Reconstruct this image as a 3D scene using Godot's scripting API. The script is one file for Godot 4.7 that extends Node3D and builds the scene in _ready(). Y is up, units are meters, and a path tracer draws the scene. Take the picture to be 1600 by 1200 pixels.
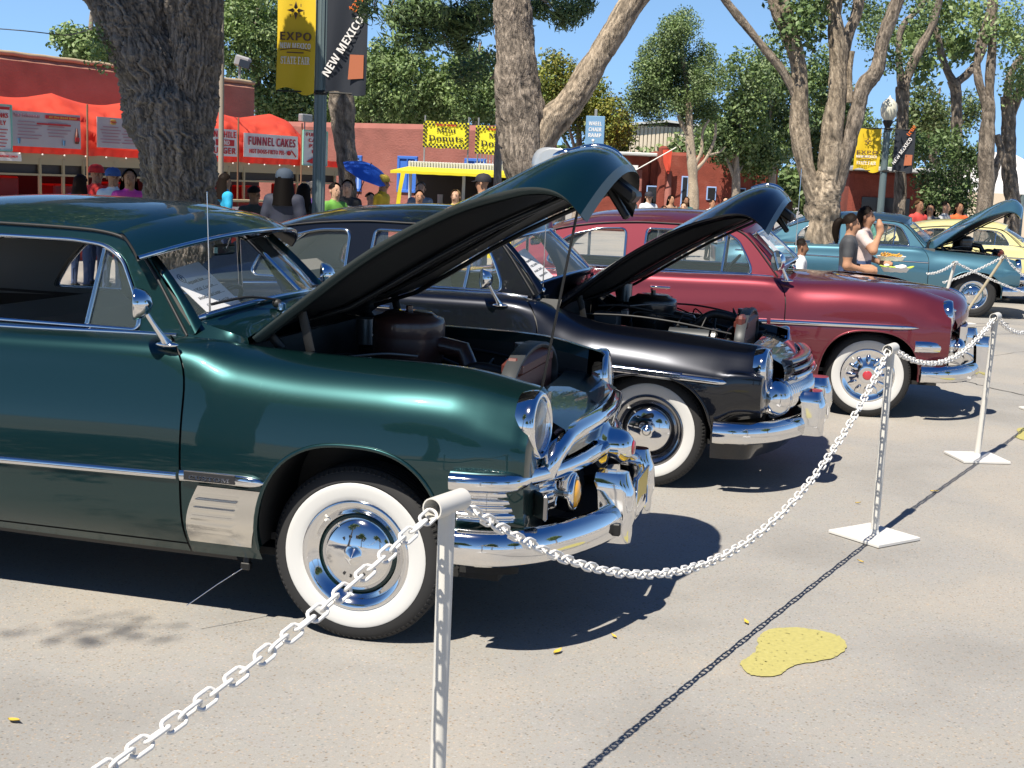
extends Node3D
# A row of 1950s cars on show behind a chain, on a fairground street.

class Geo:
	var v := PackedVector3Array()
	var n := PackedVector3Array()
	var uv := PackedVector2Array()
	var c := PackedColorArray()
	var ix := PackedInt32Array()
	var col := Color(1, 1, 1)
	var tinted := false

	func vert(p: Vector3, nn: Vector3, t := Vector2.ZERO) -> int:
		v.append(p)
		n.append(nn)
		uv.append(t)
		c.append(col)
		return v.size() - 1

	func tri(a: int, b: int, d: int) -> void:
		var g := (v[b] - v[a]).cross(v[d] - v[a])
		if g.length_squared() < 1e-16:
			return
		if g.dot(n[a] + n[b] + n[d]) > 0.0:
			ix.append_array(PackedInt32Array([a, d, b]))
		else:
			ix.append_array(PackedInt32Array([a, b, d]))

	func quad(a: int, b: int, d: int, e: int) -> void:
		tri(a, b, d)
		tri(a, d, e)

	# rows of points; smooth normals from differences; out hints which side is outside
	func grid(rows: Array, wrap_u := false, wrap_v := false, out := Vector3.ZERO, centre := Vector3.INF, skip = null) -> void:
		var nu := rows.size()
		var r0: PackedVector3Array = rows[0]
		var nv := r0.size()
		var base := v.size()
		var way := 0.0
		for i in nu:
			var row: PackedVector3Array = rows[i]
			var ip: PackedVector3Array = rows[(i + 1) % nu if wrap_u else mini(i + 1, nu - 1)]
			var im: PackedVector3Array = rows[(i - 1 + nu) % nu if wrap_u else maxi(i - 1, 0)]
			for j in nv:
				var jp := (j + 1) % nv if wrap_v else mini(j + 1, nv - 1)
				var jm := (j - 1 + nv) % nv if wrap_v else maxi(j - 1, 0)
				var nn := (ip[j] - im[j]).cross(row[jp] - row[jm])
				if nn.length_squared() < 1e-14:
					var i2: PackedVector3Array = rows[mini(i + 1, nu - 1)]
					var i3: PackedVector3Array = rows[maxi(i - 1, 0)]
					nn = (i2[jp] - i3[jp] + i2[jm] - i3[jm]).cross(i2[jp] - i2[jm] + i3[jp] - i3[jm])
				nn = nn.normalized()
				if out != Vector3.ZERO:
					way += nn.dot(out)
				elif centre != Vector3.INF:
					way += nn.dot((row[j] - centre).normalized())
				vert(row[j], nn, Vector2(float(j) / maxf(nv - 1, 1), float(i) / maxf(nu - 1, 1)))
		if way < 0.0:
			for i in range(base, v.size()):
				n[i] = -n[i]
		for i in (nu if wrap_u else nu - 1):
			for j in (nv if wrap_v else nv - 1):
				if skip != null and skip.call(i, j):
					continue
				var i2 := (i + 1) % nu
				var j2 := (j + 1) % nv
				quad(base + i * nv + j, base + i2 * nv + j, base + i2 * nv + j2, base + i * nv + j2)

	func flat(pts: PackedVector3Array, out := Vector3.ZERO) -> void:
		var nn := Vector3.ZERO
		for i in pts.size():
			nn += (pts[i] - pts[0]).cross(pts[(i + 1) % pts.size()] - pts[0])
		nn = nn.normalized()
		if nn.dot(out) < 0.0:
			nn = -nn
		var b := v.size()
		for i in pts.size():
			vert(pts[i], nn, Vector2(pts[i].x, pts[i].y))
		for i in range(1, pts.size() - 1):
			tri(b, b + i, b + i + 1)

	# fan over a closed loop with one smooth normal field
	func fan(pts: PackedVector3Array, centre: Vector3, out: Vector3) -> void:
		var b := v.size()
		vert(centre, out)
		for p in pts:
			vert(p, out)
		for i in pts.size():
			tri(b, b + 1 + i, b + 1 + (i + 1) % pts.size())

	func box(at: Vector3, s: Vector3, bev := 0.0, q := Basis.IDENTITY) -> void:
		var h := s * 0.5
		bev = minf(bev, minf(h.x, minf(h.y, h.z)) * 0.95)
		for ax in 3:
			for sg in [-1.0, 1.0]:
				var a := Vector3.ZERO
				var b := Vector3.ZERO
				var d := Vector3.ZERO
				a[ax] = sg
				b[(ax + 1) % 3] = 1.0
				d[(ax + 2) % 3] = 1.0
				var hb := h[(ax + 1) % 3] - bev
				var hd := h[(ax + 2) % 3] - bev
				var p := PackedVector3Array()
				for k in [[-1, -1], [1, -1], [1, 1], [-1, 1]]:
					p.append(at + q * (a * h[ax] + b * hb * k[0] + d * hd * k[1]))
				flat(p, q * a)
		if bev > 0.0:
			for ax in 3:
				for s1 in [-1.0, 1.0]:
					for s2 in [-1.0, 1.0]:
						var b := Vector3.ZERO
						var d := Vector3.ZERO
						var a := Vector3.ZERO
						a[ax] = 1.0
						b[(ax + 1) % 3] = s1
						d[(ax + 2) % 3] = s2
						var h1 := h[(ax + 1) % 3]
						var h2 := h[(ax + 2) % 3]
						var ha := h[ax] - bev
						flat(PackedVector3Array([at + q * (a * -ha + b * h1 + d * (h2 - bev)), at + q * (a * ha + b * h1 + d * (h2 - bev)), at + q * (a * ha + b * (h1 - bev) + d * h2), at + q * (a * -ha + b * (h1 - bev) + d * h2)]), q * (b + d))
			for sx in [-1.0, 1.0]:
				for sy in [-1.0, 1.0]:
					for sz in [-1.0, 1.0]:
						flat(PackedVector3Array([at + q * Vector3(sx * h.x, sy * (h.y - bev), sz * (h.z - bev)), at + q * Vector3(sx * (h.x - bev), sy * h.y, sz * (h.z - bev)), at + q * Vector3(sx * (h.x - bev), sy * (h.y - bev), sz * h.z)]), q * Vector3(sx, sy, sz))

	# round tube along a path; radii one number or one per point
	func tube(path: PackedVector3Array, radii, sides := 8, closed := false, caps := true, squash := 1.0, up := Vector3.UP) -> void:
		var rows := []
		var k := path.size()
		var side := Vector3.ZERO
		for i in k:
			var a := path[(i - 1 + k) % k] if closed else path[maxi(i - 1, 0)]
			var b := path[(i + 1) % k] if closed else path[mini(i + 1, k - 1)]
			var t := (b - a).normalized()
			if side == Vector3.ZERO:
				side = t.cross(up)
				if side.length() < 0.01:
					side = t.cross(Vector3.RIGHT)
			side = (side - t * side.dot(t)).normalized()
			var o := side.cross(t)
			var r: float = radii if not radii is Array and not radii is PackedFloat32Array else radii[i]
			var row := PackedVector3Array()
			for j in sides:
				var w := TAU * j / sides
				row.append(path[i] + (side * cos(w) + o * sin(w) * squash) * r)
			rows.append(row)
		var b0 := v.size()
		grid(rows, closed, true)
		var way := 0.0
		for i in k:
			for j in sides:
				way += n[b0 + i * sides + j].dot(v[b0 + i * sides + j] - path[i])
		if way < 0.0:
			for i in range(b0, v.size()):
				n[i] = -n[i]
		if caps and not closed:
			fan(rows[0], path[0], (path[0] - path[1]).normalized())
			fan(rows[k - 1], path[k - 1], (path[k - 1] - path[k - 2]).normalized())

	# profile of (radius, height) turned about an axis
	func lathe(prof: Array, segs := 24, x := Transform3D.IDENTITY, sharp := false) -> void:
		var parts := []
		if sharp:
			for i in prof.size() - 1:
				parts.append([prof[i], prof[i + 1]])
		else:
			parts.append(prof)
		for pr in parts:
			var rows := []
			for p in pr:
				var row := PackedVector3Array()
				for j in segs:
					var w := TAU * j / segs
					row.append(x * Vector3(p.x * cos(w), p.y, p.x * sin(w)))
				rows.append(row)
			var b := v.size()
			grid(rows, false, true)
			var ctr := Vector3.ZERO
			for p in prof:
				ctr += x * Vector3(0, p.y, 0) / prof.size()
			# consistent side: outward along the profile's left normal
			for i in pr.size():
				var p0: Vector2 = pr[maxi(i - 1, 0)]
				var p1: Vector2 = pr[mini(i + 1, pr.size() - 1)]
				var d := (p1 - p0).normalized()
				for j in segs:
					var w := TAU * j / segs
					var nn := x.basis * Vector3(d.y * cos(w), -d.x, d.y * sin(w))
					n[b + i * segs + j] = nn.normalized()

	# sweep a closed 2-D profile (across, up) along a path
	func sweep(path: PackedVector3Array, prof: Array, up := Vector3.UP, closed := false, caps := true, scales := PackedFloat32Array()) -> void:
		var k := path.size()
		var rows := []
		for i in k:
			var a := path[(i - 1 + k) % k] if closed else path[maxi(i - 1, 0)]
			var b := path[(i + 1) % k] if closed else path[mini(i + 1, k - 1)]
			var t := (b - a).normalized()
			var s := t.cross(up).normalized()
			var u := s.cross(t)
			var f := scales[i] if scales.size() else 1.0
			var row := PackedVector3Array()
			for p in prof:
				row.append(path[i] + s * p.x * f + u * p.y * f)
			rows.append(row)
		var b0 := v.size()
		grid(rows, closed, true)
		var m := prof.size()
		var way := 0.0
		for i in k:
			var mid := Vector3.ZERO
			for j in m:
				mid += v[b0 + i * m + j] / m
			for j in m:
				way += n[b0 + i * m + j].dot(v[b0 + i * m + j] - mid)
		if way < 0.0:
			for i in range(b0, v.size()):
				n[i] = -n[i]
		if caps and not closed:
			for e in [0, k - 1]:
				var mid := Vector3.ZERO
				var r: PackedVector3Array = rows[e]
				for p in r:
					mid += p / m
				fan(r, mid, (path[e] - path[1 if e == 0 else k - 2]).normalized())

	func ball(at: Vector3, r: Vector3, segs := 12, q := Basis.IDENTITY) -> void:
		var rings := maxi(segs / 2, 4)
		var b := v.size()
		for i in rings + 1:
			var a := PI * i / rings
			for j in segs:
				var w := TAU * j / segs
				var d := Vector3(sin(a) * cos(w), cos(a), sin(a) * sin(w))
				vert(at + q * (d * r), (q * (d / r)).normalized(), Vector2(float(j) / segs, float(i) / rings))
		for i in rings:
			for j in segs:
				var j2 := (j + 1) % segs
				quad(b + i * segs + j, b + (i + 1) * segs + j, b + (i + 1) * segs + j2, b + i * segs + j2)

	func fix() -> void:
		# put every triangle the way its normals look
		for k in range(0, ix.size(), 3):
			var a := ix[k]
			var b := ix[k + 1]
			var d := ix[k + 2]
			if (v[b] - v[a]).cross(v[d] - v[a]).dot(n[a] + n[b] + n[d]) > 0.0:
				ix[k + 1] = d
				ix[k + 2] = b

	func mesh(mat: Material = null) -> ArrayMesh:
		fix()
		var arr := []
		arr.resize(Mesh.ARRAY_MAX)
		arr[Mesh.ARRAY_VERTEX] = v
		arr[Mesh.ARRAY_NORMAL] = n
		arr[Mesh.ARRAY_TEX_UV] = uv
		if tinted:
			arr[Mesh.ARRAY_COLOR] = c
		arr[Mesh.ARRAY_INDEX] = ix
		var m := ArrayMesh.new()
		m.add_surface_from_arrays(Mesh.PRIMITIVE_TRIANGLES, arr)
		if mat:
			m.surface_set_material(0, mat)
		return m


var M := {}
var names := {}
var rng := RandomNumberGenerator.new()


func numbered(called: String) -> String:
	names[called] = names.get(called, -1) + 1
	return called if names[called] == 0 else "%s_%03d" % [called, names[called]]


func part(called: String, g: Geo, mat: Material, parent: Node, label := "") -> MeshInstance3D:
	var o := MeshInstance3D.new()
	o.name = called
	o.mesh = g.mesh(mat)
	parent.add_child(o, true)
	if label:
		o.set_meta("label", label)
	return o


func shared(called: String, m: Mesh, x: Transform3D, parent: Node) -> MeshInstance3D:
	var o := MeshInstance3D.new()
	o.name = called
	o.mesh = m
	o.transform = x
	parent.add_child(o, true)
	return o


func tag(o: Node, label: String, category: String, group := "") -> void:
	o.set_meta("label", label)
	o.set_meta("category", category)
	if group:
		o.set_meta("group", group)


func thing(called: String, label: String, category: String, x := Transform3D.IDENTITY, group := "") -> Node3D:
	var o := Node3D.new()
	o.name = numbered(called)
	o.transform = x
	add_child(o)
	tag(o, label, category, group)
	return o


func struct(called: String, g: Geo, mat: Material) -> MeshInstance3D:
	var o := part(numbered(called), g, mat, self)
	o.set_meta("kind", "structure")
	return o


func stuff(o: Node) -> Node:
	o.set_meta("kind", "stuff")
	return o


func lin(r: float, g: float, b: float) -> Color:
	return Color(r, g, b).linear_to_srgb()


func mat(c: Color, rough := 0.6, metal := 0.0, coat := 0.0) -> StandardMaterial3D:
	var m := StandardMaterial3D.new()
	m.albedo_color = c
	m.roughness = rough
	m.metallic = metal
	if coat > 0.0:
		m.clearcoat_enabled = true
		m.clearcoat = coat
		m.clearcoat_roughness = 0.03
	m.cull_mode = BaseMaterial3D.CULL_DISABLED
	return m


func noise(freq: float, kind := FastNoiseLite.TYPE_SIMPLEX_SMOOTH, oct := 4, sd := 1) -> FastNoiseLite:
	var f := FastNoiseLite.new()
	f.noise_type = kind
	f.frequency = freq
	f.fractal_octaves = oct
	f.seed = sd
	return f


func noise_tex(f: FastNoiseLite, size: int, stops: Array, cols: Array) -> NoiseTexture2D:
	var t := NoiseTexture2D.new()
	t.width = size
	t.height = size
	t.seamless = true
	t.noise = f
	if stops.size():
		var gr := Gradient.new()
		gr.offsets = PackedFloat32Array(stops)
		gr.colors = PackedColorArray(cols)
		t.color_ramp = gr
	return t


func tri_scale(m: StandardMaterial3D, per_metre: float) -> void:
	m.uv1_triplanar = true
	m.uv1_world_triplanar = true
	m.uv1_scale = Vector3.ONE * per_metre


# smooth value through a list of (x, value) pairs in rising x
func prof(a: Array, x: float) -> float:
	var k := a.size()
	if x <= a[0][0]:
		return a[0][1]
	if x >= a[k - 1][0]:
		return a[k - 1][1]
	var i := 0
	while x > a[i + 1][0]:
		i += 1
	var x0: float = a[i][0]
	var x1: float = a[i + 1][0]
	var y0: float = a[i][1]
	var y1: float = a[i + 1][1]
	var h := x1 - x0
	var d := (y1 - y0) / h
	var m0 := d
	var m1 := d
	if i > 0:
		var dp: float = (y0 - a[i - 1][1]) / (x0 - a[i - 1][0])
		m0 = 0.0 if dp * d <= 0.0 else 2.0 * dp * d / (dp + d)
	if i < k - 2:
		var dn: float = (a[i + 2][1] - y1) / (a[i + 2][0] - x1)
		m1 = 0.0 if dn * d <= 0.0 else 2.0 * dn * d / (dn + d)
	var t := (x - x0) / h
	return y0 * (2 * t * t * t - 3 * t * t + 1) + m0 * h * (t * t * t - 2 * t * t + t) + y1 * (-2 * t * t * t + 3 * t * t) + m1 * h * (t * t * t - t * t)


func spline(pts: Array, count: int) -> PackedVector3Array:
	var out := PackedVector3Array()
	var k := pts.size()
	for i in count:
		var u := float(i) / (count - 1) * (k - 1)
		var s := mini(int(u), k - 2)
		var t := u - s
		var a: Vector3 = pts[maxi(s - 1, 0)]
		var b: Vector3 = pts[s]
		var d: Vector3 = pts[s + 1]
		var e: Vector3 = pts[mini(s + 2, k - 1)]
		out.append(b.cubic_interpolate(d, a, e, t))
	return out


func ring_tube(c: Vector3, axis: Vector3, R: float, r: float, segs := 24, sides := 8, sy := 1.0) -> Geo:
	var g := Geo.new()
	var a := axis.normalized()
	var s := a.cross(Vector3.UP).normalized() if absf(a.y) < 0.9 else a.cross(Vector3.RIGHT).normalized()
	var u := s.cross(a)
	var p := PackedVector3Array()
	for i in segs:
		var w := TAU * i / segs
		p.append(c + (s * cos(w) + u * sin(w) * sy) * R)
	g.tube(p, r, sides, true, false, 1.0, a)
	return g


func lettering(text: String, height: float, mt: Material, parent: Node, x: Transform3D, serif := false, depth := 0.004, width := 0.0, bold := true) -> MeshInstance3D:
	var f := SystemFont.new()
	f.font_names = PackedStringArray(["Droid Serif" if serif else "Droid Sans"])
	f.font_weight = 700 if bold else 400
	var tm := TextMesh.new()
	tm.font = f
	tm.font_size = 32
	tm.pixel_size = height / 23.0
	tm.depth = depth
	tm.text = text
	tm.curve_step = 2.0
	tm.material = mt
	var o := MeshInstance3D.new()
	o.name = "lettering"
	o.mesh = tm
	if width > 0.0:
		var w := tm.get_aabb().size.x
		if w > 0.001:
			x = x * Transform3D(Basis.from_scale(Vector3(width / w, 1, 1)), Vector3.ZERO)
	o.transform = x
	parent.add_child(o, true)
	return o


const TREES := {
	"elm_trunk": [Vector4(-4.16, -0.1, -16.50, 0.511), Vector4(-4.16, 0.67, -16.50, 0.444), Vector4(-4.18, 1.37, -16.50, 0.424), Vector4(-4.24, 1.99, -16.50, 0.468), Vector4(-4.32, 2.49, -16.50, 0.507), Vector4(-4.33, 2.83, -16.50, 0.333), Vector4(-4.33, 3.02, -16.50, 0.095)],
	"elm_left": [Vector4(-4.25, 1.76, -16.50, 0.381), Vector4(-4.36, 2.29, -16.50, 0.444), Vector4(-4.50, 2.82, -16.50, 0.436), Vector4(-4.69, 3.34, -16.50, 0.420), Vector4(-4.91, 3.78, -16.50, 0.404), Vector4(-5.27, 4.65, -16.50, 0.349), Vector4(-5.72, 5.58, -16.50, 0.277)],
	"elm_right": [Vector4(-4.16, 1.76, -16.50, 0.333), Vector4(-4.11, 2.30, -16.50, 0.365), Vector4(-4.05, 2.92, -16.50, 0.325), Vector4(-4.02, 3.37, -16.50, 0.325), Vector4(-4.01, 3.82, -16.50, 0.333), Vector4(-3.91, 4.78, -16.50, 0.277), Vector4(-3.76, 5.95, -16.50, 0.222)],
	"slim": [Vector4(-2.85, -0.1, -22.00, 0.188), Vector4(-2.85, 1.24, -22.00, 0.164), Vector4(-2.83, 1.61, -22.00, 0.148), Vector4(-2.88, 2.23, -22.00, 0.169), Vector4(-2.95, 2.84, -22.00, 0.201), Vector4(-3.00, 3.49, -22.00, 0.180), Vector4(-3.06, 4.29, -22.00, 0.159), Vector4(-3.13, 5.28, -22.00, 0.137)],
	"fork": [Vector4(0.19, -0.1, -15.00, 0.323), Vector4(0.19, 1.44, -15.00, 0.281), Vector4(0.08, 1.86, -15.00, 0.259), Vector4(-0.02, 2.35, -15.00, 0.259), Vector4(-0.09, 2.83, -15.00, 0.231), Vector4(-0.15, 3.37, -15.00, 0.202), Vector4(-0.20, 3.85, -15.00, 0.187), Vector4(-0.27, 4.71, -15.00, 0.159), Vector4(-0.33, 5.44, -15.00, 0.123)],
	"fork_stem": [Vector4(0.15, 2.35, -15.00, 0.144), Vector4(0.06, 2.90, -15.00, 0.079), Vector4(0.00, 3.38, -15.00, 0.058), Vector4(-0.05, 3.85, -15.00, 0.050), Vector4(-0.11, 4.52, -15.00, 0.036)],
	"fork_branch": [Vector4(0.14, 2.11, -15.00, 0.180), Vector4(0.31, 2.42, -15.00, 0.166), Vector4(0.50, 2.63, -15.00, 0.151), Vector4(0.66, 2.90, -15.00, 0.144), Vector4(0.86, 3.25, -15.00, 0.137), Vector4(1.05, 3.60, -15.00, 0.130), Vector4(1.26, 3.94, -15.00, 0.130), Vector4(1.58, 4.53, -15.00, 0.108)],
	"cot_base": [Vector4(4.75, -0.1, -21.00, 0.337), Vector4(4.75, 1.34, -21.00, 0.293), Vector4(4.73, 1.74, -21.00, 0.283), Vector4(4.72, 1.99, -21.00, 0.202), Vector4(4.72, 2.20, -21.00, 0.071)],
	"cot_left": [Vector4(4.66, 1.61, -21.00, 0.202), Vector4(4.41, 2.15, -21.00, 0.141), Vector4(4.26, 2.77, -21.00, 0.146), Vector4(4.23, 3.31, -21.00, 0.136), Vector4(4.17, 3.72, -21.00, 0.121), Vector4(4.02, 4.12, -21.00, 0.126), Vector4(3.79, 4.65, -21.00, 0.156), Vector4(3.55, 5.30, -21.00, 0.131)],
	"cot_twig": [Vector4(4.18, 3.23, -21.00, 0.076), Vector4(3.94, 3.61, -21.00, 0.066), Vector4(3.66, 3.90, -21.00, 0.061), Vector4(3.28, 4.31, -21.00, 0.061), Vector4(2.94, 4.69, -21.00, 0.055), Vector4(2.64, 5.17, -21.00, 0.045)],
	"cot_mid": [Vector4(4.77, 1.64, -21.00, 0.202), Vector4(4.77, 2.23, -21.00, 0.182), Vector4(4.78, 2.79, -21.00, 0.161), Vector4(4.81, 3.34, -21.00, 0.146), Vector4(4.77, 3.88, -21.00, 0.131), Vector4(4.68, 4.50, -21.00, 0.116), Vector4(4.60, 5.25, -21.00, 0.101)],
	"cot_right": [Vector4(4.84, 1.73, -21.00, 0.151), Vector4(4.95, 2.11, -21.00, 0.131), Vector4(5.10, 2.81, -21.00, 0.126), Vector4(5.20, 3.37, -21.00, 0.121), Vector4(5.39, 3.69, -21.00, 0.111), Vector4(5.46, 4.18, -21.00, 0.096), Vector4(5.62, 4.73, -21.00, 0.101), Vector4(5.79, 5.30, -21.00, 0.086)],
	"cot_stub": [Vector4(5.00, 3.17, -21.00, 0.061), Vector4(4.97, 3.65, -21.00, 0.050), Vector4(4.98, 3.94, -21.00, 0.055)],
	"cot_dark": [Vector4(4.86, 3.65, -21.00, 0.071), Vector4(4.90, 4.13, -21.00, 0.086), Vector4(5.01, 4.51, -21.00, 0.096), Vector4(5.08, 5.08, -21.00, 0.081)],
	"mid_trunk": [Vector4(8.74, -0.1, -31.00, 0.163), Vector4(8.74, 1.57, -31.00, 0.142), Vector4(8.68, 2.59, -31.00, 0.134), Vector4(8.62, 3.59, -31.00, 0.142), Vector4(8.58, 4.23, -31.00, 0.149)],
	"mid_a": [Vector4(8.56, 4.16, -31.00, 0.089), Vector4(8.42, 4.94, -31.00, 0.067), Vector4(8.45, 5.54, -31.00, 0.067), Vector4(8.82, 6.01, -31.00, 0.060), Vector4(9.08, 6.58, -31.00, 0.052)],
	"mid_b": [Vector4(8.60, 4.16, -31.00, 0.104), Vector4(8.73, 4.67, -31.00, 0.104), Vector4(8.93, 5.17, -31.00, 0.104), Vector4(9.10, 5.53, -31.00, 0.089), Vector4(9.23, 6.16, -31.00, 0.074), Vector4(9.34, 6.86, -31.00, 0.067)],
	"far_trunk": [Vector4(10.69, -0.1, -33.00, 0.146), Vector4(10.69, 1.93, -33.00, 0.127), Vector4(10.54, 3.31, -33.00, 0.127), Vector4(10.44, 4.22, -33.00, 0.135), Vector4(10.34, 4.59, -33.00, 0.143)],
	"far_a": [Vector4(10.35, 4.52, -33.00, 0.095), Vector4(10.09, 4.96, -33.00, 0.079), Vector4(9.85, 5.60, -33.00, 0.079), Vector4(9.67, 6.02, -33.00, 0.063), Vector4(9.53, 6.73, -33.00, 0.055)],
	"far_b": [Vector4(10.41, 4.52, -33.00, 0.095), Vector4(10.69, 4.79, -33.00, 0.087), Vector4(10.96, 5.22, -33.00, 0.079), Vector4(11.05, 6.05, -33.00, 0.071), Vector4(11.04, 6.94, -33.00, 0.063)],
	"edge_trunk": [Vector4(9.30, -0.1, -27.00, 0.179), Vector4(9.30, 1.93, -27.00, 0.156), Vector4(9.24, 2.68, -27.00, 0.156), Vector4(9.22, 3.43, -27.00, 0.143), Vector4(9.16, 3.80, -27.00, 0.130)],
	"edge_a": [Vector4(9.18, 3.56, -27.00, 0.091), Vector4(8.97, 4.04, -27.00, 0.078), Vector4(8.89, 4.41, -27.00, 0.071), Vector4(8.91, 4.90, -27.00, 0.065), Vector4(9.03, 5.40, -27.00, 0.058), Vector4(9.00, 6.13, -27.00, 0.052)],
	"edge_b": [Vector4(9.20, 3.68, -27.00, 0.091), Vector4(9.17, 4.30, -27.00, 0.091), Vector4(9.14, 5.04, -27.00, 0.084), Vector4(9.08, 5.89, -27.00, 0.078)],
	"last_trunk": [Vector4(10.61, -0.1, -29.00, 0.192), Vector4(10.61, 1.55, -29.00, 0.167), Vector4(10.43, 2.50, -29.00, 0.153), Vector4(10.33, 3.44, -29.00, 0.146), Vector4(10.23, 3.97, -29.00, 0.125)],
	"last_a": [Vector4(10.33, 3.44, -29.00, 0.105), Vector4(10.48, 3.98, -29.00, 0.098), Vector4(10.60, 4.38, -29.00, 0.091), Vector4(10.71, 5.05, -29.00, 0.084)],
	"last_b": [Vector4(10.26, 3.84, -29.00, 0.091), Vector4(10.29, 4.44, -29.00, 0.077), Vector4(10.50, 4.78, -29.00, 0.070), Vector4(10.76, 5.19, -29.00, 0.063)],
	"lean_branch": [Vector4(9.69, 1.67, -28.00, 0.087), Vector4(9.77, 2.33, -28.00, 0.094), Vector4(9.88, 2.73, -28.00, 0.087), Vector4(9.77, 3.11, -28.00, 0.074)],
	"juniper_trunk": [Vector4(4.89, -0.1, -38.00, 0.178), Vector4(4.89, 1.27, -38.00, 0.155), Vector4(4.82, 2.16, -38.00, 0.137), Vector4(4.68, 3.13, -38.00, 0.119), Vector4(4.59, 4.01, -38.00, 0.100), Vector4(4.42, 4.96, -38.00, 0.073), Vector4(4.23, 5.82, -38.00, 0.046)],
	"juniper_limb": [Vector4(4.64, 3.18, -38.00, 0.073), Vector4(4.45, 3.47, -38.00, 0.064), Vector4(4.32, 3.73, -38.00, 0.055)],
	"dead_a": [Vector4(4.89, 2.43, -38.00, 0.055), Vector4(5.03, 2.77, -38.00, 0.046), Vector4(5.03, 3.32, -38.00, 0.037), Vector4(5.19, 3.64, -38.00, 0.027)],
	"dead_b": [Vector4(4.90, 2.22, -38.00, 0.055), Vector4(5.20, 2.62, -38.00, 0.046), Vector4(5.38, 3.16, -38.00, 0.037), Vector4(5.37, 3.56, -38.00, 0.027)],
	"dead_c": [Vector4(5.23, 2.67, -38.00, 0.037), Vector4(5.52, 2.76, -38.00, 0.027), Vector4(5.69, 2.91, -38.00, 0.018)],
	"pole": [Vector4(-5.35, -0.1, -24.00, 0.053), Vector4(-5.35, 3.01, -24.00, 0.046), Vector4(-5.36, 4.00, -24.00, 0.046), Vector4(-5.38, 5.08, -24.00, 0.040)],
	"hedge0": [[-14.49, 5.59, -44.00, 0.76, 0.30], [-14.08, 5.25, -44.00, 0.93, 0.34], [-13.25, 5.48, -44.00, 0.85, 0.51]],
	"hedge1": [[-9.19, 6.14, -44.80, 1.29, 1.51], [-8.44, 4.83, -46.00, 1.11, 1.55], [-9.36, 7.03, -47.20, 1.13, 0.91]],
	"hedge2": [[-7.47, 3.85, -46.80, 1.24, 1.01], [-8.56, 3.42, -48.00, 0.92, 0.92], [-6.95, 5.13, -49.20, 1.18, 1.18]],
	"hedge3": [[-4.95, 4.54, -45.80, 1.32, 1.10], [-4.67, 5.60, -47.00, 1.02, 0.68], [-5.88, 3.99, -48.20, 1.16, 0.93]],
	"hedge4": [[-3.48, 4.73, -47.80, 1.38, 1.19], [-2.97, 4.27, -49.00, 1.41, 0.94], [-4.22, 4.04, -50.20, 1.21, 0.84]],
	"hedge5": [[-1.58, 4.72, -44.80, 1.08, 1.08], [-1.06, 4.19, -46.00, 0.88, 0.88], [-2.03, 5.51, -47.20, 0.68, 0.57]],
	"gold": [[1.21, 5.73, -54.40, 0.94, 1.10], [2.27, 4.86, -56.00, 1.35, 1.35], [0.85, 4.75, -57.60, 1.11, 1.11], [3.44, 4.23, -55.20, 1.06, 1.06], [3.97, 3.66, -56.80, 0.76, 0.76]],
	"juniper": [[4.04, 5.90, -37.50, 0.47, 0.47], [3.80, 5.32, -38.00, 0.73, 0.62], [4.68, 5.33, -38.50, 0.74, 0.63], [3.42, 4.59, -37.75, 0.62, 0.54], [4.30, 4.62, -38.25, 0.92, 0.62], [5.02, 4.60, -37.50, 0.54, 0.61], [3.77, 3.97, -38.00, 0.80, 0.44], [4.91, 3.92, -38.50, 0.70, 0.48], [3.24, 4.06, -37.75, 0.44, 0.36], [4.38, 6.16, -38.25, 0.48, 0.44]],
	"bgjun1": [[7.60, 5.26, -47.00, 0.95, 1.26], [7.52, 3.88, -48.00, 1.15, 1.15], [8.32, 3.04, -49.00, 1.18, 0.85], [6.80, 3.50, -47.50, 0.87, 0.78]],
	"bgjun2": [[8.80, 6.01, -49.00, 0.85, 1.18], [9.57, 4.51, -50.00, 1.06, 1.44], [9.24, 3.36, -51.00, 0.98, 0.98]],
	"bgjun3": [[10.98, 5.79, -51.00, 0.98, 1.23], [12.04, 4.47, -52.00, 1.00, 1.50], [11.32, 3.98, -53.00, 0.92, 1.27], [12.71, 3.76, -51.50, 0.89, 1.24]],
	"cotleaf": [[4.14, 4.32, -20.90, 0.38, 0.34], [4.40, 4.10, -21.50, 0.25, 0.21], [4.61, 4.73, -22.10, 0.42, 0.28], [4.65, 4.90, -21.20, 0.61, 0.24], [3.93, 4.96, -21.80, 0.31, 0.21]],
	"midleaf": [[7.32, 5.10, -29.00, 0.42, 0.36], [7.90, 5.44, -30.00, 0.49, 0.43], [7.59, 5.82, -31.00, 0.45, 0.30], [8.15, 5.66, -29.50, 0.57, 0.34], [8.27, 4.73, -30.50, 0.29, 0.23], [7.50, 4.52, -29.00, 0.22, 0.20]],
	"farleaf": [[9.18, 4.89, -31.80, 0.40, 0.40], [9.25, 5.53, -33.00, 0.48, 0.38], [10.21, 5.84, -34.20, 0.56, 0.49], [9.85, 6.15, -32.40, 0.69, 0.40], [10.68, 5.49, -33.60, 0.42, 0.39], [9.18, 4.56, -31.80, 0.28, 0.21]],
	"edgeleaf": [[9.24, 5.16, -27.00, 0.52, 0.52], [9.96, 4.80, -28.00, 0.48, 0.59], [9.50, 5.59, -29.00, 0.47, 0.36], [9.91, 5.37, -27.50, 0.53, 0.53], [10.27, 4.20, -28.50, 0.36, 0.41]],
	"palebg": [[15.54, 5.01, -52.80, 0.91, 1.01], [15.48, 4.07, -54.00, 0.88, 1.04], [16.93, 4.30, -55.20, 0.80, 1.06], [17.59, 5.25, -53.40, 0.56, 0.77]],
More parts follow.
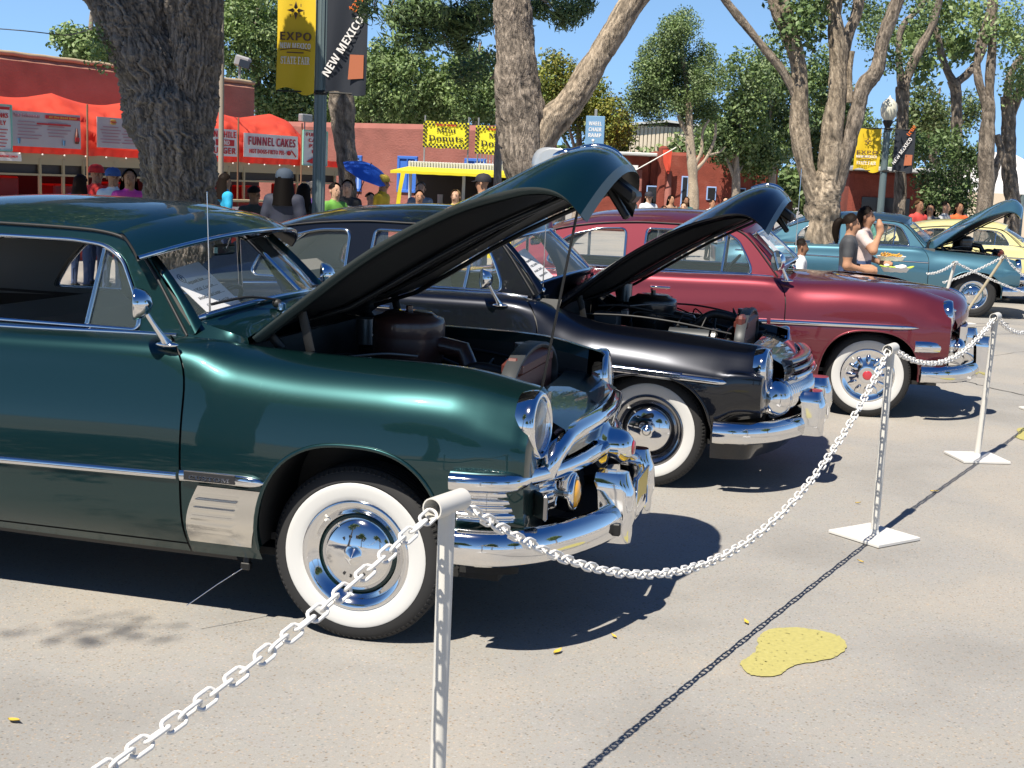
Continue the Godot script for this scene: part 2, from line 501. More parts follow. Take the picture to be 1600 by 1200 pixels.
	"shrub": [[9.46, 2.82, -30.20, 0.46, 0.41], [9.98, 2.35, -31.00, 0.57, 0.51], [9.65, 2.19, -31.80, 0.43, 0.37], [9.98, 1.78, -30.60, 0.50, 0.35], [9.19, 2.88, -31.40, 0.33, 0.27], [10.05, 2.70, -30.20, 0.32, 0.26], [9.65, 1.68, -31.00, 0.45, 0.30]],
	"pine": [[-1.32, 3.66, -16.20, 0.34, 0.12], [-0.95, 3.69, -17.00, 0.33, 0.13], [-1.82, 3.73, -17.80, 0.22, 0.12], [-0.70, 3.81, -16.60, 0.32, 0.13], [-0.84, 3.46, -17.40, 0.17, 0.08], [-1.22, 3.38, -16.20, 0.16, 0.08], [-1.06, 3.51, -17.00, 0.20, 0.08], [0.20, 4.02, -17.80, 0.29, 0.12], [0.46, 3.77, -16.60, 0.18, 0.07], [0.64, 3.99, -17.40, 0.15, 0.08], [-1.47, 3.39, -16.20, 0.11, 0.06], [-1.91, 3.80, -17.00, 0.20, 0.10], [-0.54, 3.77, -17.80, 0.21, 0.10]],
	"hang": [[-0.85, 3.63, -23.60, 0.27, 0.18], [-1.07, 3.50, -24.00, 0.21, 0.14], [-0.65, 3.84, -24.40, 0.16, 0.16]],
}


func _ready() -> void:
	rng.seed = 7
	# camera
	var cam := Camera3D.new()
	cam.name = "camera"
	cam.fov = 32.165
	cam.near = 0.05
	cam.far = 1500.0
	cam.basis = Basis(Vector3(1, 0, 0), -0.15330) * Basis(Vector3(0, 0, 1), 0.0436)
	cam.position = Vector3(0, 1.7956, 0)
	add_child(cam)
	cam.current = true
	# sky
	var env := Environment.new()
	env.background_mode = Environment.BG_SKY
	var sm := ProceduralSkyMaterial.new()
	sm.sky_top_color = lin(0.008, 0.042, 0.16)
	sm.sky_horizon_color = lin(0.28, 0.50, 0.80)
	sm.sky_curve = 0.2
	sm.ground_bottom_color = Color(0.30, 0.28, 0.26)
	sm.ground_horizon_color = Color(0.55, 0.60, 0.66)
	sm.sun_angle_max = 1.0
	sm.sky_energy_multiplier = 1.0
	sm.energy_multiplier = 1.0
	var sky := Sky.new()
	sky.sky_material = sm
	env.sky = sky
	env.ambient_light_source = Environment.AMBIENT_SOURCE_SKY
	env.tonemap_mode = Environment.TONE_MAPPER_LINEAR
	env.tonemap_exposure = 1.62
	env.sdfgi_enabled = true
	env.ssao_enabled = true
	env.ssil_enabled = true
	var we := WorldEnvironment.new()
	we.name = "world"
	we.environment = env
	add_child(we)
	# sun, high behind the camera's left shoulder
	var sun := DirectionalLight3D.new()
	sun.name = "sun"
	sun.light_energy = 1.6
	sun.light_color = Color(1.0, 0.965, 0.905)
	sun.light_angular_distance = 0.5
	sun.shadow_enabled = true
	sun.look_at_from_position(Vector3.ZERO, Vector3(0.34, -1.0, -0.554), Vector3.UP)
	add_child(sun)
	materials()
	ground()
	setting()
	all_cars()
	barrier()
	people()
	details()


func metal_paint(c: Color, metal := 0.75, rough := 0.42) -> StandardMaterial3D:
	var m := mat(c, rough, metal, 1.0)
	m.clearcoat_roughness = 0.02
	return m


func materials() -> void:
	M.paint_green = metal_paint(lin(0.0045, 0.033, 0.0355), 0.75, 0.345)
	M.paint_black = metal_paint(lin(0.002, 0.0035, 0.0085), 0.6, 0.29)
	M.paint_red = metal_paint(lin(0.165, 0.022, 0.034), 0.65, 0.41)
	M.paint_teal = metal_paint(lin(0.065, 0.17, 0.23), 0.6, 0.40)
	M.paint_roof = metal_paint(lin(0.03, 0.06, 0.09), 0.4, 0.35)
	M.paint_yellow = mat(lin(0.66, 0.60, 0.27), 0.4, 0.0, 1.0)
	M.chrome = mat(lin(0.78, 0.78, 0.79), 0.06, 1.0)
	M.dark_chrome = mat(lin(0.30, 0.30, 0.31), 0.12, 1.0)
	M.shield = mat(lin(0.74, 0.72, 0.68), 0.16, 1.0)
	M.mirror = mat(lin(0.85, 0.86, 0.88), 0.01, 1.0)
	M.rubber = mat(lin(0.018, 0.018, 0.019), 0.75)
	M.whitewall = mat(lin(0.56, 0.56, 0.55), 0.5)
	M.rim_green = M.paint_green
	M.rim_black = M.paint_black
	M.rim_red = M.paint_red
	M.rim_plain = M.paint_teal
	M.badge_red = mat(lin(0.45, 0.03, 0.04), 0.2, 0.0, 1.0)
	M.white_paint = mat(lin(0.78, 0.77, 0.73), 0.45)
	M.trim_dark = mat(lin(0.012, 0.012, 0.013), 0.55)
	M.underbody = mat(lin(0.010, 0.010, 0.010), 0.85)
	M.underhood = mat(lin(0.022, 0.024, 0.026), 0.36, 0.4)
	M.engine = mat(lin(0.012, 0.013, 0.014), 0.45)
	M.black_iron = mat(lin(0.02, 0.02, 0.02), 0.4, 0.4)
	M.bright_iron = mat(lin(0.25, 0.25, 0.25), 0.3, 0.8)
	M.hose = mat(lin(0.02, 0.02, 0.02), 0.5)
	M.grey_frame = mat(lin(0.055, 0.06, 0.065), 0.5, 0.3)
	M.radiator = mat(lin(0.10, 0.025, 0.02), 0.5)
	M.cleaner_green = mat(lin(0.055, 0.022, 0.018), 0.4, 0.0, 0.5)
	M.cleaner_black = mat(lin(0.012, 0.012, 0.012), 0.3, 0.0, 0.6)
	M.cleaner_plain = M.cleaner_black
	M.flange = mat(lin(0.045, 0.062, 0.062), 0.4, 0.2, 0.5)
	M.lining = mat(lin(0.07, 0.07, 0.068), 0.9)
	M.headliner = mat(lin(0.26, 0.255, 0.24), 0.9)
	M.seat = mat(lin(0.17, 0.165, 0.155), 0.85)
	M.wheel_rim = mat(lin(0.02, 0.02, 0.02), 0.3)
	M.amber = mat(lin(0.75, 0.36, 0.02), 0.15, 0.0, 1.0)
	M.plate_yellow = mat(lin(0.70, 0.48, 0.05), 0.4)
	M.plaque_dark = mat(lin(0.03, 0.03, 0.032), 0.4, 0.3)
	M.ink = mat(lin(0.02, 0.02, 0.02), 0.5)
	M.fin = mat(lin(0.45, 0.47, 0.48), 0.2, 0.3, 1.0)
	var gl := mat(Color(0.75, 0.83, 0.80, 0.06), 0.02)
	gl.transparency = BaseMaterial3D.TRANSPARENCY_ALPHA
	M.glass = gl
	var ln := mat(Color(0.9, 0.92, 0.94, 0.10), 0.05)
	ln.transparency = BaseMaterial3D.TRANSPARENCY_ALPHA
	M.lens = ln
	M.pole_grey = mat(lin(0.30, 0.31, 0.32), 0.5, 0.4)
	M.pole_green = mat(lin(0.15, 0.20, 0.21), 0.4, 0.3)
	M.pole_rust = mat(lin(0.22, 0.12, 0.07), 0.7)
	M.wood_pole = mat(lin(0.30, 0.26, 0.21), 0.9)
	M.globe = mat(lin(0.62, 0.60, 0.50), 0.3)
	M.pale_metal = mat(lin(0.55, 0.56, 0.55), 0.5, 0.2)
	M.sign_white = mat(lin(0.76, 0.74, 0.73), 0.6)
	M.sign_grey = mat(lin(0.50, 0.44, 0.46), 0.6)
	M.sign_red = mat(lin(0.58, 0.02, 0.025), 0.6)
	M.sign_maroon = mat(lin(0.36, 0.02, 0.05), 0.6)
	M.sign_rose = mat(lin(0.42, 0.18, 0.22), 0.6)
	M.sign_gold = mat(lin(0.70, 0.45, 0.05), 0.6)
	M.sign_blue = mat(lin(0.16, 0.31, 0.50), 0.5)
	M.cup_blue = mat(lin(0.08, 0.22, 0.42), 0.5)
	M.edge_green = mat(lin(0.25, 0.55, 0.45), 0.6)
	M.navy = mat(lin(0.02, 0.03, 0.10), 0.7)
	M.donut_yellow = mat(lin(0.72, 0.66, 0.03), 0.6)
	M.banner_yellow = mat(lin(0.66, 0.46, 0.012), 0.6)
	M.banner_yellow.backlight_enabled = true
	M.banner_yellow.backlight = Color(0.2, 0.15, 0.0)
	M.banner_black = mat(lin(0.014, 0.018, 0.028), 0.55)
	M.banner_orange = mat(lin(0.66, 0.14, 0.02), 0.6)
	M.banner_rust = mat(lin(0.42, 0.13, 0.06), 0.6)
	M.print_brown = mat(lin(0.10, 0.055, 0.03), 0.6)
	M.chain_white = mat(lin(0.70, 0.69, 0.67), 0.42)
	M.post_white = mat(lin(0.58, 0.565, 0.525), 0.5)
	M.base_white = mat(lin(0.62, 0.61, 0.585), 0.6)
	M.post_tan = mat(lin(0.42, 0.36, 0.25), 0.6)
	M.paper = mat(lin(0.78, 0.78, 0.80), 0.7)
	M.pencil = mat(lin(0.08, 0.08, 0.10), 0.7)
	var pm := mat(Color.WHITE, 0.8)
	pm.albedo_texture = noise_tex(noise(0.022, FastNoiseLite.TYPE_SIMPLEX_SMOOTH, 6, 61), 1024, [0.0, 0.175, 0.18, 0.6, 1.0], [Color(0.7, 0.62, 0.3, 0.0), Color(0.7, 0.62, 0.3, 0.0), lin(0.36, 0.33, 0.12), lin(0.40, 0.36, 0.12), lin(0.42, 0.385, 0.16)])
	pm.transparency = BaseMaterial3D.TRANSPARENCY_ALPHA_SCISSOR
	pm.alpha_scissor_threshold = 0.5
	tri_scale(pm, 1.7)
	M.paint_mark = pm


# ---------------------------------------------------------------- setting

func ground() -> void:
	var im := Image.create(1024, 1024, false, Image.FORMAT_RGB8)
	var hm := Image.create(1024, 1024, false, Image.FORMAT_L8)
	var f1 := noise(0.012, FastNoiseLite.TYPE_SIMPLEX_SMOOTH, 3, 3)
	var r := RandomNumberGenerator.new()
	r.seed = 11
	var base := PackedFloat32Array()
	base.resize(1024 * 1024)
	for i in base.size():
		base[i] = 0.60 + 0.06 * (r.randf() - 0.5)
	# stones of the aggregate
	var tone := PackedFloat32Array()
	tone.resize(1024 * 1024)
	for k in 34000:
		var cx := r.randi_range(0, 1023)
		var cy := r.randi_range(0, 1023)
		var rad := r.randf_range(0.6, 2.1)
		var d := r.randf_range(-0.075, 0.06)
		if r.randf() < 0.10:
			d = -0.13
		var warm := r.randf_range(-0.02, 0.05)
		var n := int(ceil(rad))
		for y in range(-n, n + 1):
			for x in range(-n, n + 1):
				if x * x + y * y <= rad * rad:
					var id := ((cy + y) & 1023) * 1024 + ((cx + x) & 1023)
					base[id] = 0.60 + d
					tone[id] = warm
	for y in 1024:
		for x in 1024:
			var b := base[y * 1024 + x]
			var w := tone[y * 1024 + x]
			im.set_pixel(x, y, Color(b + 0.004 + w, b, b - 0.012 - w))
			hm.set_pixel(x, y, Color(b, b, b))
	var m := mat(Color(1, 1, 1), 0.88)
	m.albedo_texture = ImageTexture.create_from_image(im)
	m.heightmap_enabled = true
	m.heightmap_texture = ImageTexture.create_from_image(hm)
	m.heightmap_scale = 0.35
	tri_scale(m, 1.0 / 2.3)
	m.detail_enabled = true
	m.detail_blend_mode = BaseMaterial3D.BLEND_MODE_MUL
	m.detail_uv_layer = BaseMaterial3D.DETAIL_UV_2
	m.uv2_triplanar = true
	m.uv2_world_triplanar = true
	m.uv2_scale = Vector3.ONE / 11.0
	var g1 := 0.99
	m.detail_albedo = noise_tex(noise(0.006, FastNoiseLite.TYPE_SIMPLEX_SMOOTH, 6, 5), 1024, [0.0, 0.28, 0.42, 0.55, 0.7, 1.0], [Color(0.86, 0.855, 0.85), Color(0.91, 0.905, 0.90), Color(0.945, 0.94, 0.935), Color(0.955, 0.945, 0.93), Color(0.985, 0.965, 0.94), Color(1.0, 0.985, 0.965)])
	var g := Geo.new()
	g.flat(PackedVector3Array([Vector3(-500, 0, -700), Vector3(500, 0, -700), Vector3(500, 0, 300), Vector3(-500, 0, 300)]), Vector3.UP)
	struct("ground", g, m)
	# grass strip and pale walk behind the row, seen through the side windows
	var gr := Geo.new()
	gr.flat(PackedVector3Array([Vector3(-10.5, 0.10, -14.5), Vector3(-1.2, 0.10, -15.5), Vector3(-1.0, 0.10, -17.3), Vector3(-12.5, 0.10, -17.3)]), Vector3.UP)
	struct("verge", gr, mat(lin(0.06, 0.09, 0.025), 0.95))
	var wk := Geo.new()
	wk.box(Vector3(-6.3, 0.05, -14.3), Vector3(10.5, 0.10, 0.18), 0.02)
	struct("kerb", wk, mat(lin(0.42, 0.40, 0.37), 0.85))
	var cr := Geo.new()
	for p in [[Vector3(4.05, 0, -13.5), Vector3(4.45, 0, -13.1), Vector3(4.77, 0, -12.3), Vector3(5.6, 0, -11.2)], [Vector3(4.09, 0, -13.43), Vector3(4.6, 0, -13.85), Vector3(5.2, 0, -14.9), Vector3(6.4, 0, -16.2)], [Vector3(5.06, 0, -13.07), Vector3(5.8, 0, -13.6), Vector3(7.4, 0, -14.1)]]:
		var s := spline(p, 30)
		var a := PackedVector3Array()
		var b := PackedVector3Array()
		for i in s.size():
			var o := Vector3(rng.randf_range(-0.02, 0.02), 0.004, rng.randf_range(-0.02, 0.02))
			a.append(s[i] + o + Vector3(-0.008, 0, 0.004))
			b.append(s[i] + o + Vector3(0.008, 0, -0.004))
		cr.grid([a, b], false, false, Vector3.UP)
	struct("pavement_crack", cr, mat(lin(0.06, 0.058, 0.055), 0.9))


func bark_mat(dark: Color, light: Color, seed_n: int, deep: float, per_m: float) -> StandardMaterial3D:
	var w := 512
	var im := Image.create(w, w, false, Image.FORMAT_RGB8)
	var hm := Image.create(w, w, false, Image.FORMAT_L8)
	var a := noise(0.02, FastNoiseLite.TYPE_SIMPLEX_SMOOTH, 3, seed_n)
	a.fractal_type = FastNoiseLite.FRACTAL_RIDGED
	var b := noise(0.05, FastNoiseLite.TYPE_SIMPLEX_SMOOTH, 4, seed_n + 1)
	for y in w:
		for x in w:
			var u := float(x) / w * TAU
			var v := float(y) / w * TAU
			# torus lookup keeps the picture seamless
			var p := Vector3(cos(u) * 260.0, sin(u) * 260.0, 0)
			var q := a.get_noise_3d(p.x + sin(v) * 46.0, p.y + cos(v) * 46.0, sin(v) * 30.0)
			var t := b.get_noise_3d(p.x * 1.6 + sin(v) * 120.0, p.y * 1.6, cos(v) * 120.0)
			var h := clampf(0.55 - q * 0.55 + t * 0.25, 0.0, 1.0)
			hm.set_pixel(x, y, Color(h, h, h))
			im.set_pixel(x, y, dark.lerp(light, clampf(h * 1.15 + t * 0.12, 0, 1)))
	var m := mat(Color.WHITE, 0.95)
	m.albedo_texture = ImageTexture.create_from_image(im)
	m.heightmap_enabled = true
	m.heightmap_texture = ImageTexture.create_from_image(hm)
	m.heightmap_scale = deep
	m.uv1_triplanar = true
	m.uv1_scale = Vector3.ONE * per_m
	m.vertex_color_use_as_albedo = true
	return m


func limb(parent: Node, called: String, pts: Array, m: Material, sides := 20, per := 10, rough := 0.06, furrow := 0.0) -> void:
	var k := pts.size()
	var g := Geo.new()
	var rows := []
	var n := (k - 1) * per
	var nz := noise(1.3, FastNoiseLite.TYPE_SIMPLEX_SMOOTH, 3, 21)
	var fz := noise(1.0, FastNoiseLite.TYPE_SIMPLEX_SMOOTH, 3, 22)
	fz.fractal_type = FastNoiseLite.FRACTAL_RIDGED
	var side := Vector3.ZERO
	var tone := PackedFloat32Array()
	var cs := PackedVector3Array()
	var rs := PackedFloat32Array()
	for i in n + 1:
		var u := float(i) / per
		var s := mini(int(u), k - 2)
		var t := u - s
		var a: Vector4 = pts[maxi(s - 1, 0)]
		var b: Vector4 = pts[s]
		var d: Vector4 = pts[s + 1]
		var e: Vector4 = pts[mini(s + 2, k - 1)]
		cs.append(Vector3(b.x, b.y, b.z).cubic_interpolate(Vector3(d.x, d.y, d.z), Vector3(a.x, a.y, a.z), Vector3(e.x, e.y, e.z), t))
		rs.append(lerpf(b.w, d.w, t * t * (3 - 2 * t)))
	for i in n + 1:
		var t := (cs[mini(i + 1, n)] - cs[maxi(i - 1, 0)]).normalized()
		if side == Vector3.ZERO:
			side = t.cross(Vector3.FORWARD).normalized()
		side = (side - t * side.dot(t)).normalized()
		var o := side.cross(t)
		var row := PackedVector3Array()
		for j in sides:
			var w := TAU * j / sides
			var d := side * cos(w) + o * sin(w)
			var p := cs[i] + d * rs[i]
			var h := nz.get_noise_3dv(p * 1.2) * rough * rs[i] * 2.0
			if furrow > 0.0:
				# long plates with deep cracks between them, wandering up the trunk
				var q := Vector3(cos(w) * 7.0, p.y * 0.9, sin(w) * 7.0)
				q.x += nz.get_noise_3d(p.x, p.y * 3.0, p.z) * 1.2
				var rg := 0.35 - fz.get_noise_3dv(q)
				h += rg * furrow + nz.get_noise_3dv(p * 9.0) * furrow * 0.35
				tone.append(clampf(0.62 + rg * 0.85 + 0.2 * nz.get_noise_3dv(p * 5.0), 0.16, 1.15))
			row.append(p + d * h)
		rows.append(row)
	g.grid(rows, false, true, Vector3.ZERO, cs[n / 2])
	var way := 0.0
	for i in n + 1:
		for j in sides:
			way += g.n[i * sides + j].dot(g.v[i * sides + j] - cs[i])
	if way < 0.0:
		for i in g.n.size():
			g.n[i] = -g.n[i]
	if tone.size():
		# ridges weathered pale, cracks dark brown
		g.tinted = true
		for i in tone.size():
			g.c[i] = Color(tone[i], tone[i] * 0.985, tone[i] * 0.965)
	g.fan(rows[n], cs[n], Vector3.UP)
	part(called, g, m, parent)


func leaf_mesh(key: String, count: int, rad: float, size: float, m: Material, needle := false) -> ArrayMesh:
	if M.has("leaf_" + key):
		return M["leaf_" + key]
	var g := Geo.new()
	var r := RandomNumberGenerator.new()
	r.seed = 5 + count
	for i in count:
		var d := Vector3(r.randfn(), r.randfn(), r.randfn()).normalized()
		var p := d * rad * pow(r.randf(), 0.45)
		var up := (d + Vector3(r.randfn(), r.randfn() + 0.4, r.randfn()) * 0.6).normalized()
		var s := up.cross(Vector3(r.randfn(), r.randfn(), r.randfn())).normalized()
		var f := up.cross(s)
		var L := size * r.randf_range(0.7, 1.35)
		var W := L * (0.12 if needle else 0.30)
		var b := g.v.size()
		g.vert(p - s * L * 0.5, up)
		g.vert(p + f * W + up * L * 0.08, (up + f * 0.35).normalized())
		g.vert(p + s * L * 0.5, up)
		g.vert(p - f * W + up * L * 0.08, (up - f * 0.35).normalized())
		g.quad(b, b + 1, b + 2, b + 3)
	M["leaf_" + key] = g.mesh(m)
	return M["leaf_" + key]


# leaf clumps spread through the crown's lobes, thin in places so the sky shows
func crown(parent: Node, lobes: Array, mesh: ArrayMesh, per_m2: float, cols: Array, deep := 1.0, gap := 0.0, sd := 1, scale := 1.0) -> MultiMeshInstance3D:
	var r := RandomNumberGenerator.new()
	r.seed = 100 + sd
	var nz := noise(0.55, FastNoiseLite.TYPE_SIMPLEX_SMOOTH, 2, sd)
	var xs: Array[Transform3D] = []
	var cs := PackedColorArray()
	for L in lobes:
		var c := Vector3(L[0], L[1], L[2])
		var rx: float = L[3]
		var ry: float = L[4]
		var count := int(per_m2 * (rx * ry + rx * rx) * 6.5)
		for i in count:
			var d := Vector3(r.randfn(), r.randfn(), r.randfn()).normalized()
			var q := pow(r.randf(), 0.38)
			var p := c + Vector3(d.x * rx, d.y * ry, d.z * rx * deep) * q * (1.0 + 0.22 * nz.get_noise_3dv((c + d * rx) * 1.5))
			if nz.get_noise_3dv(p * 1.7) < gap - 0.35:
				continue
			var b := Basis(Vector3(r.randfn(), r.randfn(), r.randfn()).normalized(), r.randf() * TAU)
			xs.append(Transform3D(b.scaled(Vector3.ONE * r.randf_range(0.7, 1.25) * scale), p))
			var cc: Color = cols[r.randi() % cols.size()]
			var v := 0.82 + 0.36 * r.randf() + 0.25 * nz.get_noise_3dv(p * 0.8)
			cs.append(Color(cc.r * v, cc.g * v, cc.b * v))
	var mm := MultiMesh.new()
	mm.transform_format = MultiMesh.TRANSFORM_3D
	mm.use_colors = true
	mm.mesh = mesh
	mm.instance_count = xs.size()
	for i in xs.size():
		mm.set_instance_transform(i, xs[i])
		mm.set_instance_color(i, cs[i])
	var o := MultiMeshInstance3D.new()
	o.name = "crown"
	o.multimesh = mm
	parent.add_child(o, true)
	stuff(o)
	return o


func leaf_material(trans: float) -> StandardMaterial3D:
	var m := mat(Color.WHITE, 0.55)
	m.vertex_color_use_as_albedo = true
	m.backlight_enabled = true
	m.backlight = Color(trans, trans * 1.15, trans * 0.5)
	return m


func simple_trunk(parent: Node, lobes: Array, m: Material, r0: float) -> void:
	var c := Vector3.ZERO
	for L in lobes:
		c += Vector3(L[0], L[1], L[2]) / lobes.size()
	var pts := [Vector4(c.x, -0.1, c.z, r0 * 1.3), Vector4(c.x + 0.1, c.y * 0.4, c.z, r0), Vector4(c.x - 0.1, c.y, c.z, r0 * 0.6), Vector4(c.x, c.y * 1.3, c.z, r0 * 0.2)]
	limb(parent, "trunk", pts, m, 10, 5)
	for L in lobes:
		limb(parent, "branch", [Vector4(c.x, c.y * 0.55, c.z, r0 * 0.5), Vector4(lerpf(c.x, L[0], 0.6), lerpf(c.y * 0.6, L[1], 0.6), lerpf(c.z, L[2], 0.6), r0 * 0.3), Vector4(L[0], L[1] + L[4] * 0.4, L[2], r0 * 0.08)], m, 6, 4)


func trees() -> void:
	var bark := bark_mat(Color(0.44, 0.41, 0.385), Color(0.66, 0.63, 0.59), 3, 2.2, 0.9)
	var bark_pale := bark_mat(Color(0.58, 0.52, 0.45), Color(0.88, 0.82, 0.73), 9, 2.0, 1.6)
	var bark_grey := bark_mat(Color(0.47, 0.43, 0.39), Color(0.80, 0.745, 0.68), 15, 2.5, 1.4)
	var lm := leaf_material(0.5)
	var big := leaf_mesh("big", 16, 0.42, 0.22, lm)
	var mid := leaf_mesh("mid", 18, 0.30, 0.13, lm)
	var small := leaf_mesh("small", 20, 0.22, 0.085, lm)
	var spray := leaf_mesh("spray", 26, 0.26, 0.15, leaf_material(0.25), true)
	var green := [Color(0.16, 0.235, 0.085), Color(0.19, 0.27, 0.095), Color(0.13, 0.20, 0.075), Color(0.22, 0.29, 0.12)]
	var dark := [Color(0.075, 0.125, 0.045), Color(0.10, 0.155, 0.055), Color(0.12, 0.185, 0.065)]
	var jun := [Color(0.14, 0.21, 0.075), Color(0.17, 0.24, 0.08), Color(0.11, 0.17, 0.07), Color(0.18, 0.24, 0.11)]
	var gold := [Color(0.20, 0.22, 0.04), Color(0.15, 0.20, 0.045), Color(0.26, 0.25, 0.05)]
	var pale := [Color(0.13, 0.18, 0.07), Color(0.10, 0.155, 0.05), Color(0.16, 0.20, 0.09)]
	# big elm behind the green coupe
	var t := thing("elm_tree", "massive forked elm with dark furrowed bark behind the green coupe", "tree")
	limb(t, "trunk", TREES.elm_trunk, bark, 170, 44, 0.10, 0.052)
	limb(t, "branch", TREES.elm_left, bark, 140, 36, 0.12, 0.05)
	limb(t, "branch", TREES.elm_right, bark, 130, 36, 0.12, 0.046)
	limb(t, "branch", [Vector4(-5.3, 4.7, -16.5, 0.3), Vector4(-6.2, 6.2, -15.6, 0.22), Vector4(-7.0, 7.8, -14.2, 0.1)], bark, 14, 8)
	limb(t, "branch", [Vector4(-3.95, 4.8, -16.5, 0.28), Vector4(-3.2, 6.4, -15.4, 0.2), Vector4(-2.4, 8.2, -14.0, 0.1)], bark, 14, 8)
	crown(t, [[-6.0, 6.9, -14.3, 1.5, 1.1], [-6.9, 8.3, -13.4, 1.6, 1.2], [-7.6, 7.4, -15.6, 1.5, 1.0], [-5.9, 10.2, -16.5, 1.2, 0.8], [-2.0, 8.6, -15.0, 1.1, 0.7]], mid, 12, green, 1.0, 0.05, 1)
	crown(t, [[-5.05, 3.05, -16.15, 0.14, 0.3]], small, 60, green, 1.0, 0.0, 2, 0.6)
	t = thing("slim_tree", "slim leaning trunk between the black banner and the red wall", "tree")
	limb(t, "trunk", TREES.slim, bark_grey, 24, 14, 0.12, 0.012)
	crown(t, [[-3.2, 6.4, -22, 1.6, 1.0], [-2.2, 7.0, -21.6, 1.4, 0.9], [-4.2, 7.0, -22.4, 1.4, 0.9]], mid, 12, green, 1.0, 0.1, 3)
	# forked tree in the middle
	t = thing("forked_tree", "tall grey barked tree with a pale limb reaching right behind the hoods", "tree")
	limb(t, "trunk", TREES.fork, bark_grey, 60, 22, 0.12, 0.02)
	limb(t, "trunk_stem", TREES.fork_stem, bark_grey, 20, 14, 0.12, 0.01)
	limb(t, "branch", TREES.fork_branch, bark_pale, 40, 16, 0.10, 0.012)
	crown(t, [[-0.9, 6.5, -15.6, 1.6, 0.9], [0.9, 6.8, -15.4, 1.6, 0.8], [2.2, 6.2, -14.4, 1.2, 0.8]], mid, 10, green, 1.0, 0.1, 4)
	# pine boughs hanging into the top of the view
	t = thing("pine_tree", "dark pine with long needles hanging over the yellow banner stand", "tree")
	limb(t, "trunk", [Vector4(-5.0, -0.1, -19.6, 0.26), Vector4(-5.0, 3.0, -19.5, 0.22), Vector4(-4.8, 5.6, -19.2, 0.18), Vector4(-4.6, 8.0, -19.0, 0.08)], bark, 16, 8)
	limb(t, "branch", [Vector4(-4.8, 5.6, -19.2, 0.10), Vector4(-2.2, 5.1, -17.9, 0.05), Vector4(-1.0, 4.15, -17.1, 0.025)], bark, 8, 6)
	limb(t, "branch", [Vector4(-2.2, 5.0, -17.9, 0.05), Vector4(-0.6, 4.6, -17.2, 0.03), Vector4(0.9, 4.15, -16.8, 0.015)], bark, 8, 6)
	for q in TREES.pine:
		var p := Vector3(q[0], q[1], q[2])
		limb(t, "twig", [Vector4(lerpf(p.x, -1.6, 0.5), p.y + 0.45, p.z - 0.3, 0.016), Vector4(p.x, p.y + 0.05, p.z, 0.009), Vector4(p.x + 0.12, p.y - 0.18, p.z, 0.004)], bark, 5, 5)
	crown(t, TREES.pine, spray, 90, dark, 1.2, 0.18, 5, 0.62)
	t = thing("hanging_bough", "dark drooping bough beside the middle trunk above the striped banners", "tree")
	limb(t, "branch", [Vector4(-0.1, 4.2, -21.6, 0.07), Vector4(-0.4, 3.6, -22.6, 0.05), Vector4(-0.62, 3.5, -24.0, 0.02)], bark, 8, 6)
	limb(t, "trunk", [Vector4(-0.32, -0.1, -24.6, 0.09), Vector4(-0.42, 1.6, -24.5, 0.075), Vector4(-0.40, 2.9, -24.4, 0.07), Vector4(-0.1, 4.3, -21.6, 0.06)], bark, 10, 8)
	crown(t, TREES.hang, small, 30, dark, 1.0, 0.05, 6)
	# cottonwood cluster on the right
	t = thing("cottonwood", "many stemmed cottonwood with pale bark beyond the maroon car", "tree")
	limb(t, "trunk", TREES.cot_base, bark_pale, 50, 24, 0.15, 0.02)
	limb(t, "trunk_stem", TREES.cot_left, bark_pale, 36, 14, 0.12, 0.012)
	limb(t, "trunk_stem", TREES.cot_mid, bark_pale, 36, 14, 0.12, 0.014)
	limb(t, "trunk_stem", TREES.cot_right, bark_grey, 32, 14, 0.12, 0.012)
	limb(t, "trunk_stem", TREES.cot_dark, bark_grey, 20, 12, 0.12, 0.01)
	limb(t, "dead_stub", TREES.cot_stub, bark_pale, 16, 10, 0.15, 0.01)
	limb(t, "branch", TREES.cot_twig, bark_grey, 16, 12, 0.12, 0.006)
	crown(t, TREES.cotleaf, small, 22, dark, 1.0, 0.12, 7)
	crown(t, [[2.6, 6.0, -23, 1.6, 0.7], [4.0, 6.4, -24, 1.6, 0.8], [6.2, 6.6, -25.5, 1.4, 0.8]], mid, 8, green, 1.0, 0.1, 8)
	for q in [["mid", "grey trunk tree rising behind the far lamp post", ["mid_trunk", "mid_a", "mid_b"]], ["far", "forked dark tree left of the far right trunks", ["far_trunk", "far_a", "far_b"]], ["edge", "twisting tree with pale lower trunk left of the last trunk", ["edge_trunk", "edge_a", "edge_b", "lean_branch"]]]:
		t = thing("street_tree", q[1], "tree")
		for i in q[2].size():
			limb(t, "trunk" if i == 0 else "branch", TREES[q[2][i]], bark_grey, 22, 12, 0.14, 0.012)
		crown(t, TREES[q[0] + "leaf"], small if q[0] != "far" else mid, 16, green if q[0] != "mid" else dark, 1.0, 0.14, 9 + q[0].length())
	t = thing("street_tree", "dark trunked tree at the right edge beside the last lamp", "tree")
	for i in 3:
		limb(t, "trunk" if i == 0 else "branch", TREES[["last_trunk", "last_a", "last_b"][i]], bark_grey, 22, 12, 0.14, 0.012)
	crown(t, [[11.0, 4.6, -29.2, 0.7, 0.5], [11.6, 5.2, -28.6, 0.8, 0.5]], mid, 14, green, 1.0, 0.1, 14)
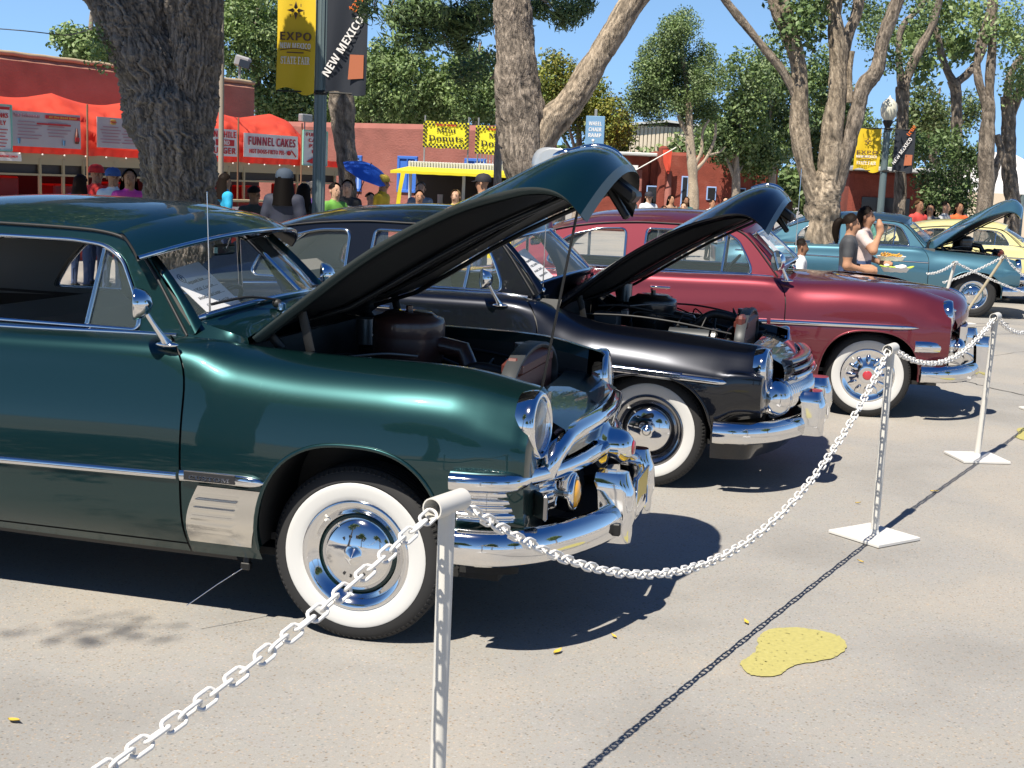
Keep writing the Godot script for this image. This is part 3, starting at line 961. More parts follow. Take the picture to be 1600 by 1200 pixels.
	# background
	var labels := {"hedge0": "green tree above the red building left of the elm", "hedge1": "leafy green tree behind the tan corner of the red building", "hedge2": "green tree behind the yellow banner post", "hedge3": "green tree behind the slim trunk", "hedge4": "broad green tree above the first striped banner", "hedge5": "green tree left of the middle trunk", "gold": "yellow green tree right of the middle trunk behind the blue sign",
		"bgjun1": "dense juniper right of the lone pointed one", "bgjun2": "tall dense juniper behind the left cottonwood stem", "bgjun3": "dense green tree between the cottonwood stems", "palebg": "pale green tree beyond the far lamp post"}
	for k in labels:
		t = thing("background_tree", labels[k], "tree")
		var is_j: bool = k.begins_with("bgjun")
		simple_trunk(t, TREES[k], bark_grey, 0.16)
		crown(t, TREES[k], mid, 20.0 if not is_j else 18.0, gold if k == "gold" else (pale if k == "palebg" else (jun if is_j else green)), 0.8, 0.0 if k != "palebg" else 0.12, k.hash() % 90)
	t = thing("juniper_tree", "lone pointed juniper with a bare grey trunk and dead branches", "tree")
	for k in ["juniper_trunk", "juniper_limb", "dead_a", "dead_b", "dead_c"]:
		limb(t, "trunk" if k == "juniper_trunk" else "branch", TREES[k], bark_pale, 12, 10, 0.12, 0.0)
	crown(t, TREES.juniper, small, 52, jun, 0.9, 0.10, 31, 0.8)
	t = thing("shrub", "dark leafy young tree in front of the far crowd", "shrub")
	limb(t, "trunk", [Vector4(10.2, -0.1, -31, 0.06), Vector4(10.2, 1.2, -31, 0.05), Vector4(10.3, 2.6, -31, 0.02)], bark_grey, 8, 6)
	crown(t, TREES.shrub, small, 26, dark, 1.0, 0.06, 33)
	# far-off wood that closes the view between the buildings
	var far := Node3D.new()
	far.name = "treeline"
	add_child(far)
	tag(far, "far line of trees closing the view behind the buildings", "trees")
	far.set_meta("kind", "stuff")
	var lobes := []
	for i in 46:
		lobes.append([-52.0 + i * 3.1 + rng.randf_range(-1, 1), rng.randf_range(1.2, 3.4), -84.0 + rng.randf_range(-4, 4), rng.randf_range(1.6, 2.8), rng.randf_range(1.4, 2.3)])
	crown(far, lobes, leaf_mesh("far", 14, 0.6, 0.34, lm), 3.2, pale + green, 0.8, 0.0, 60)
	# trees on the camera's own side of the street, which the chrome and glass mirror
	var near := [["leaning street tree with open crown left of the cars", Vector3(-6.4, 0, 1.5), 6.6], ["street tree behind the viewer", Vector3(3.0, 0, 13.0), 7.0], ["street tree far behind the viewer to the left", Vector3(-9.0, 0, 16.0), 7.5], ["street tree across the road on the right", Vector3(13.0, 0, 9.0), 7.0], ["tree across the road far right", Vector3(19.0, 0, -3.0), 6.5]]
	for i in near.size():
		var p: Vector3 = near[i][1]
		var h: float = near[i][2]
		t = thing("roadside_tree", near[i][0], "tree")
		limb(t, "trunk", [Vector4(p.x, -0.1, p.z, 0.3), Vector4(p.x + 0.2, h * 0.4, p.z, 0.22), Vector4(p.x + 0.1, h, p.z, 0.08)], bark_grey, 12, 8)
		if i > 0:
			crown(t, [[p.x, h, p.z, 2.6, 1.6], [p.x + 1.8, h - 0.9, p.z + 0.6, 1.6, 1.1], [p.x - 1.9, h - 0.7, p.z - 0.5, 1.7, 1.2], [p.x + 0.3, h + 1.2, p.z - 0.4, 1.6, 1.0]], big, 9, green, 1.0, 0.1, 40 + i)
		else:
			crown(t, [[-4.1, 7.5, -0.75, 0.26, 0.12], [-4.75, 7.7, -0.35, 0.22, 0.10]], small, 5, green, 1.0, 0.05, 41, 0.8)
			limb(t, "branch", [Vector4(-6.2, 3.0, 1.5, 0.06), Vector4(-5.9, 5.6, 1.2, 0.04), Vector4(-6.0, 7.4, 1.4, 0.02)], bark_grey, 8, 8)
			crown(t, [[-6.6, 7.2, 1.6, 2.0, 1.2], [-8.0, 6.6, 2.4, 1.6, 1.1]], mid, 12, green, 1.0, 0.05, 40)


func stucco(c: Color, sd: int) -> StandardMaterial3D:
	var m := mat(Color.WHITE, 0.93)
	m.albedo_texture = noise_tex(noise(0.008, FastNoiseLite.TYPE_SIMPLEX_SMOOTH, 6, sd), 512, [0.0, 0.4, 0.6, 1.0], [c.darkened(0.16), c.darkened(0.04), c, c.lightened(0.07)])
	m.heightmap_enabled = true
	m.heightmap_texture = noise_tex(noise(0.08, FastNoiseLite.TYPE_SIMPLEX_SMOOTH, 3, sd + 1), 512, [], [])
	m.heightmap_scale = 0.8
	tri_scale(m, 0.35)
	return m


func along(o: Vector3, d: Vector3, t: float, y: float, off := 0.0) -> Vector3:
	# a point on a facade: t metres along it, y up, off metres out of it
	var nrm := Vector3(-d.z, 0, d.x)
	return o + d * t + Vector3(0, y, 0) + nrm * off


func face_basis(d: Vector3) -> Basis:
	return Basis(d, Vector3.UP, d.cross(Vector3.UP))


func sign_panel(called: String, label: String, cat: String, o: Vector3, d: Vector3, t0: float, t1: float, y0: float, y1: float, off: float, m: Material, edge: Material = null) -> Node3D:
	# a sheet hung on a facade; its own axes have x along the facade and z outwards
	var w := t1 - t0
	var h := y1 - y0
	var s := thing(called, label, cat, Transform3D(face_basis(d), along(o, d, (t0 + t1) * 0.5, (y0 + y1) * 0.5, off)))
	var rows := []
	for i in 9:
		var row := PackedVector3Array()
		for j in 13:
			var x := (j / 12.0 - 0.5) * w
			var y := (i / 8.0 - 0.5) * h
			row.append(Vector3(x, y, 0.008 * sin(j * 1.1 + i * 0.5) - 0.006))
		rows.append(row)
	var g := Geo.new()
	g.grid(rows, false, false, Vector3(0, 0, 1))
	g.box(Vector3(0, 0, -0.02), Vector3(w * 0.998, h * 0.998, 0.01), 0.0)
	part("panel", g, m, s)
	if edge:
		var e := Geo.new()
		for k in [[0, h * 0.5, w, 0.02], [0, -h * 0.5, w, 0.02], [-w * 0.5, 0, 0.02, h], [w * 0.5, 0, 0.02, h]]:
			e.box(Vector3(k[0], k[1], 0.0), Vector3(k[2], k[3], 0.03), 0.0)
		part("border", e, edge, s)
	return s


func words(s: Node3D, text: String, x: float, y: float, h: float, m: Material, width := 0.0, serif := false) -> void:
	lettering(text, h, m, s, Transform3D(Basis.IDENTITY, Vector3(x, y, 0.008)), serif, 0.006, width)


func buildings() -> void:
	var red_a := stucco(Color(0.655, 0.47, 0.40), 51)
	var red_b := stucco(Color(0.585, 0.37, 0.335), 57)
	var red_c := stucco(Color(0.50, 0.24, 0.19), 63)
	var tan := mat(lin(0.42, 0.34, 0.22), 0.9)
	var blue := mat(lin(0.05, 0.16, 0.55), 0.5)
	var blue_pale := mat(lin(0.28, 0.42, 0.72), 0.4)
	var pane := mat(lin(0.02, 0.022, 0.026), 0.08)
	var r := Vector3(0.5151, 0, -0.8571)
	var q := Vector3(0.8571, 0, 0.5151)
	var A0 := Vector3(-10.06, 0, -26.0)
	# long building left of the elm
	var b := thing("adobe_building", "long red adobe building with a worn tan parapet at the left", "building", Transform3D(face_basis(r), along(A0, r, 1.6, 0)))
	var g := Geo.new()
	g.box(Vector3(0, 1.84, -5.0), Vector3(11.4, 3.88, 10.0), 0.16)
	part("wall", g, red_a, b)
	g = Geo.new()
	var cap := PackedVector3Array()
	for i in 60:
		cap.append(Vector3(-5.6 + 11.2 * i / 59.0, 3.755 + 0.006 * sin(i * 1.7), -0.07 + 0.008 * sin(i * 2.3)))
	g.tube(cap, 0.05, 10)
	part("parapet", g, tan, b)
	g = Geo.new()
	g.box(Vector3(0.0, 3.805, -5.0), Vector3(11.1, 0.02, 9.6), 0.0)
	part("roof", g, tan, b)
	# floodlight on its corner
	var fl := thing("floodlight", "grey floodlight on a short post at the building corner", "floodlight", Transform3D(Basis.IDENTITY, along(A0, r, 6.95, 3.8, -0.3)))
	g = Geo.new()
	g.tube(PackedVector3Array([Vector3(0, 0, 0), Vector3(0, 0.32, 0)]), 0.03, 8)
	part("post", g, M.pole_grey, fl)
	g = Geo.new()
	g.box(Vector3(0.08, 0.42, 0.05), Vector3(0.36, 0.26, 0.24), 0.04, Basis(Vector3(0, 0, 1), -0.25))
	part("housing", g, M.pole_grey, fl)
	g = Geo.new()
	g.box(Vector3(0.15, 0.36, 0.14), Vector3(0.26, 0.18, 0.1), 0.01, Basis(Vector3(0, 0, 1), -0.25))
	part("lamp_glass", g, pane, fl)
	# wall across, with blue windows
	var B0 := Vector3(-5.49, 0, -38.0)
	b = thing("adobe_wall_building", "sunlit red adobe building with blue windows behind the food stands", "building", Transform3D(face_basis(q), B0))
	g = Geo.new()
	g.box(Vector3(1.6, 1.52, -1.4), Vector3(8.6, 3.2, 2.8), 0.14)
	part("wall", g, red_b, b)
	for w in [[1.08, 0.30, 1.28, 2.19], [2.82, 0.58, 1.32, 2.22], [-0.4, 0.5, 1.3, 2.2], [5.0, 0.58, 1.32, 2.22]]:
		g = Geo.new()
		var cy: float = (w[2] + w[3]) * 0.5
		var hh: float = w[3] - w[2]
		for k in [[0, hh * 0.5, w[1] + 0.08, 0.08], [0, -hh * 0.5, w[1] + 0.08, 0.08], [-w[1] * 0.5, 0, 0.08, hh], [w[1] * 0.5, 0, 0.08, hh], [0, 0, 0.03, hh]]:
			g.box(Vector3(w[0] + k[0], cy + k[1], 0.02), Vector3(k[2], k[3], 0.07), 0.01)
		var wf := part("window", g, blue, b)
		g = Geo.new()
		g.box(Vector3(w[0], cy, 0.006), Vector3(w[1], hh, 0.012), 0.0)
		part("shutter", g, blue_pale if w[0] < 2.0 else blue, wf)
	g = Geo.new()
	g.box(Vector3(1.8, 1.68, 0.03), Vector3(0.22, 0.3, 0.012), 0.0)
	part("notice", g, M.sign_white, b)
	# far dark red building
	b = thing("far_adobe_building", "dark red building with buttresses and blue doors beyond the maroon car", "building", Transform3D(Basis.IDENTITY, Vector3(5.6, 0, -50)))
	g = Geo.new()
	g.box(Vector3(1.1, 1.45, -3.0), Vector3(3.8, 3.1, 6.0), 0.12)
	g.box(Vector3(-1.95, 1.42, -2.4), Vector3(2.3, 2.95, 4.6), 0.1)
	g.box(Vector3(-0.39, 1.55, 0.1), Vector3(0.34, 3.3, 0.4), 0.08)
	g.box(Vector3(3.3, 1.35, -3.4), Vector3(1.4, 2.7, 6.0), 0.12)
	part("wall", g, red_c, b)
	g = Geo.new()
	for x in [-0.16, -1.25]:
		var rows := []
		for k in 5:
			var y := k / 4.0 * 2.3
			var d := 0.55 * (1.0 - k / 4.0) + 0.1
			rows.append(PackedVector3Array([Vector3(x - 0.13, y, 0), Vector3(x - 0.12, y, d), Vector3(x + 0.12, y, d), Vector3(x + 0.13, y, 0)]))
		g.grid(rows, false, false, Vector3(0, 0, 1))
	part("buttress", g, red_b, b)
	g = Geo.new()
	g.box(Vector3(-1.9, 2.86, 0.2), Vector3(2.5, 0.12, 0.9), 0.03)
	part("canopy_roof", g, M.pale_metal, b)
	for w in [[-0.72, 0.42, 0.0, 1.74], [0.48, 0.26, 0.9, 2.14], [1.48, 0.36, 1.3, 1.8], [2.6, 0.3, 1.3, 1.8]]:
		g = Geo.new()
		g.box(Vector3(w[0], (w[2] + w[3]) * 0.5, 0.02), Vector3(w[1], w[3] - w[2], 0.06), 0.01)
		var wf := part("door" if w[2] < 0.1 else "window", g, blue_pale, b)
		g = Geo.new()
		g.box(Vector3(w[0], (w[2] + w[3]) * 0.5, 0.055), Vector3(w[1] - 0.09, w[3] - w[2] - 0.09, 0.012), 0.0)
		part("pane", g, pane, wf)
	# banner, bunting and pole on its front
	var fb := thing("red_pennant", "red pennant hanging from the far building's pillar", "pennant", Transform3D(Basis.IDENTITY, Vector3(5.3, 2.2, -49.5)))
	g = Geo.new()
	g.grid([PackedVector3Array([Vector3(-0.16, 0.85, 0), Vector3(0.02, 0.87, 0.03), Vector3(0.18, 0.85, 0)]), PackedVector3Array([Vector3(-0.12, 0.4, 0.04), Vector3(0.04, 0.4, 0.0), Vector3(0.16, 0.4, 0.04)]), PackedVector3Array([Vector3(0.04, 0.0, 0), Vector3(0.10, 0.0, 0.03), Vector3(0.14, 0.02, 0)])])
	part("cloth", g, mat(lin(0.55, 0.06, 0.03), 0.8), fb)
	fb = thing("flagpole", "slanting white flagpole in front of the far red building", "flagpole", Transform3D(Basis.IDENTITY, Vector3(4.16, 2.27, -49.2)))
	g = Geo.new()
	g.tube(PackedVector3Array([Vector3.ZERO, Vector3(1.42, 0.88, 0.1)]), 0.022, 6)
	part("pole", g, M.white_paint, fb)
	fb = thing("bunting", "white and dark bunting under the far porch roof", "bunting", Transform3D(Basis.IDENTITY, Vector3(3.6, 2.3, -49.2)))
	for k in 3:
		g = Geo.new()
		var c := Vector3(-0.35 + k * 0.4, 0.15, 0)
		var fanp := PackedVector3Array()
		for i in 9:
			var w := PI + PI * i / 8.0
			fanp.append(c + Vector3(cos(w) * 0.2, sin(w) * 0.24, 0.02 * (i % 2)))
		g.fan(fanp, c, Vector3(0, 0, 1))
		part("swag", g, M.sign_white if k != 1 else M.navy, fb)
	# pale metal shed
	b = thing("metal_shed", "beige metal shed with a low gable roof far behind", "building", Transform3D(Basis.IDENTITY, Vector3(8.6, 0, -85)))
	g = Geo.new()
	for i in 24:
		g.box(Vector3(-2.9 + i * 0.25, 2.7, 0), Vector3(0.21, 5.4, 0.12), 0.03)
	g.box(Vector3(0, 2.65, -5.1), Vector3(6.2, 5.3, 10), 0.0)
	part("wall", g, mat(lin(0.62, 0.54, 0.43), 0.6), b)
	g = Geo.new()
	g.grid([PackedVector3Array([Vector3(-3.3, 5.3, 0.4), Vector3(0.3, 5.75, 0.4), Vector3(3.3, 5.5, 0.4)]), PackedVector3Array([Vector3(-3.3, 5.3, -10), Vector3(0.3, 5.75, -10), Vector3(3.3, 5.5, -10)])], false, false, Vector3.UP)
	g.box(Vector3(-1.5, 5.5, 0.38), Vector3(3.65, 0.14, 0.08), 0.0, Basis(Vector3(0, 0, 1), 0.124))
	g.box(Vector3(1.8, 5.6, 0.38), Vector3(3.05, 0.14, 0.08), 0.0, Basis(Vector3(0, 0, 1), -0.083))
	part("roof", g, M.pale_metal, b)
	# pale buildings glimpsed through the trees on the right
	b = thing("pale_building", "pale tan building half hidden by the young tree", "building", Transform3D(Basis.IDENTITY, Vector3(16.6, 0, -52)))
	g = Geo.new()
	g.box(Vector3(0, 1.3, 0), Vector3(7.0, 2.7, 4.0), 0.1)
	part("wall", g, mat(lin(0.60, 0.50, 0.38), 0.9), b)
	g = Geo.new()
	g.box(Vector3(-2.5, 0.9, 2.02), Vector3(0.9, 1.8, 0.06), 0.0)
	g.box(Vector3(-0.5, 1.3, 2.02), Vector3(1.0, 0.8, 0.06), 0.0)
	part("window", g, pane, b)
	b = thing("red_stall", "low dark red stall under the cottonwood", "building", Transform3D(Basis.IDENTITY, Vector3(10.1, 0, -38)))
	g = Geo.new()
	g.box(Vector3(0, 1.2, 0), Vector3(2.4, 2.4, 3.0), 0.1)
	part("wall", g, red_c, b)
	g = Geo.new()
	g.box(Vector3(0, 2.45, 0.4), Vector3(2.7, 0.12, 4.0), 0.02)
	part("roof", g, M.pale_metal, b)
	g = Geo.new()
	g.box(Vector3(-0.2, 1.3, 1.51), Vector3(1.3, 0.8, 0.04), 0.0)
	part("hatch", g, pane, b)
	b = thing("white_tent", "white awning tent beyond the trunks at the right edge", "tent", Transform3D(Basis.IDENTITY, Vector3(15.6, 0, -44)))
	g = Geo.new()
	g.grid([PackedVector3Array([Vector3(-2, 2.2, 1.5), Vector3(2, 2.2, 1.5)]), PackedVector3Array([Vector3(-0.3, 3.3, 0), Vector3(0.3, 3.3, 0)]), PackedVector3Array([Vector3(-2, 2.2, -1.5), Vector3(2, 2.2, -1.5)])], false, false, Vector3.UP)
	g.box(Vector3(0, 2.1, 1.5), Vector3(4, 0.25, 0.02), 0.0)
	part("canopy", g, M.sign_white, b)
	for x in [-1.95, 1.95]:
		for z in [-1.45, 1.45]:
			g = Geo.new()
			g.tube(PackedVector3Array([Vector3(x, 0, z), Vector3(x, 2.2, z)]), 0.03, 6)
			part("leg", g, M.pole_grey, b)


func funnel_stand() -> void:
	var r := Vector3(0.5151, 0, -0.8571)
	var T0 := Vector3(-8.71, 0, -22.5)
	var red := mat(lin(0.82, 0.105, 0.06), 0.65)
	red.backlight_enabled = true
	red.backlight = Color(0.9, 0.12, 0.08)
	var beige := mat(lin(0.42, 0.35, 0.22), 0.8)
	var dark := mat(lin(0.02, 0.012, 0.01), 0.6)
	var st := thing("food_stand", "long food stand under a scalloped red canopy", "stand", Transform3D(face_basis(r), T0))
	var nz := noise(1.1, FastNoiseLite.TYPE_SIMPLEX_SMOOTH, 3, 77)
	var rows := []
	var nt := 140
	for i in nt + 1:
		var t := lerpf(-3.0, 9.0, float(i) / nt)
		var bay := absf(sin((t - 1.8) / 1.95 * PI))
		var end := smoothstep(8.1, 9.0, t)
		var crest := lerpf(2.95 - 0.14 * bay, 1.98, end)
		var row := PackedVector3Array()
		for k in 15:
			var s := k / 14.0
			var y := lerpf(1.89, crest, pow(s, 0.8))
			var d := -0.02 - 0.85 * pow(s, 1.5) + 0.05 * sin(s * PI) * (1.0 - bay)
			var fold := nz.get_noise_2d(t * 1.6 + s * 2.5, s * 1.5 - t * 0.5) * 0.15 * sin(s * PI)
			row.append(Vector3(t, y + fold * 0.4 - (0.03 * bay if k == 0 else 0.0), d + fold))
		row.append(Vector3(t, crest - 0.1, -1.8))
		row.append(Vector3(t, 1.9, -3.0))
		rows.append(row)
	var g := Geo.new()
	g.grid(rows, false, false, Vector3(0, 1, 0.6))
	part("canopy", g, red, st)
	g = Geo.new()
	var vr := []
	for i in nt + 1:
		var t := lerpf(-3.0, 8.98, float(i) / nt)
		vr.append(PackedVector3Array([Vector3(t, 1.99, 0.0), Vector3(t, 1.87 + 0.012 * sin(t * 9.0), 0.012 * sin(t * 14.0))]))
	g.grid(vr)
	part("valance", g, red, st)
	g = Geo.new()
	g.box(Vector3(3.0, 1.78, -0.06), Vector3(12.0, 0.21, 0.05), 0.0)
	part("fascia", g, beige, st)
	g = Geo.new()
	g.box(Vector3(3.0, 1.60, -0.10), Vector3(12.0, 0.16, 0.03), 0.0)
	part("upper_screen", g, mat(lin(0.035, 0.025, 0.022), 0.5), st)
	for t in [-2.0, -0.6, 0.85, 1.35, 1.80, 2.5, 3.9, 5.5, 5.95, 7.3, 7.62, 8.9]:
		g = Geo.new()
		g.box(Vector3(t, 1.30, -0.05), Vector3(0.05, 0.95, 0.05), 0.005)
		part("frame_post", g, beige, st)
	g = Geo.new()
	g.box(Vector3(3.0, 1.50, -0.05), Vector3(12.0, 0.035, 0.045), 0.0)
	g.box(Vector3(3.0, 1.10, 0.02), Vector3(12.0, 0.05, 0.22), 0.01)
	part("counter", g, beige, st)
	g = Geo.new()
	g.box(Vector3(3.0, 0.53, -0.02), Vector3(12.0, 1.06, 0.06), 0.0)
	part("base_panel", g, mat(lin(0.45, 0.04, 0.035), 0.6), st)
	g = Geo.new()
	g.box(Vector3(3.0, 1.0, -2.4), Vector3(12.0, 2.0, 0.05), 0.0)
	part("back_wall", g, dark, st)
	var fr := Geo.new()
	for k in 9:
		fr.box(Vector3(-1.8 + k * 1.25, 1.22, -0.9), Vector3(0.5, 0.22 + 0.12 * (k % 3), 0.4), 0.03)
	part("equipment", fr, mat(lin(0.20, 0.03, 0.025), 0.4), st)
	# poles that stand through the canopy
	for t in [1.80, 5.66, 7.62]:
		g = Geo.new()
		g.tube(PackedVector3Array([Vector3(t, 0, 0.06), Vector3(t, 2.76, 0.06)]), 0.018, 6)
		part("canopy_pole", g, M.pole_rust, st)
	# string of small bulbs along the valance
	for k in 22:
		g = Geo.new()
		g.ball(Vector3(-1.5 + k * 0.47, 1.845, 0.03), Vector3.ONE * 0.018, 6)
		part("bulb", g, M.sign_white, st)
	var ink: StandardMaterial3D = M.sign_red
	var s := sign_panel("price_sign", "narrow white price sign with red lines at the left edge", "sign", T0, r, -0.35, 0.13, 1.88, 2.63, 0.14, M.sign_white, M.edge_green)
	words(s, "DRINKS", -0.01, 0.2, 0.075, ink)
	words(s, "ONLY", -0.01, 0.08, 0.075, ink)
	for k in 6:
		var lg := Geo.new()
		lg.box(Vector3(-0.02, -0.03 - k * 0.055, 0.01), Vector3(0.36 - 0.05 * (k % 3), 0.014, 0.004), 0.0)
		part("print_line", lg, ink, s)
	var lb := Geo.new()
	lb.box(Vector3(0.0, 0.32, 0.01), Vector3(0.4, 0.045, 0.004), 0.0)
	part("print_bar", lb, ink, s)
	s = sign_panel("menu_banner", "grey white menu banner with drink pictures and red heading", "banner", T0, r, 0.15, 1.62, 1.97, 2.555, 0.10, M.sign_grey)
	words(s, "The Schooner", -0.42, 0.22, 0.06, M.sign_rose, 0.55)
	lb = Geo.new()
	lb.box(Vector3(0.34, 0.225, 0.008), Vector3(0.74, 0.06, 0.004), 0.0)
	lb.box(Vector3(0.15, 0.10, 0.008), Vector3(0.72, 0.028, 0.004), 0.0)
	part("print_bar", lb, M.sign_red, s)
	words(s, "At the Root Beer", 0.34, 0.226, 0.035, M.sign_gold, 0.6)
	for k in 11:
		lb = Geo.new()
		lb.box(Vector3(-0.42 + 0.62 * (k % 2) + 0.03 * (k % 3), 0.12 - 0.055 * (k / 2), 0.008), Vector3(0.34 + 0.08 * (k % 3), 0.012, 0.003), 0.0)
		part("print_line", lb, M.sign_rose, s)
	for x in [-0.58, 0.36]:
		lb = Geo.new()
		lb.lathe([Vector2(0.018, 0.0), Vector2(0.03, 0.085), Vector2(0.032, 0.09)], 10, Transform3D(Basis.from_scale(Vector3(1, 1, 0.2)), Vector3(x, -0.25, 0.012)))
		part("cup_print", lb, M.cup_blue, s)
	lb = Geo.new()
	lb.lathe([Vector2(0.0, 0.0), Vector2(0.045, 0.01), Vector2(0.048, 0.1), Vector2(0.038, 0.17), Vector2(0.018, 0.24), Vector2(0.016, 0.27), Vector2(0.0, 0.272)], 12, Transform3D(Basis.from_scale(Vector3(1, 1, 0.2)), Vector3(0.64, -0.21, 0.012)))
	part("bottle_print", lb, mat(lin(0.12, 0.03, 0.02), 0.5), s)
	lb = Geo.new()
	lb.box(Vector3(0.64, -0.13, 0.025), Vector3(0.09, 0.07, 0.004), 0.0)
	part("bottle_label", lb, M.sign_red, s)
	s = sign_panel("menu_banner", "grey white food menu banner with a burger picture left of the elm", "banner", T0, r, 2.0, 3.15, 2.02, 2.56, 0.10, M.sign_grey)
	for k in 12:
		lb = Geo.new()
		lb.box(Vector3(-0.28 + 0.5 * (k % 2), 0.10 - 0.055 * (k / 2), 0.008), Vector3(0.36 + 0.06 * (k % 3), 0.014, 0.003), 0.0)
		part("print_line", lb, M.sign_rose, s)
	lb = Geo.new()
	lb.ball(Vector3(-0.22, 0.215, 0.01), Vector3(0.07, 0.025, 0.006), 10)
	lb.ball(Vector3(-0.22, 0.165, 0.01), Vector3(0.07, 0.02, 0.006), 10)
	part("burger_print", lb, mat(lin(0.45, 0.25, 0.05), 0.6), s)
	lb = Geo.new()
	lb.box(Vector3(-0.22, 0.19, 0.016), Vector3(0.14, 0.016, 0.004), 0.0)
	part("filling_print", lb, M.sign_red, s)
	s = sign_panel("small_notice", "small white notice with red words under the price sign", "sign", T0, r, -0.25, 0.42, 1.715, 1.86, 0.02, M.sign_white)
	words(s, "NO NAPKINS ONLY", 0.0, 0.0, 0.035, ink, 0.5)
	s = sign_panel("burger_sign", "white sign reading GREEN CHILE AND BURGER right of the elm", "sign", T0, r, 4.3, 5.60, 1.98, 2.51, 0.09, M.sign_white)
	words(s, "GREEN CHILE", 0.08, 0.16, 0.12, ink, 1.05)
	lb = Geo.new()
	lb.box(Vector3(0.30, 0.0, 0.006), Vector3(0.52, 0.12, 0.004), 0.0)
	part("print_bar", lb, ink, s)
	words(s, "AND", 0.30, 0.0, 0.085, M.sign_white)
	words(s, "BURGER", 0.22, -0.16, 0.12, ink, 0.75)
	s = sign_panel("funnel_cake_sign", "white sign reading FUNNEL CAKES in red on the canopy", "sign", T0, r, 5.80, 7.46, 1.99, 2.47, 0.10, M.sign_white)
	words(s, "FUNNEL CAKES", 0.0, 0.085, 0.17, M.sign_maroon, 1.45)
	words(s, "HOT DOGS-FRITO PIE-", -0.14, -0.12, 0.085, ink, 1.1)
	lb = Geo.new()
	lb.ball(Vector3(0.53, -0.12, 0.01), Vector3(0.07, 0.05, 0.004), 10)
	lb.box(Vector3(0.68, -0.13, 0.01), Vector3(0.2, 0.03, 0.004), 0.0, Basis(Vector3(0, 0, 1), -0.7))
	part("food_print", lb, ink, s)
	s = sign_panel("pick_up_sign", "tall white sign with red arrow reading FUNNEL CAKE PICK UP", "sign", T0, r, 7.55, 8.35, 1.88, 2.615, 0.16, M.sign_white, M.edge_green)
	for k in 4:
		words(s, ["FUNNEL", "CAKE", "PICK", "UP"][k], 0.0, 0.28 - k * 0.12, 0.075, ink, [0.62, 0.45, 0.42, 0.24][k])
	lb = Geo.new()
	lb.flat(PackedVector3Array([Vector3(0.28, -0.14, 0.012), Vector3(0.32, -0.21, 0.012), Vector3(-0.06, -0.30, 0.012), Vector3(-0.03, -0.22, 0.012)]), Vector3(0, 0, 1))
	lb.flat(PackedVector3Array([Vector3(-0.30, -0.29, 0.012), Vector3(0.02, -0.17, 0.012), Vector3(-0.08, -0.335, 0.012)]), Vector3(0, 0, 1))
	part("arrow_print", lb, ink, s)
	s = thing("stand_floodlight", "small grey floodlight above the pick up sign", "floodlight", Transform3D(face_basis(r), along(T0, r, 7.66, 2.62, 0.1)))
	g = Geo.new()
	g.tube(PackedVector3Array([Vector3(0, -0.1, 0), Vector3(0, 0.17, 0)]), 0.015, 6)
	g.box(Vector3(0, 0.25, 0.02), Vector3(0.36, 0.17, 0.12), 0.02)
	part("housing", g, M.pole_grey, s)
	s = sign_panel("lemonade_sign", "white counter sign ending in ON beside the camouflage shirt", "sign", T0, r, 5.2, 6.5, 0.62, 0.98, 0.14, M.sign_white)
	words(s, "LEMON", 0.1, 0.05, 0.16, ink, 1.0)
	words(s, "FRESH", 0.1, -0.11, 0.07, ink, 0.6)


func checker_banner(label: String, c: Vector3, w: float, h: float, lines: Array) -> void:
	var s := thing("donut_banner", label, "banner", Transform3D(Basis.IDENTITY, c))
	var g := Geo.new()
	var rows := []
	for i in 9:
		var row := PackedVector3Array()
		for j in 15:
			row.append(Vector3((j / 14.0 - 0.5) * w, (i / 8.0 - 0.5) * h + 0.01 * sin(j * 0.9), 0.018 * sin(j * 1.3 + i * 0.3)))
		rows.append(row)
	g.grid(rows, false, false, Vector3(0, 0, 1))
	part("cloth", g, M.donut_yellow, s)
	var k := Geo.new()
	var q := 0.042
	var nx := int(w / q)
	var ny := int(h / q)
	for i in nx:
		for j in ny:
			var edge := i < 2 or j < 2 or i >= nx - 2 or j >= ny - 2
			if edge and (i + j) % 2 == 0:
				var x := -w * 0.5 + (i + 0.5) * w / nx
				var y := -h * 0.5 + (j + 0.5) * h / ny
				k.box(Vector3(x, y, 0.026), Vector3(w / nx, h / ny, 0.004), 0.0)
	stuff(part("chequer_print", k, M.ink, s))
	lettering(lines[0], 0.05, M.sign_red, s, Transform3D(Basis.IDENTITY, Vector3(0, h * 0.5 - 0.07, 0.028)), true, 0.004, w * 0.45)
	lettering(lines[1], 0.09, M.ink, s, Transform3D(Basis.IDENTITY, Vector3(0, 0.10, 0.028)), true, 0.004, w * 0.42)
	lettering(lines[2], 0.125, M.ink, s, Transform3D(Basis.IDENTITY, Vector3(0, -0.085, 0.028)), true, 0.004, w * 0.76)


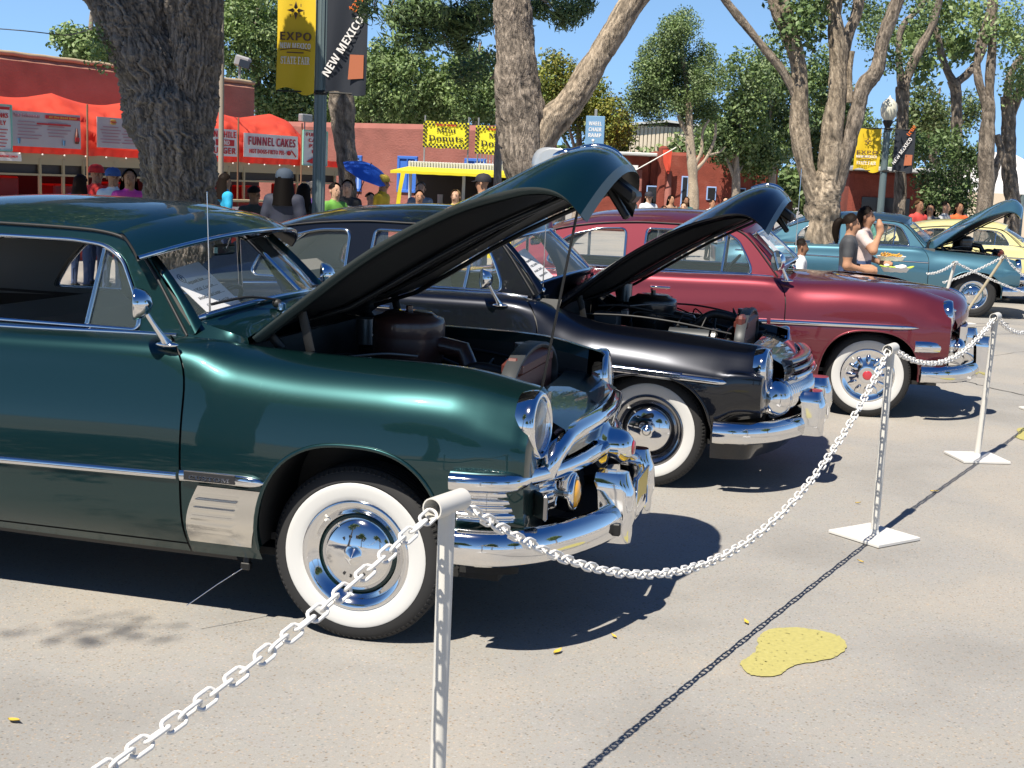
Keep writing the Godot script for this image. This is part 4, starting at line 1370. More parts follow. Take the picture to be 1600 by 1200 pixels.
func donut_stand() -> void:
	var st := thing("donut_stand", "small food stand with yellow awning below the striped donut banners", "stand", Transform3D(Basis.IDENTITY, Vector3(-2.62, 0, -30)))
	var yellow := mat(lin(0.68, 0.58, 0.02), 0.5)
	var g := Geo.new()
	g.box(Vector3(1.35, 1.99, -0.9), Vector3(2.5, 0.16, 1.8), 0.01)
	for i in 40:
		g.box(Vector3(0.14 + i * 0.062, 2.0, 0.02), Vector3(0.04, 0.15, 0.03), 0.008)
	part("roof_box", g, M.pale_metal, st)
	g = Geo.new()
	var a := PackedVector3Array()
	var b := PackedVector3Array()
	for i in 15:
		var x := lerpf(0.1, 2.7, i / 14.0)
		a.append(Vector3(x, 1.95, 0.05))
		b.append(Vector3(x - 0.32, 1.85 + 0.006 * (i % 2), 0.75))
	g.grid([a, b], false, false, Vector3.UP)
	g.grid([b, PackedVector3Array(Array(b).map(func(p): return p + Vector3(0, -0.06, 0.0)))], false, false, Vector3(0, 0, 1))
	part("awning", g, yellow, st)
	for x in [0.16, 1.35, 2.55]:
		g = Geo.new()
		g.box(Vector3(x, 0.97, 0.0), Vector3(0.07, 1.94, 0.07), 0.01)
		part("corner_post", g, M.pale_metal, st)
	g = Geo.new()
	g.box(Vector3(1.35, 0.55, -0.02), Vector3(2.35, 1.1, 0.06), 0.0)
	part("front_panel", g, yellow, st)
	g = Geo.new()
	g.box(Vector3(1.35, 1.13, 0.1), Vector3(2.5, 0.05, 0.4), 0.01)
	part("counter", g, M.pale_metal, st)
	g = Geo.new()
	g.box(Vector3(1.35, 1.0, -1.7), Vector3(2.4, 2.0, 0.05), 0.0)
	g.box(Vector3(2.5, 1.0, -0.9), Vector3(0.05, 2.0, 1.7), 0.0)
	part("back_wall", g, mat(lin(0.05, 0.04, 0.035), 0.7), st)
	g = Geo.new()
	for k in 5:
		g.lathe([Vector2(0.06, 0.0), Vector2(0.06, 0.16 + 0.04 * (k % 2)), Vector2(0.03, 0.2)], 10, Transform3D(Basis.IDENTITY, Vector3(0.4 + k * 0.42, 1.16, -0.3)))
	part("jar", g, M.sign_grey, st)
	g = Geo.new()
	g.grid([PackedVector3Array([Vector3(-0.04, 1.86, 0.1), Vector3(0.06, 1.86, 0.1)]), PackedVector3Array([Vector3(-0.10, 1.4, 0.14), Vector3(-0.02, 1.4, 0.12)]), PackedVector3Array([Vector3(-0.16, 0.9, 0.1), Vector3(-0.06, 0.9, 0.1)])])
	part("side_curtain", g, yellow, st)
	for x in [0.42, 1.40, 1.62]:
		g = Geo.new()
		g.tube(PackedVector3Array([Vector3(x, 2.06, -0.4), Vector3(x, 3.1, -0.4)]), 0.02, 6)
		part("banner_pole", g, M.pole_grey, st)
	checker_banner("yellow chequered banner reading Mini Donuts, left of the pair", Vector3(-1.72, 2.68, -30.3), 1.02, 0.58, ["Tom Toms", "Mini", "Donuts"])
	checker_banner("yellow chequered banner half hidden by the middle trunk", Vector3(-0.55, 2.61, -30.3), 1.02, 0.62, ["Tom Toms", "Mini", "Donuts"])
	var s := thing("lattice_panel", "pale lattice panel under the second striped banner", "panel", Transform3D(Basis.IDENTITY, Vector3(-0.55, 2.2, -30.4)))
	g = Geo.new()
	for i in 14:
		g.box(Vector3(-0.45 + i * 0.07, 0, 0), Vector3(0.02, 0.24, 0.02), 0.0)
	g.box(Vector3(0, 0.12, 0), Vector3(1.0, 0.03, 0.03), 0.0)
	g.box(Vector3(0, -0.12, 0), Vector3(1.0, 0.03, 0.03), 0.0)
	part("panel", g, M.pale_metal, s)


func banner_cloth(parent: Node, x0: float, x1: float, y0: float, y1: float, m: Material, torn := 0.0) -> MeshInstance3D:
	var g := Geo.new()
	var rows := []
	for i in 21:
		var t := i / 20.0
		var row := PackedVector3Array()
		for j in 11:
			var s := j / 10.0
			var x := lerpf(x0, x1, s)
			var y := lerpf(y1, y0, t)
			row.append(Vector3(x + 0.01 * sin(t * 3.0), y + torn * 0.05 * sin(s * 6.0) * t, 0.028 * sin(s * 7.0 + t * 2.0) * (0.3 + 0.7 * t)))
		rows.append(row)
	g.grid(rows, false, false, Vector3(0, 0, 1))
	return part("cloth", g, m, parent)


func sun_emblem(parent: Node, c: Vector3, r: float) -> void:
	# a small four-rayed star in a diamond, printed on the yellow banner
	var g := Geo.new()
	for k in 4:
		var w := PI / 2 * k
		var d := Vector3(cos(w), sin(w), 0)
		var s := Vector3(-sin(w), cos(w), 0)
		g.flat(PackedVector3Array([c + d * r, c + s * r * 0.22 + d * r * 0.3, c + d * r * 0.12, c - s * r * 0.22 + d * r * 0.3]), Vector3(0, 0, 1))
		for q in [-0.35, 0.0, 0.35]:
			g.box(c + d * r * 0.55 + s * (r * 0.55 + q * r * 0.3), Vector3(r * 0.1, r * 0.1, 0.003), 0.0, Basis(Vector3(0, 0, 1), PI / 4))
	part("emblem", g, M.print_brown, parent)


func lamp_post(label: String, x: Transform3D, height: float, yellow_label: String, black_label: String, scale: float, detail: bool) -> void:
	var p := thing("lamp_post", label, "lamp post", x)
	var g := Geo.new()
	var pr := [Vector2(0.16, 0.0), Vector2(0.16, 0.25), Vector2(0.12, 0.32), Vector2(0.10, 0.5), Vector2(0.082, 0.6), Vector2(0.078, 1.8), Vector2(0.075, height - 0.45)]
	g.lathe(pr, 16, Transform3D.IDENTITY)
	if detail:
		for k in 12:
			var w := TAU * k / 12
			g.tube(PackedVector3Array([Vector3(cos(w) * 0.079, 0.6, sin(w) * 0.079), Vector3(cos(w) * 0.074, height - 0.5, sin(w) * 0.074)]), 0.009, 5)
	part("pole", g, M.pole_green, p)
	g = Geo.new()
	g.lathe([Vector2(0.08, height - 0.5), Vector2(0.05, height - 0.42), Vector2(0.1, height - 0.32), Vector2(0.12, height - 0.28), Vector2(0.10, height - 0.25)], 16)
	part("collar", g, M.black_iron, p)
	g = Geo.new()
	g.lathe([Vector2(0.09, height - 0.26), Vector2(0.16, height - 0.16), Vector2(0.185, height - 0.02), Vector2(0.16, height + 0.12), Vector2(0.09, height + 0.2), Vector2(0.03, height + 0.24), Vector2(0.0, height + 0.3)], 20)
	part("globe", g, M.globe, p)


func banners() -> void:
	# near post with its pair of banners
	var c := Vector3(-2.70, 0, -18.0)
	lamp_post("tall fluted grey green lamp post behind the black sedan", Transform3D(Basis.IDENTITY, c), 5.3, "", "", 1.0, true)
	for k in 2:
		var far := k == 1
		var o := c if not far else Vector3(8.04, 0, -30.0)
		var y0: float = 2.80 if not far else 2.30
		var y1: float = 4.25 if not far else 3.22
		var wy := 0.50 if not far else 0.55
		var wb := 0.53 if not far else 0.44
		var gap := 0.075 if not far else 0.14
		var th := 0.0 if not far else -0.25
		var where := "on the near lamp post" if not far else "on the far lamp post"
		var bx := Transform3D(Basis(Vector3.UP, th), o + Vector3(0, 0, 0.09))
		var s := thing("yellow_banner", "yellow fair banner with brown print " + where, "banner", bx)
		banner_cloth(s, -gap - wy, -gap, y0, y1, M.banner_yellow, 1.0)
		var cx := -gap - wy * 0.5
		var yy := y1 - (0.42 if not far else 0.28)
		var f := 1.0 if not far else 0.75
		sun_emblem(s, Vector3(cx, yy, 0.04), 0.12 * f)
		lettering("EXPO", 0.105 * f, M.print_brown, s, Transform3D(Basis.IDENTITY, Vector3(cx, yy - 0.33 * f, 0.035)), false, 0.004, wy * 0.82)
		lettering("NEW MEXICO", 0.07 * f, M.sign_white, s, Transform3D(Basis.IDENTITY, Vector3(cx, yy - 0.45 * f, 0.035)), false, 0.004, wy * 0.8)
		lettering("STATE FAIR", 0.09 * f, M.sign_white, s, Transform3D(Basis.IDENTITY, Vector3(cx, yy - 0.64 * f, 0.035)), true, 0.004, wy * 0.76)
		var g := Geo.new()
		g.tube(spline([Vector3(cx - wy * 0.4, yy - 0.51 * f, 0.035), Vector3(cx, yy - 0.48 * f, 0.035), Vector3(cx + wy * 0.4, yy - 0.51 * f, 0.035)], 9), 0.006 * f, 5)
		g.box(Vector3(cx, yy - 0.535 * f, 0.034), Vector3(0.22 * f, 0.016, 0.003), 0.0)
		part("print_rule", g, M.print_brown, s)
		s = thing("black_banner", "black tourism banner with slanted white words " + where, "banner", bx)
		banner_cloth(s, gap, gap + wb, y0, y1, M.banner_black, 0.6)
		var q := Basis(Vector3(0, 0, 1), 1.03)
		lettering("NEW MEXICO", 0.105 * f, M.sign_white, s, Transform3D(q, Vector3(gap + wb * 0.42, y0 + 0.60 * f, 0.035)), false, 0.004, 0.88 * f)
		lettering("true", 0.12 * f, M.banner_orange, s, Transform3D(q, Vector3(gap + wb * 0.78, y0 + 1.20 * f, 0.035)), true, 0.004, 0.34 * f)
		g = Geo.new()
		g.flat(PackedVector3Array([Vector3(gap + wb * 0.56, y0 + 0.18 * f, 0.036), Vector3(gap + wb * 0.94, y0 + 0.20 * f, 0.036), Vector3(gap + wb * 0.94, y0 + 0.50 * f, 0.036), Vector3(gap + wb * 0.60, y0 + 0.50 * f, 0.036)]), Vector3(0, 0, 1))
		part("colour_print", g, M.banner_rust, s)
		var br := thing("banner_arm", "black banner bracket " + where, "bracket", bx)
		for y in [y0 + 0.0, y1]:
			g = Geo.new()
			g.tube(PackedVector3Array([Vector3(-gap - wy, y, 0), Vector3(gap + wb, y, 0)]), 0.012, 6)
			part("rod", g, M.black_iron, br)
			g = Geo.new()
			g.lathe([Vector2(0.088, y - 0.03), Vector2(0.092, y), Vector2(0.088, y + 0.03)], 14, Transform3D(Basis.IDENTITY, Vector3(0, 0, -0.09)))
			part("clamp", g, M.black_iron, br)
	lamp_post("far lamp post with a pale acorn globe beside the cottonwood", Transform3D(Basis.IDENTITY, Vector3(8.04, 0, -30.0)), 3.66, "", "", 1.0, false)
	lamp_post("grey lamp post at the right edge beyond the yellow car", Transform3D(Basis.IDENTITY, Vector3(16.75, 0, -45.0)), 4.4, "", "", 1.0, false)
	var s := thing("yellow_banner", "small yellow banner at the right edge of the view", "banner", Transform3D(Basis.IDENTITY, Vector3(16.6, 0, -44.9)))
	banner_cloth(s, -0.42, 0.1, 2.05, 2.9, M.banner_yellow)
	sun_emblem(s, Vector3(-0.16, 2.68, 0.04), 0.09)
	lettering("EXPO", 0.08, M.print_brown, s, Transform3D(Basis.IDENTITY, Vector3(-0.16, 2.45, 0.035)), false, 0.004, 0.36)
	# wheelchair ramp sign
	s = thing("ramp_sign", "blue wheelchair ramp sign on a thin post behind the green hood", "sign", Transform3D(Basis(Vector3.UP, -0.15), Vector3(1.06, 0, -20)))
	var g := Geo.new()
	g.box(Vector3(0, 1.4, -0.02), Vector3(0.04, 2.9, 0.03), 0.005)
	part("post", g, M.pole_grey, s)
	g = Geo.new()
	g.box(Vector3(0, 2.42, 0), Vector3(0.28, 0.66, 0.012), 0.005)
	part("panel", g, M.sign_blue, s)
	for k in 3:
		lettering(["WHEEL", "CHAIR", "RAMP"][k], 0.055, M.sign_white, s, Transform3D(Basis.IDENTITY, Vector3(0, 2.64 - k * 0.085, 0.008)), false, 0.003, 0.19)
	g = Geo.new()
	g.tube(PackedVector3Array([Vector3(-0.02, 2.36, 0.01), Vector3(-0.015, 2.27, 0.01), Vector3(0.05, 2.265, 0.01), Vector3(0.075, 2.18, 0.01)]), 0.012, 6)
	g.ball(Vector3(-0.02, 2.395, 0.01), Vector3(0.022, 0.022, 0.006), 10)
	var ring := PackedVector3Array()
	for i in 22:
		var w := lerpf(2.2, 6.6, i / 21.0)
		ring.append(Vector3(-0.005 + cos(w) * 0.072, 2.215 + sin(w) * 0.072, 0.01))
	g.tube(ring, 0.010, 6)
	part("wheelchair_symbol", g, M.sign_white, s)
	# wooden pole and wire at the left
	s = thing("utility_pole", "weathered wooden utility pole right of the elm", "pole")
	limb(s, "pole", TREES.pole, M.wood_pole, 10, 6, 0.02)
	s = thing("overhead_wire", "thin overhead wire across the sky at the left", "wire")
	g = Geo.new()
	g.tube(spline([Vector3(-22, 5.35, -36), Vector3(-13.5, 5.0, -35), Vector3(-11.2, 5.04, -34.8), Vector3(-5.5, 5.6, -24.2)], 30), 0.014, 5)
	part("cable", g, M.black_iron, s)


func setting() -> void:
	buildings()
	trees()
	funnel_stand()
	donut_stand()
	banners()


# ---------------------------------------------------------------- cars
# car axes: x forward from the front axle, y up, z to the car's right

func sec(S: Dictionary, x: float) -> PackedVector3Array:
	var zm := prof(S.W, x)
	var yt := prof(S.T, x)
	var zi := minf(prof(S.I, x), zm - 0.04)
	var yb := prof(S.B, x)
	var sh: float = S.get("shoulder", 0.0)
	return PackedVector3Array([Vector3(x, yb, zm - 0.10), Vector3(x, lerpf(yb, yt, 0.16), zm - 0.022), Vector3(x, lerpf(yb, yt, 0.40), zm),
		Vector3(x, lerpf(yb, yt, 0.62), zm - 0.006), Vector3(x, yt - 0.135, zm - 0.045 + sh * 0.3), Vector3(x, yt - 0.04, lerpf(zm, zi, 0.42) + sh), Vector3(x, yt, lerpf(zm, zi, 0.80) + sh * 0.5), Vector3(x, yt + 0.002, zi)])


func sec_at(c: PackedVector3Array, t: float) -> Vector3:
	var k := c.size() - 1
	var u := clampf(t, 0.0, 1.0) * k
	var i := mini(int(u), k - 1)
	var p := c[i].cubic_interpolate(c[i + 1], c[maxi(i - 1, 0)], c[mini(i + 2, k)], u - i)
	p.x = c[0].x
	return p


func sec_t(c: PackedVector3Array, y: float) -> float:
	var a := 0.0
	var b := 0.82
	for i in 18:
		var m := (a + b) * 0.5
		if sec_at(c, m).y < y:
			a = m
		else:
			b = m
	return b


func body_z(S: Dictionary, x: float, y: float) -> float:
	var c := sec(S, x)
	return sec_at(c, sec_t(c, y)).z


func arch_y(S: Dictionary, x: float) -> float:
	for a in S.arches:
		var d: float = absf(x - a.x) / a.hw
		if d < 1.0:
			return a.y + a.h * pow(1.0 - pow(d, 2.6), 1.0 / 2.6)
	return -1.0


func columns(S: Dictionary, x0: float, x1: float, step: float) -> Array:
	var xs := [x0, x1]
	var k := int(ceil((x1 - x0) / step))
	for i in range(1, k):
		xs.append(lerpf(x0, x1, float(i) / k))
	for a in S.arches:
		for f in [0.85, 0.92, 0.96, 0.98, 0.992, 0.998, 0.9999, 1.0001]:
			for s in [-1.0, 1.0]:
				var x: float = a.x + s * f * a.hw
				if x > x0 and x < x1:
					xs.append(x)
	xs.sort()
	return xs


func rake(S: Dictionary, x: float, t: float) -> float:
	# the front door edge leans back where it climbs to the pillar
	var w := maxf(0.0, 1.0 - absf(x + 0.69) / 0.30)
	return x - 0.15 * w * smoothstep(0.50, 1.0, t)


func body_patch(S: Dictionary, x0: float, x1: float, y0: float, y1: float, side: float, step := 0.03, nt := 26) -> Geo:
	var g := Geo.new()
	var cols := columns(S, x0, x1, step)
	var n1 := nt + 1
	for x in cols:
		var c := sec(S, x)
		var cf := sec(S, x + 0.012)
		var cb := sec(S, x - 0.012)
		var leans: bool = absf(x + 0.69) < 0.30
		var ta := 0.0 if y0 < 0.0 else sec_t(c, y0)
		var ya := arch_y(S, x)
		if ya > 0.0:
			ta = maxf(ta, sec_t(c, ya))
		var tb := 1.0 if y1 < 0.0 else sec_t(c, y1)
		for j in n1:
			var t := lerpf(ta, tb, float(j) / nt)
			var d := Vector3(0.024, 0, 0)
			var p := Vector3.ZERO
			if leans:
				var xr := rake(S, x, t)
				p = sec_at(sec(S, xr), t)
				d = sec_at(sec(S, xr + 0.012), t) - sec_at(sec(S, xr - 0.012), t)
			else:
				p = sec_at(c, t)
				d = sec_at(cf, t) - sec_at(cb, t)
			var cc := sec(S, p.x) if leans else c
			var e := sec_at(cc, minf(t + 0.02, 1.0)) - sec_at(cc, maxf(t - 0.02, 0.0))
			d.x = 0.024
			var nn := d.cross(e).normalized()
			if nn.z < 0.0 and absf(nn.z) > 0.2 or nn.y < 0.0 and absf(nn.z) <= 0.2:
				nn = -nn
			p.z *= side
			nn.z *= side
			g.vert(p, nn)
	for i in cols.size() - 1:
		for j in nt:
			g.quad(i * n1 + j, (i + 1) * n1 + j, (i + 1) * n1 + j + 1, i * n1 + j + 1)
	return g


func in_poly(poly: Array, c: Vector2, a: float) -> float:
	# how far the outline is from c towards the angle a
	var d := Vector2(cos(a), sin(a))
	var best := 0.0
	for i in poly.size():
		var p: Vector2 = poly[i] - c
		var q: Vector2 = poly[(i + 1) % poly.size()] - c
		var e := q - p
		var den := d.cross(e)
		if absf(den) < 1e-9:
			continue
		var t := p.cross(e) / den
		var s := p.cross(d) / den
		if t > 0.0 and s >= -1e-6 and s <= 1.000001:
			best = maxf(best, t)
	return best


func round_poly(poly: Array, r: float, k := 5) -> Array:
	var out := []
	var n := poly.size()
	for i in n:
		var p: Vector2 = poly[i]
		var a: Vector2 = poly[(i - 1 + n) % n]
		var b: Vector2 = poly[(i + 1) % n]
		var q := minf(r, minf(p.distance_to(a), p.distance_to(b)) * 0.45)
		var s := p + (a - p).normalized() * q
		var e := p + (b - p).normalized() * q
		for j in k + 1:
			var t := float(j) / k
			out.append(s.lerp(p, t).lerp(p.lerp(e, t), t))
	return out


# a panel with one opening, in the plane (x, y), set out by z_of
func ring_panel(outer: Array, inner: Array, z_of: Callable, side: float) -> Geo:
	var c := Vector2.ZERO
	for p in inner:
		c += p / inner.size()
	var ang := []
	for i in 56:
		ang.append(-PI + TAU * (i + 0.5) / 56)
	for p in outer:
		ang.append((p - c).angle())
	ang.sort()
	var rows := []
	for k in 4:
		var row := PackedVector3Array()
		for a in ang:
			var r := lerpf(in_poly(inner, c, a), in_poly(outer, c, a), k / 3.0)
			var p := c + Vector2(cos(a), sin(a)) * r
			row.append(Vector3(p.x, p.y, z_of.call(p.y) * side))
		rows.append(row)
	var g := Geo.new()
	g.grid(rows, false, true, Vector3(0, 0.2, side))
	return g


func poly_path(poly: Array, z_of: Callable, side: float, off: float) -> PackedVector3Array:
	var out := PackedVector3Array()
	for p in poly:
		out.append(Vector3(p.x, p.y, (z_of.call(p.y) + off) * side))
	return out


func make_wheel(parent: Node, at: Vector3, side: float, style: String, steer := 0.0) -> void:
	var key := "wheel_" + style
	if not M.has(key):
		var T := Transform3D(Basis(Vector3.RIGHT, PI / 2), Vector3.ZERO)
		var d := {}
		var t := Geo.new()
		var pr := [Vector2(0.195, -0.085), Vector2(0.24, -0.098), Vector2(0.29, -0.1), Vector2(0.325, -0.088), Vector2(0.338, -0.07)]
		for k in 5:
			var h := -0.058 + k * 0.029
			pr.append_array([Vector2(0.343, h - 0.011), Vector2(0.345, h), Vector2(0.343, h + 0.011)])
			if k < 4:
				pr.append_array([Vector2(0.335, h + 0.0125), Vector2(0.335, h + 0.0165)])
		pr.append_array([Vector2(0.338, 0.07), Vector2(0.332, 0.078), Vector2(0.325, 0.088), Vector2(0.31, 0.094), Vector2(0.29, 0.1), Vector2(0.288, 0.097), Vector2(0.24, 0.094), Vector2(0.195, 0.085)])
		t.lathe(pr, 72, T)
		# shoulder blocks
		for i in 96:
			var w := TAU * i / 96
			var q := Basis(Vector3(0, 0, 1), w)
			t.box(q * Vector3(0.3315, 0, 0.0765), Vector3(0.009, 0.012, 0.022), 0.002, q * Basis(Vector3(0, 1, 0), -0.7))
		d.tyre = t.mesh(M.rubber)
		var w := Geo.new()
		w.lathe([Vector2(0.214, 0.0905), Vector2(0.219, 0.0962), Vector2(0.235, 0.1005), Vector2(0.262, 0.103), Vector2(0.278, 0.1022), Vector2(0.2845, 0.099)], 72, T)
		d.white = w.mesh(M.whitewall if style != "plain" else M.rubber)
		var b := Geo.new()
		b.lathe([Vector2(0.219, 0.092), Vector2(0.215, 0.0998), Vector2(0.206, 0.102), Vector2(0.192, 0.097), Vector2(0.176, 0.080), Vector2(0.166, 0.070), Vector2(0.160, 0.066)] if style != "red" else [Vector2(0.219, 0.092), Vector2(0.213, 0.1), Vector2(0.202, 0.101), Vector2(0.19, 0.094)], 72, T)
		d.trim = b.mesh(M.dark_chrome if style == "black" else M.chrome)
		var r := Geo.new()
		r.lathe([Vector2(0.162, 0.067), Vector2(0.157, 0.055), Vector2(0.150, 0.050), Vector2(0.140, 0.052), Vector2(0.128, 0.06)], 64, T)
		d.rim = r.mesh(M["rim_" + style])
		var h := Geo.new()
		if style == "red":
			h.lathe([Vector2(0.19, 0.092), Vector2(0.165, 0.078), Vector2(0.12, 0.085), Vector2(0.085, 0.1), Vector2(0.07, 0.107), Vector2(0.055, 0.104), Vector2(0.0, 0.104)], 64, T)
			for i in 12:
				var q := Basis(Vector3(0, 0, 1), TAU * i / 12)
				h.ball(q * Vector3(0.132, 0, 0.088), Vector3(0.044, 0.021, 0.014), 8, q * Basis(Vector3(0, 1, 0), 0.3))
		else:
			h.lathe([Vector2(0.145, 0.052), Vector2(0.145, 0.063), Vector2(0.140, 0.075), Vector2(0.114, 0.095), Vector2(0.07, 0.108), Vector2(0.045, 0.113), Vector2(0.036, 0.113), Vector2(0.033, 0.117), Vector2(0.018, 0.126), Vector2(0.001, 0.139)], 64, T)
		d.cap = h.mesh(M.chrome)
		var e := Geo.new()
		if style == "red":
			e.lathe([Vector2(0.038, 0.1045), Vector2(0.036, 0.111), Vector2(0.03, 0.116), Vector2(0.0, 0.117)], 32, T)
			d.centre = e.mesh(M.badge_red)
		elif style == "black":
			e.lathe([Vector2(0.03, 0.1175), Vector2(0.026, 0.124), Vector2(0.0, 0.126)], 24, T)
			d.centre = e.mesh(M.dark_chrome)
		var vs := Geo.new()
		vs.tube(PackedVector3Array([Vector3(-0.115, 0.125, 0.07), Vector3(-0.12, 0.13, 0.105)]), 0.005, 8)
		d.valve = vs.mesh(M.white_paint)
		M[key] = d
	var d: Dictionary = M[key]
	var x := Transform3D(Basis(Vector3.UP, steer + (0.0 if side > 0 else PI)), at)
	var o := shared("wheel", d.tyre, x, parent)
	shared("whitewall", d.white, Transform3D.IDENTITY, o)
	shared("trim_ring", d.trim, Transform3D.IDENTITY, o)
	shared("rim", d.rim, Transform3D.IDENTITY, o)
	shared("hubcap", d.cap, Transform3D.IDENTITY, o)
	if d.has("centre"):
		shared("hub_centre", d.centre, Transform3D.IDENTITY, o)
	shared("valve", d.valve, Transform3D.IDENTITY, o)
	if style == "green" and side > 0:
		for half in 2:
			for i in 4:
				var a := deg_to_rad(([62, 42, 22, 2] if half == 0 else [-118, -138, -158, -178])[i] + 60)
				var rr := 0.078
				var q := Basis(Vector3(0, 0, 1), a - PI / 2)
				lettering("FORD"[i], 0.013, M.ink, o, Transform3D(q, Vector3(cos(a) * rr, sin(a) * rr, 0.1075)), false, 0.004)


# surfaces of the glasshouse; s runs from -1 (left) to 1 (right)
func ws_base(S: Dictionary, s: float) -> Vector3:
	return Vector3(-0.60 - 0.17 * pow(absf(s), 1.8), 1.25 + S.by - 0.07 * s * s, 0.66 * s)


func ws_top(S: Dictionary, s: float) -> Vector3:
	return Vector3(-0.89 - 0.15 * s * s, 1.50 + S.ry - 0.065 * s * s, 0.60 * s)


func roof_pt(S: Dictionary, u: float, s: float) -> Vector3:
	var rail := [[-3.16, 1.06], [-2.97, 1.24], [-2.72, 1.405], [-2.4, 1.485], [-1.95, 1.525], [-1.3, 1.522], [-1.1, 1.50], [-1.0, 1.45]]
	var mid := [[-3.22, 1.12], [-2.95, 1.31], [-2.6, 1.50], [-2.2, 1.6], [-1.65, 1.637], [-1.14, 1.625], [-0.9, 1.575]]
	var xh := -0.90 - 0.17 * s * s
	var xr := -3.22 + 0.07 * s * s
	var x := lerpf(xh, xr, u)
	var ye := prof(rail, x)
	var yc := prof(mid, x)
	var dy: float = S.ry * clampf((ye - 1.05) / 0.4, 0.0, 1.0) + S.by * (1.0 - clampf((ye - 1.05) / 0.4, 0.0, 1.0))
	var zr := 0.725 - (ye - 1.12) * 0.32
	var sq := S.get("square", 2.4) as float
	return Vector3(x, lerpf(yc, ye, pow(absf(s), sq)) + dy, zr * s)


const HOOD_EDGE := [Vector2(0, 0), Vector2(0.25, 0.018), Vector2(0.61, 0.032), Vector2(0.95, -0.002), Vector2(1.18, -0.068), Vector2(1.27, -0.108), Vector2(1.33, -0.158), Vector2(1.36, -0.215), Vector2(1.372, -0.295)]
const HOOD_MID := [Vector2(0, 0.075), Vector2(0.3, 0.07), Vector2(0.65, 0.050), Vector2(0.95, 0.032), Vector2(1.2, 0.016), Vector2(1.36, -0.002), Vector2(1.47, -0.040), Vector2(1.53, -0.10), Vector2(1.55, -0.175)]


func hood_rows(inset: float, nu := 40, nv := 20, drop := -1.0) -> Array:
	var rows := []
	for i in nu + 1:
		var u := float(i) / nu * 8.0
		var k := mini(int(u), 7)
		var t := u - k
		var e: Vector2 = HOOD_EDGE[k].cubic_interpolate(HOOD_EDGE[k + 1], HOOD_EDGE[maxi(k - 1, 0)], HOOD_EDGE[mini(k + 2, 8)], t)
		var m: Vector2 = HOOD_MID[k].cubic_interpolate(HOOD_MID[k + 1], HOOD_MID[maxi(k - 1, 0)], HOOD_MID[mini(k + 2, 8)], t)
		var wd := lerpf(0.625, 0.57, pow(u / 8.0, 1.5)) - inset
		var row := PackedVector3Array()
		for j in nv + 1:
			var s := -1.0 + 2.0 * j / nv
			var a := absf(s)
			# a raised middle and a rounded shoulder
			var f := pow(a, 2.6)
			var p := m.lerp(e, f)
			row.append(Vector3(p.x, p.y - (inset if drop < 0.0 else lerpf(inset, drop, (1.0 - smoothstep(0.72, 0.98, a)) * smoothstep(0.0, 1.5, u) * (1.0 - smoothstep(4.5, 7.6, u)))), wd * s))
		rows.append(row)
	return rows


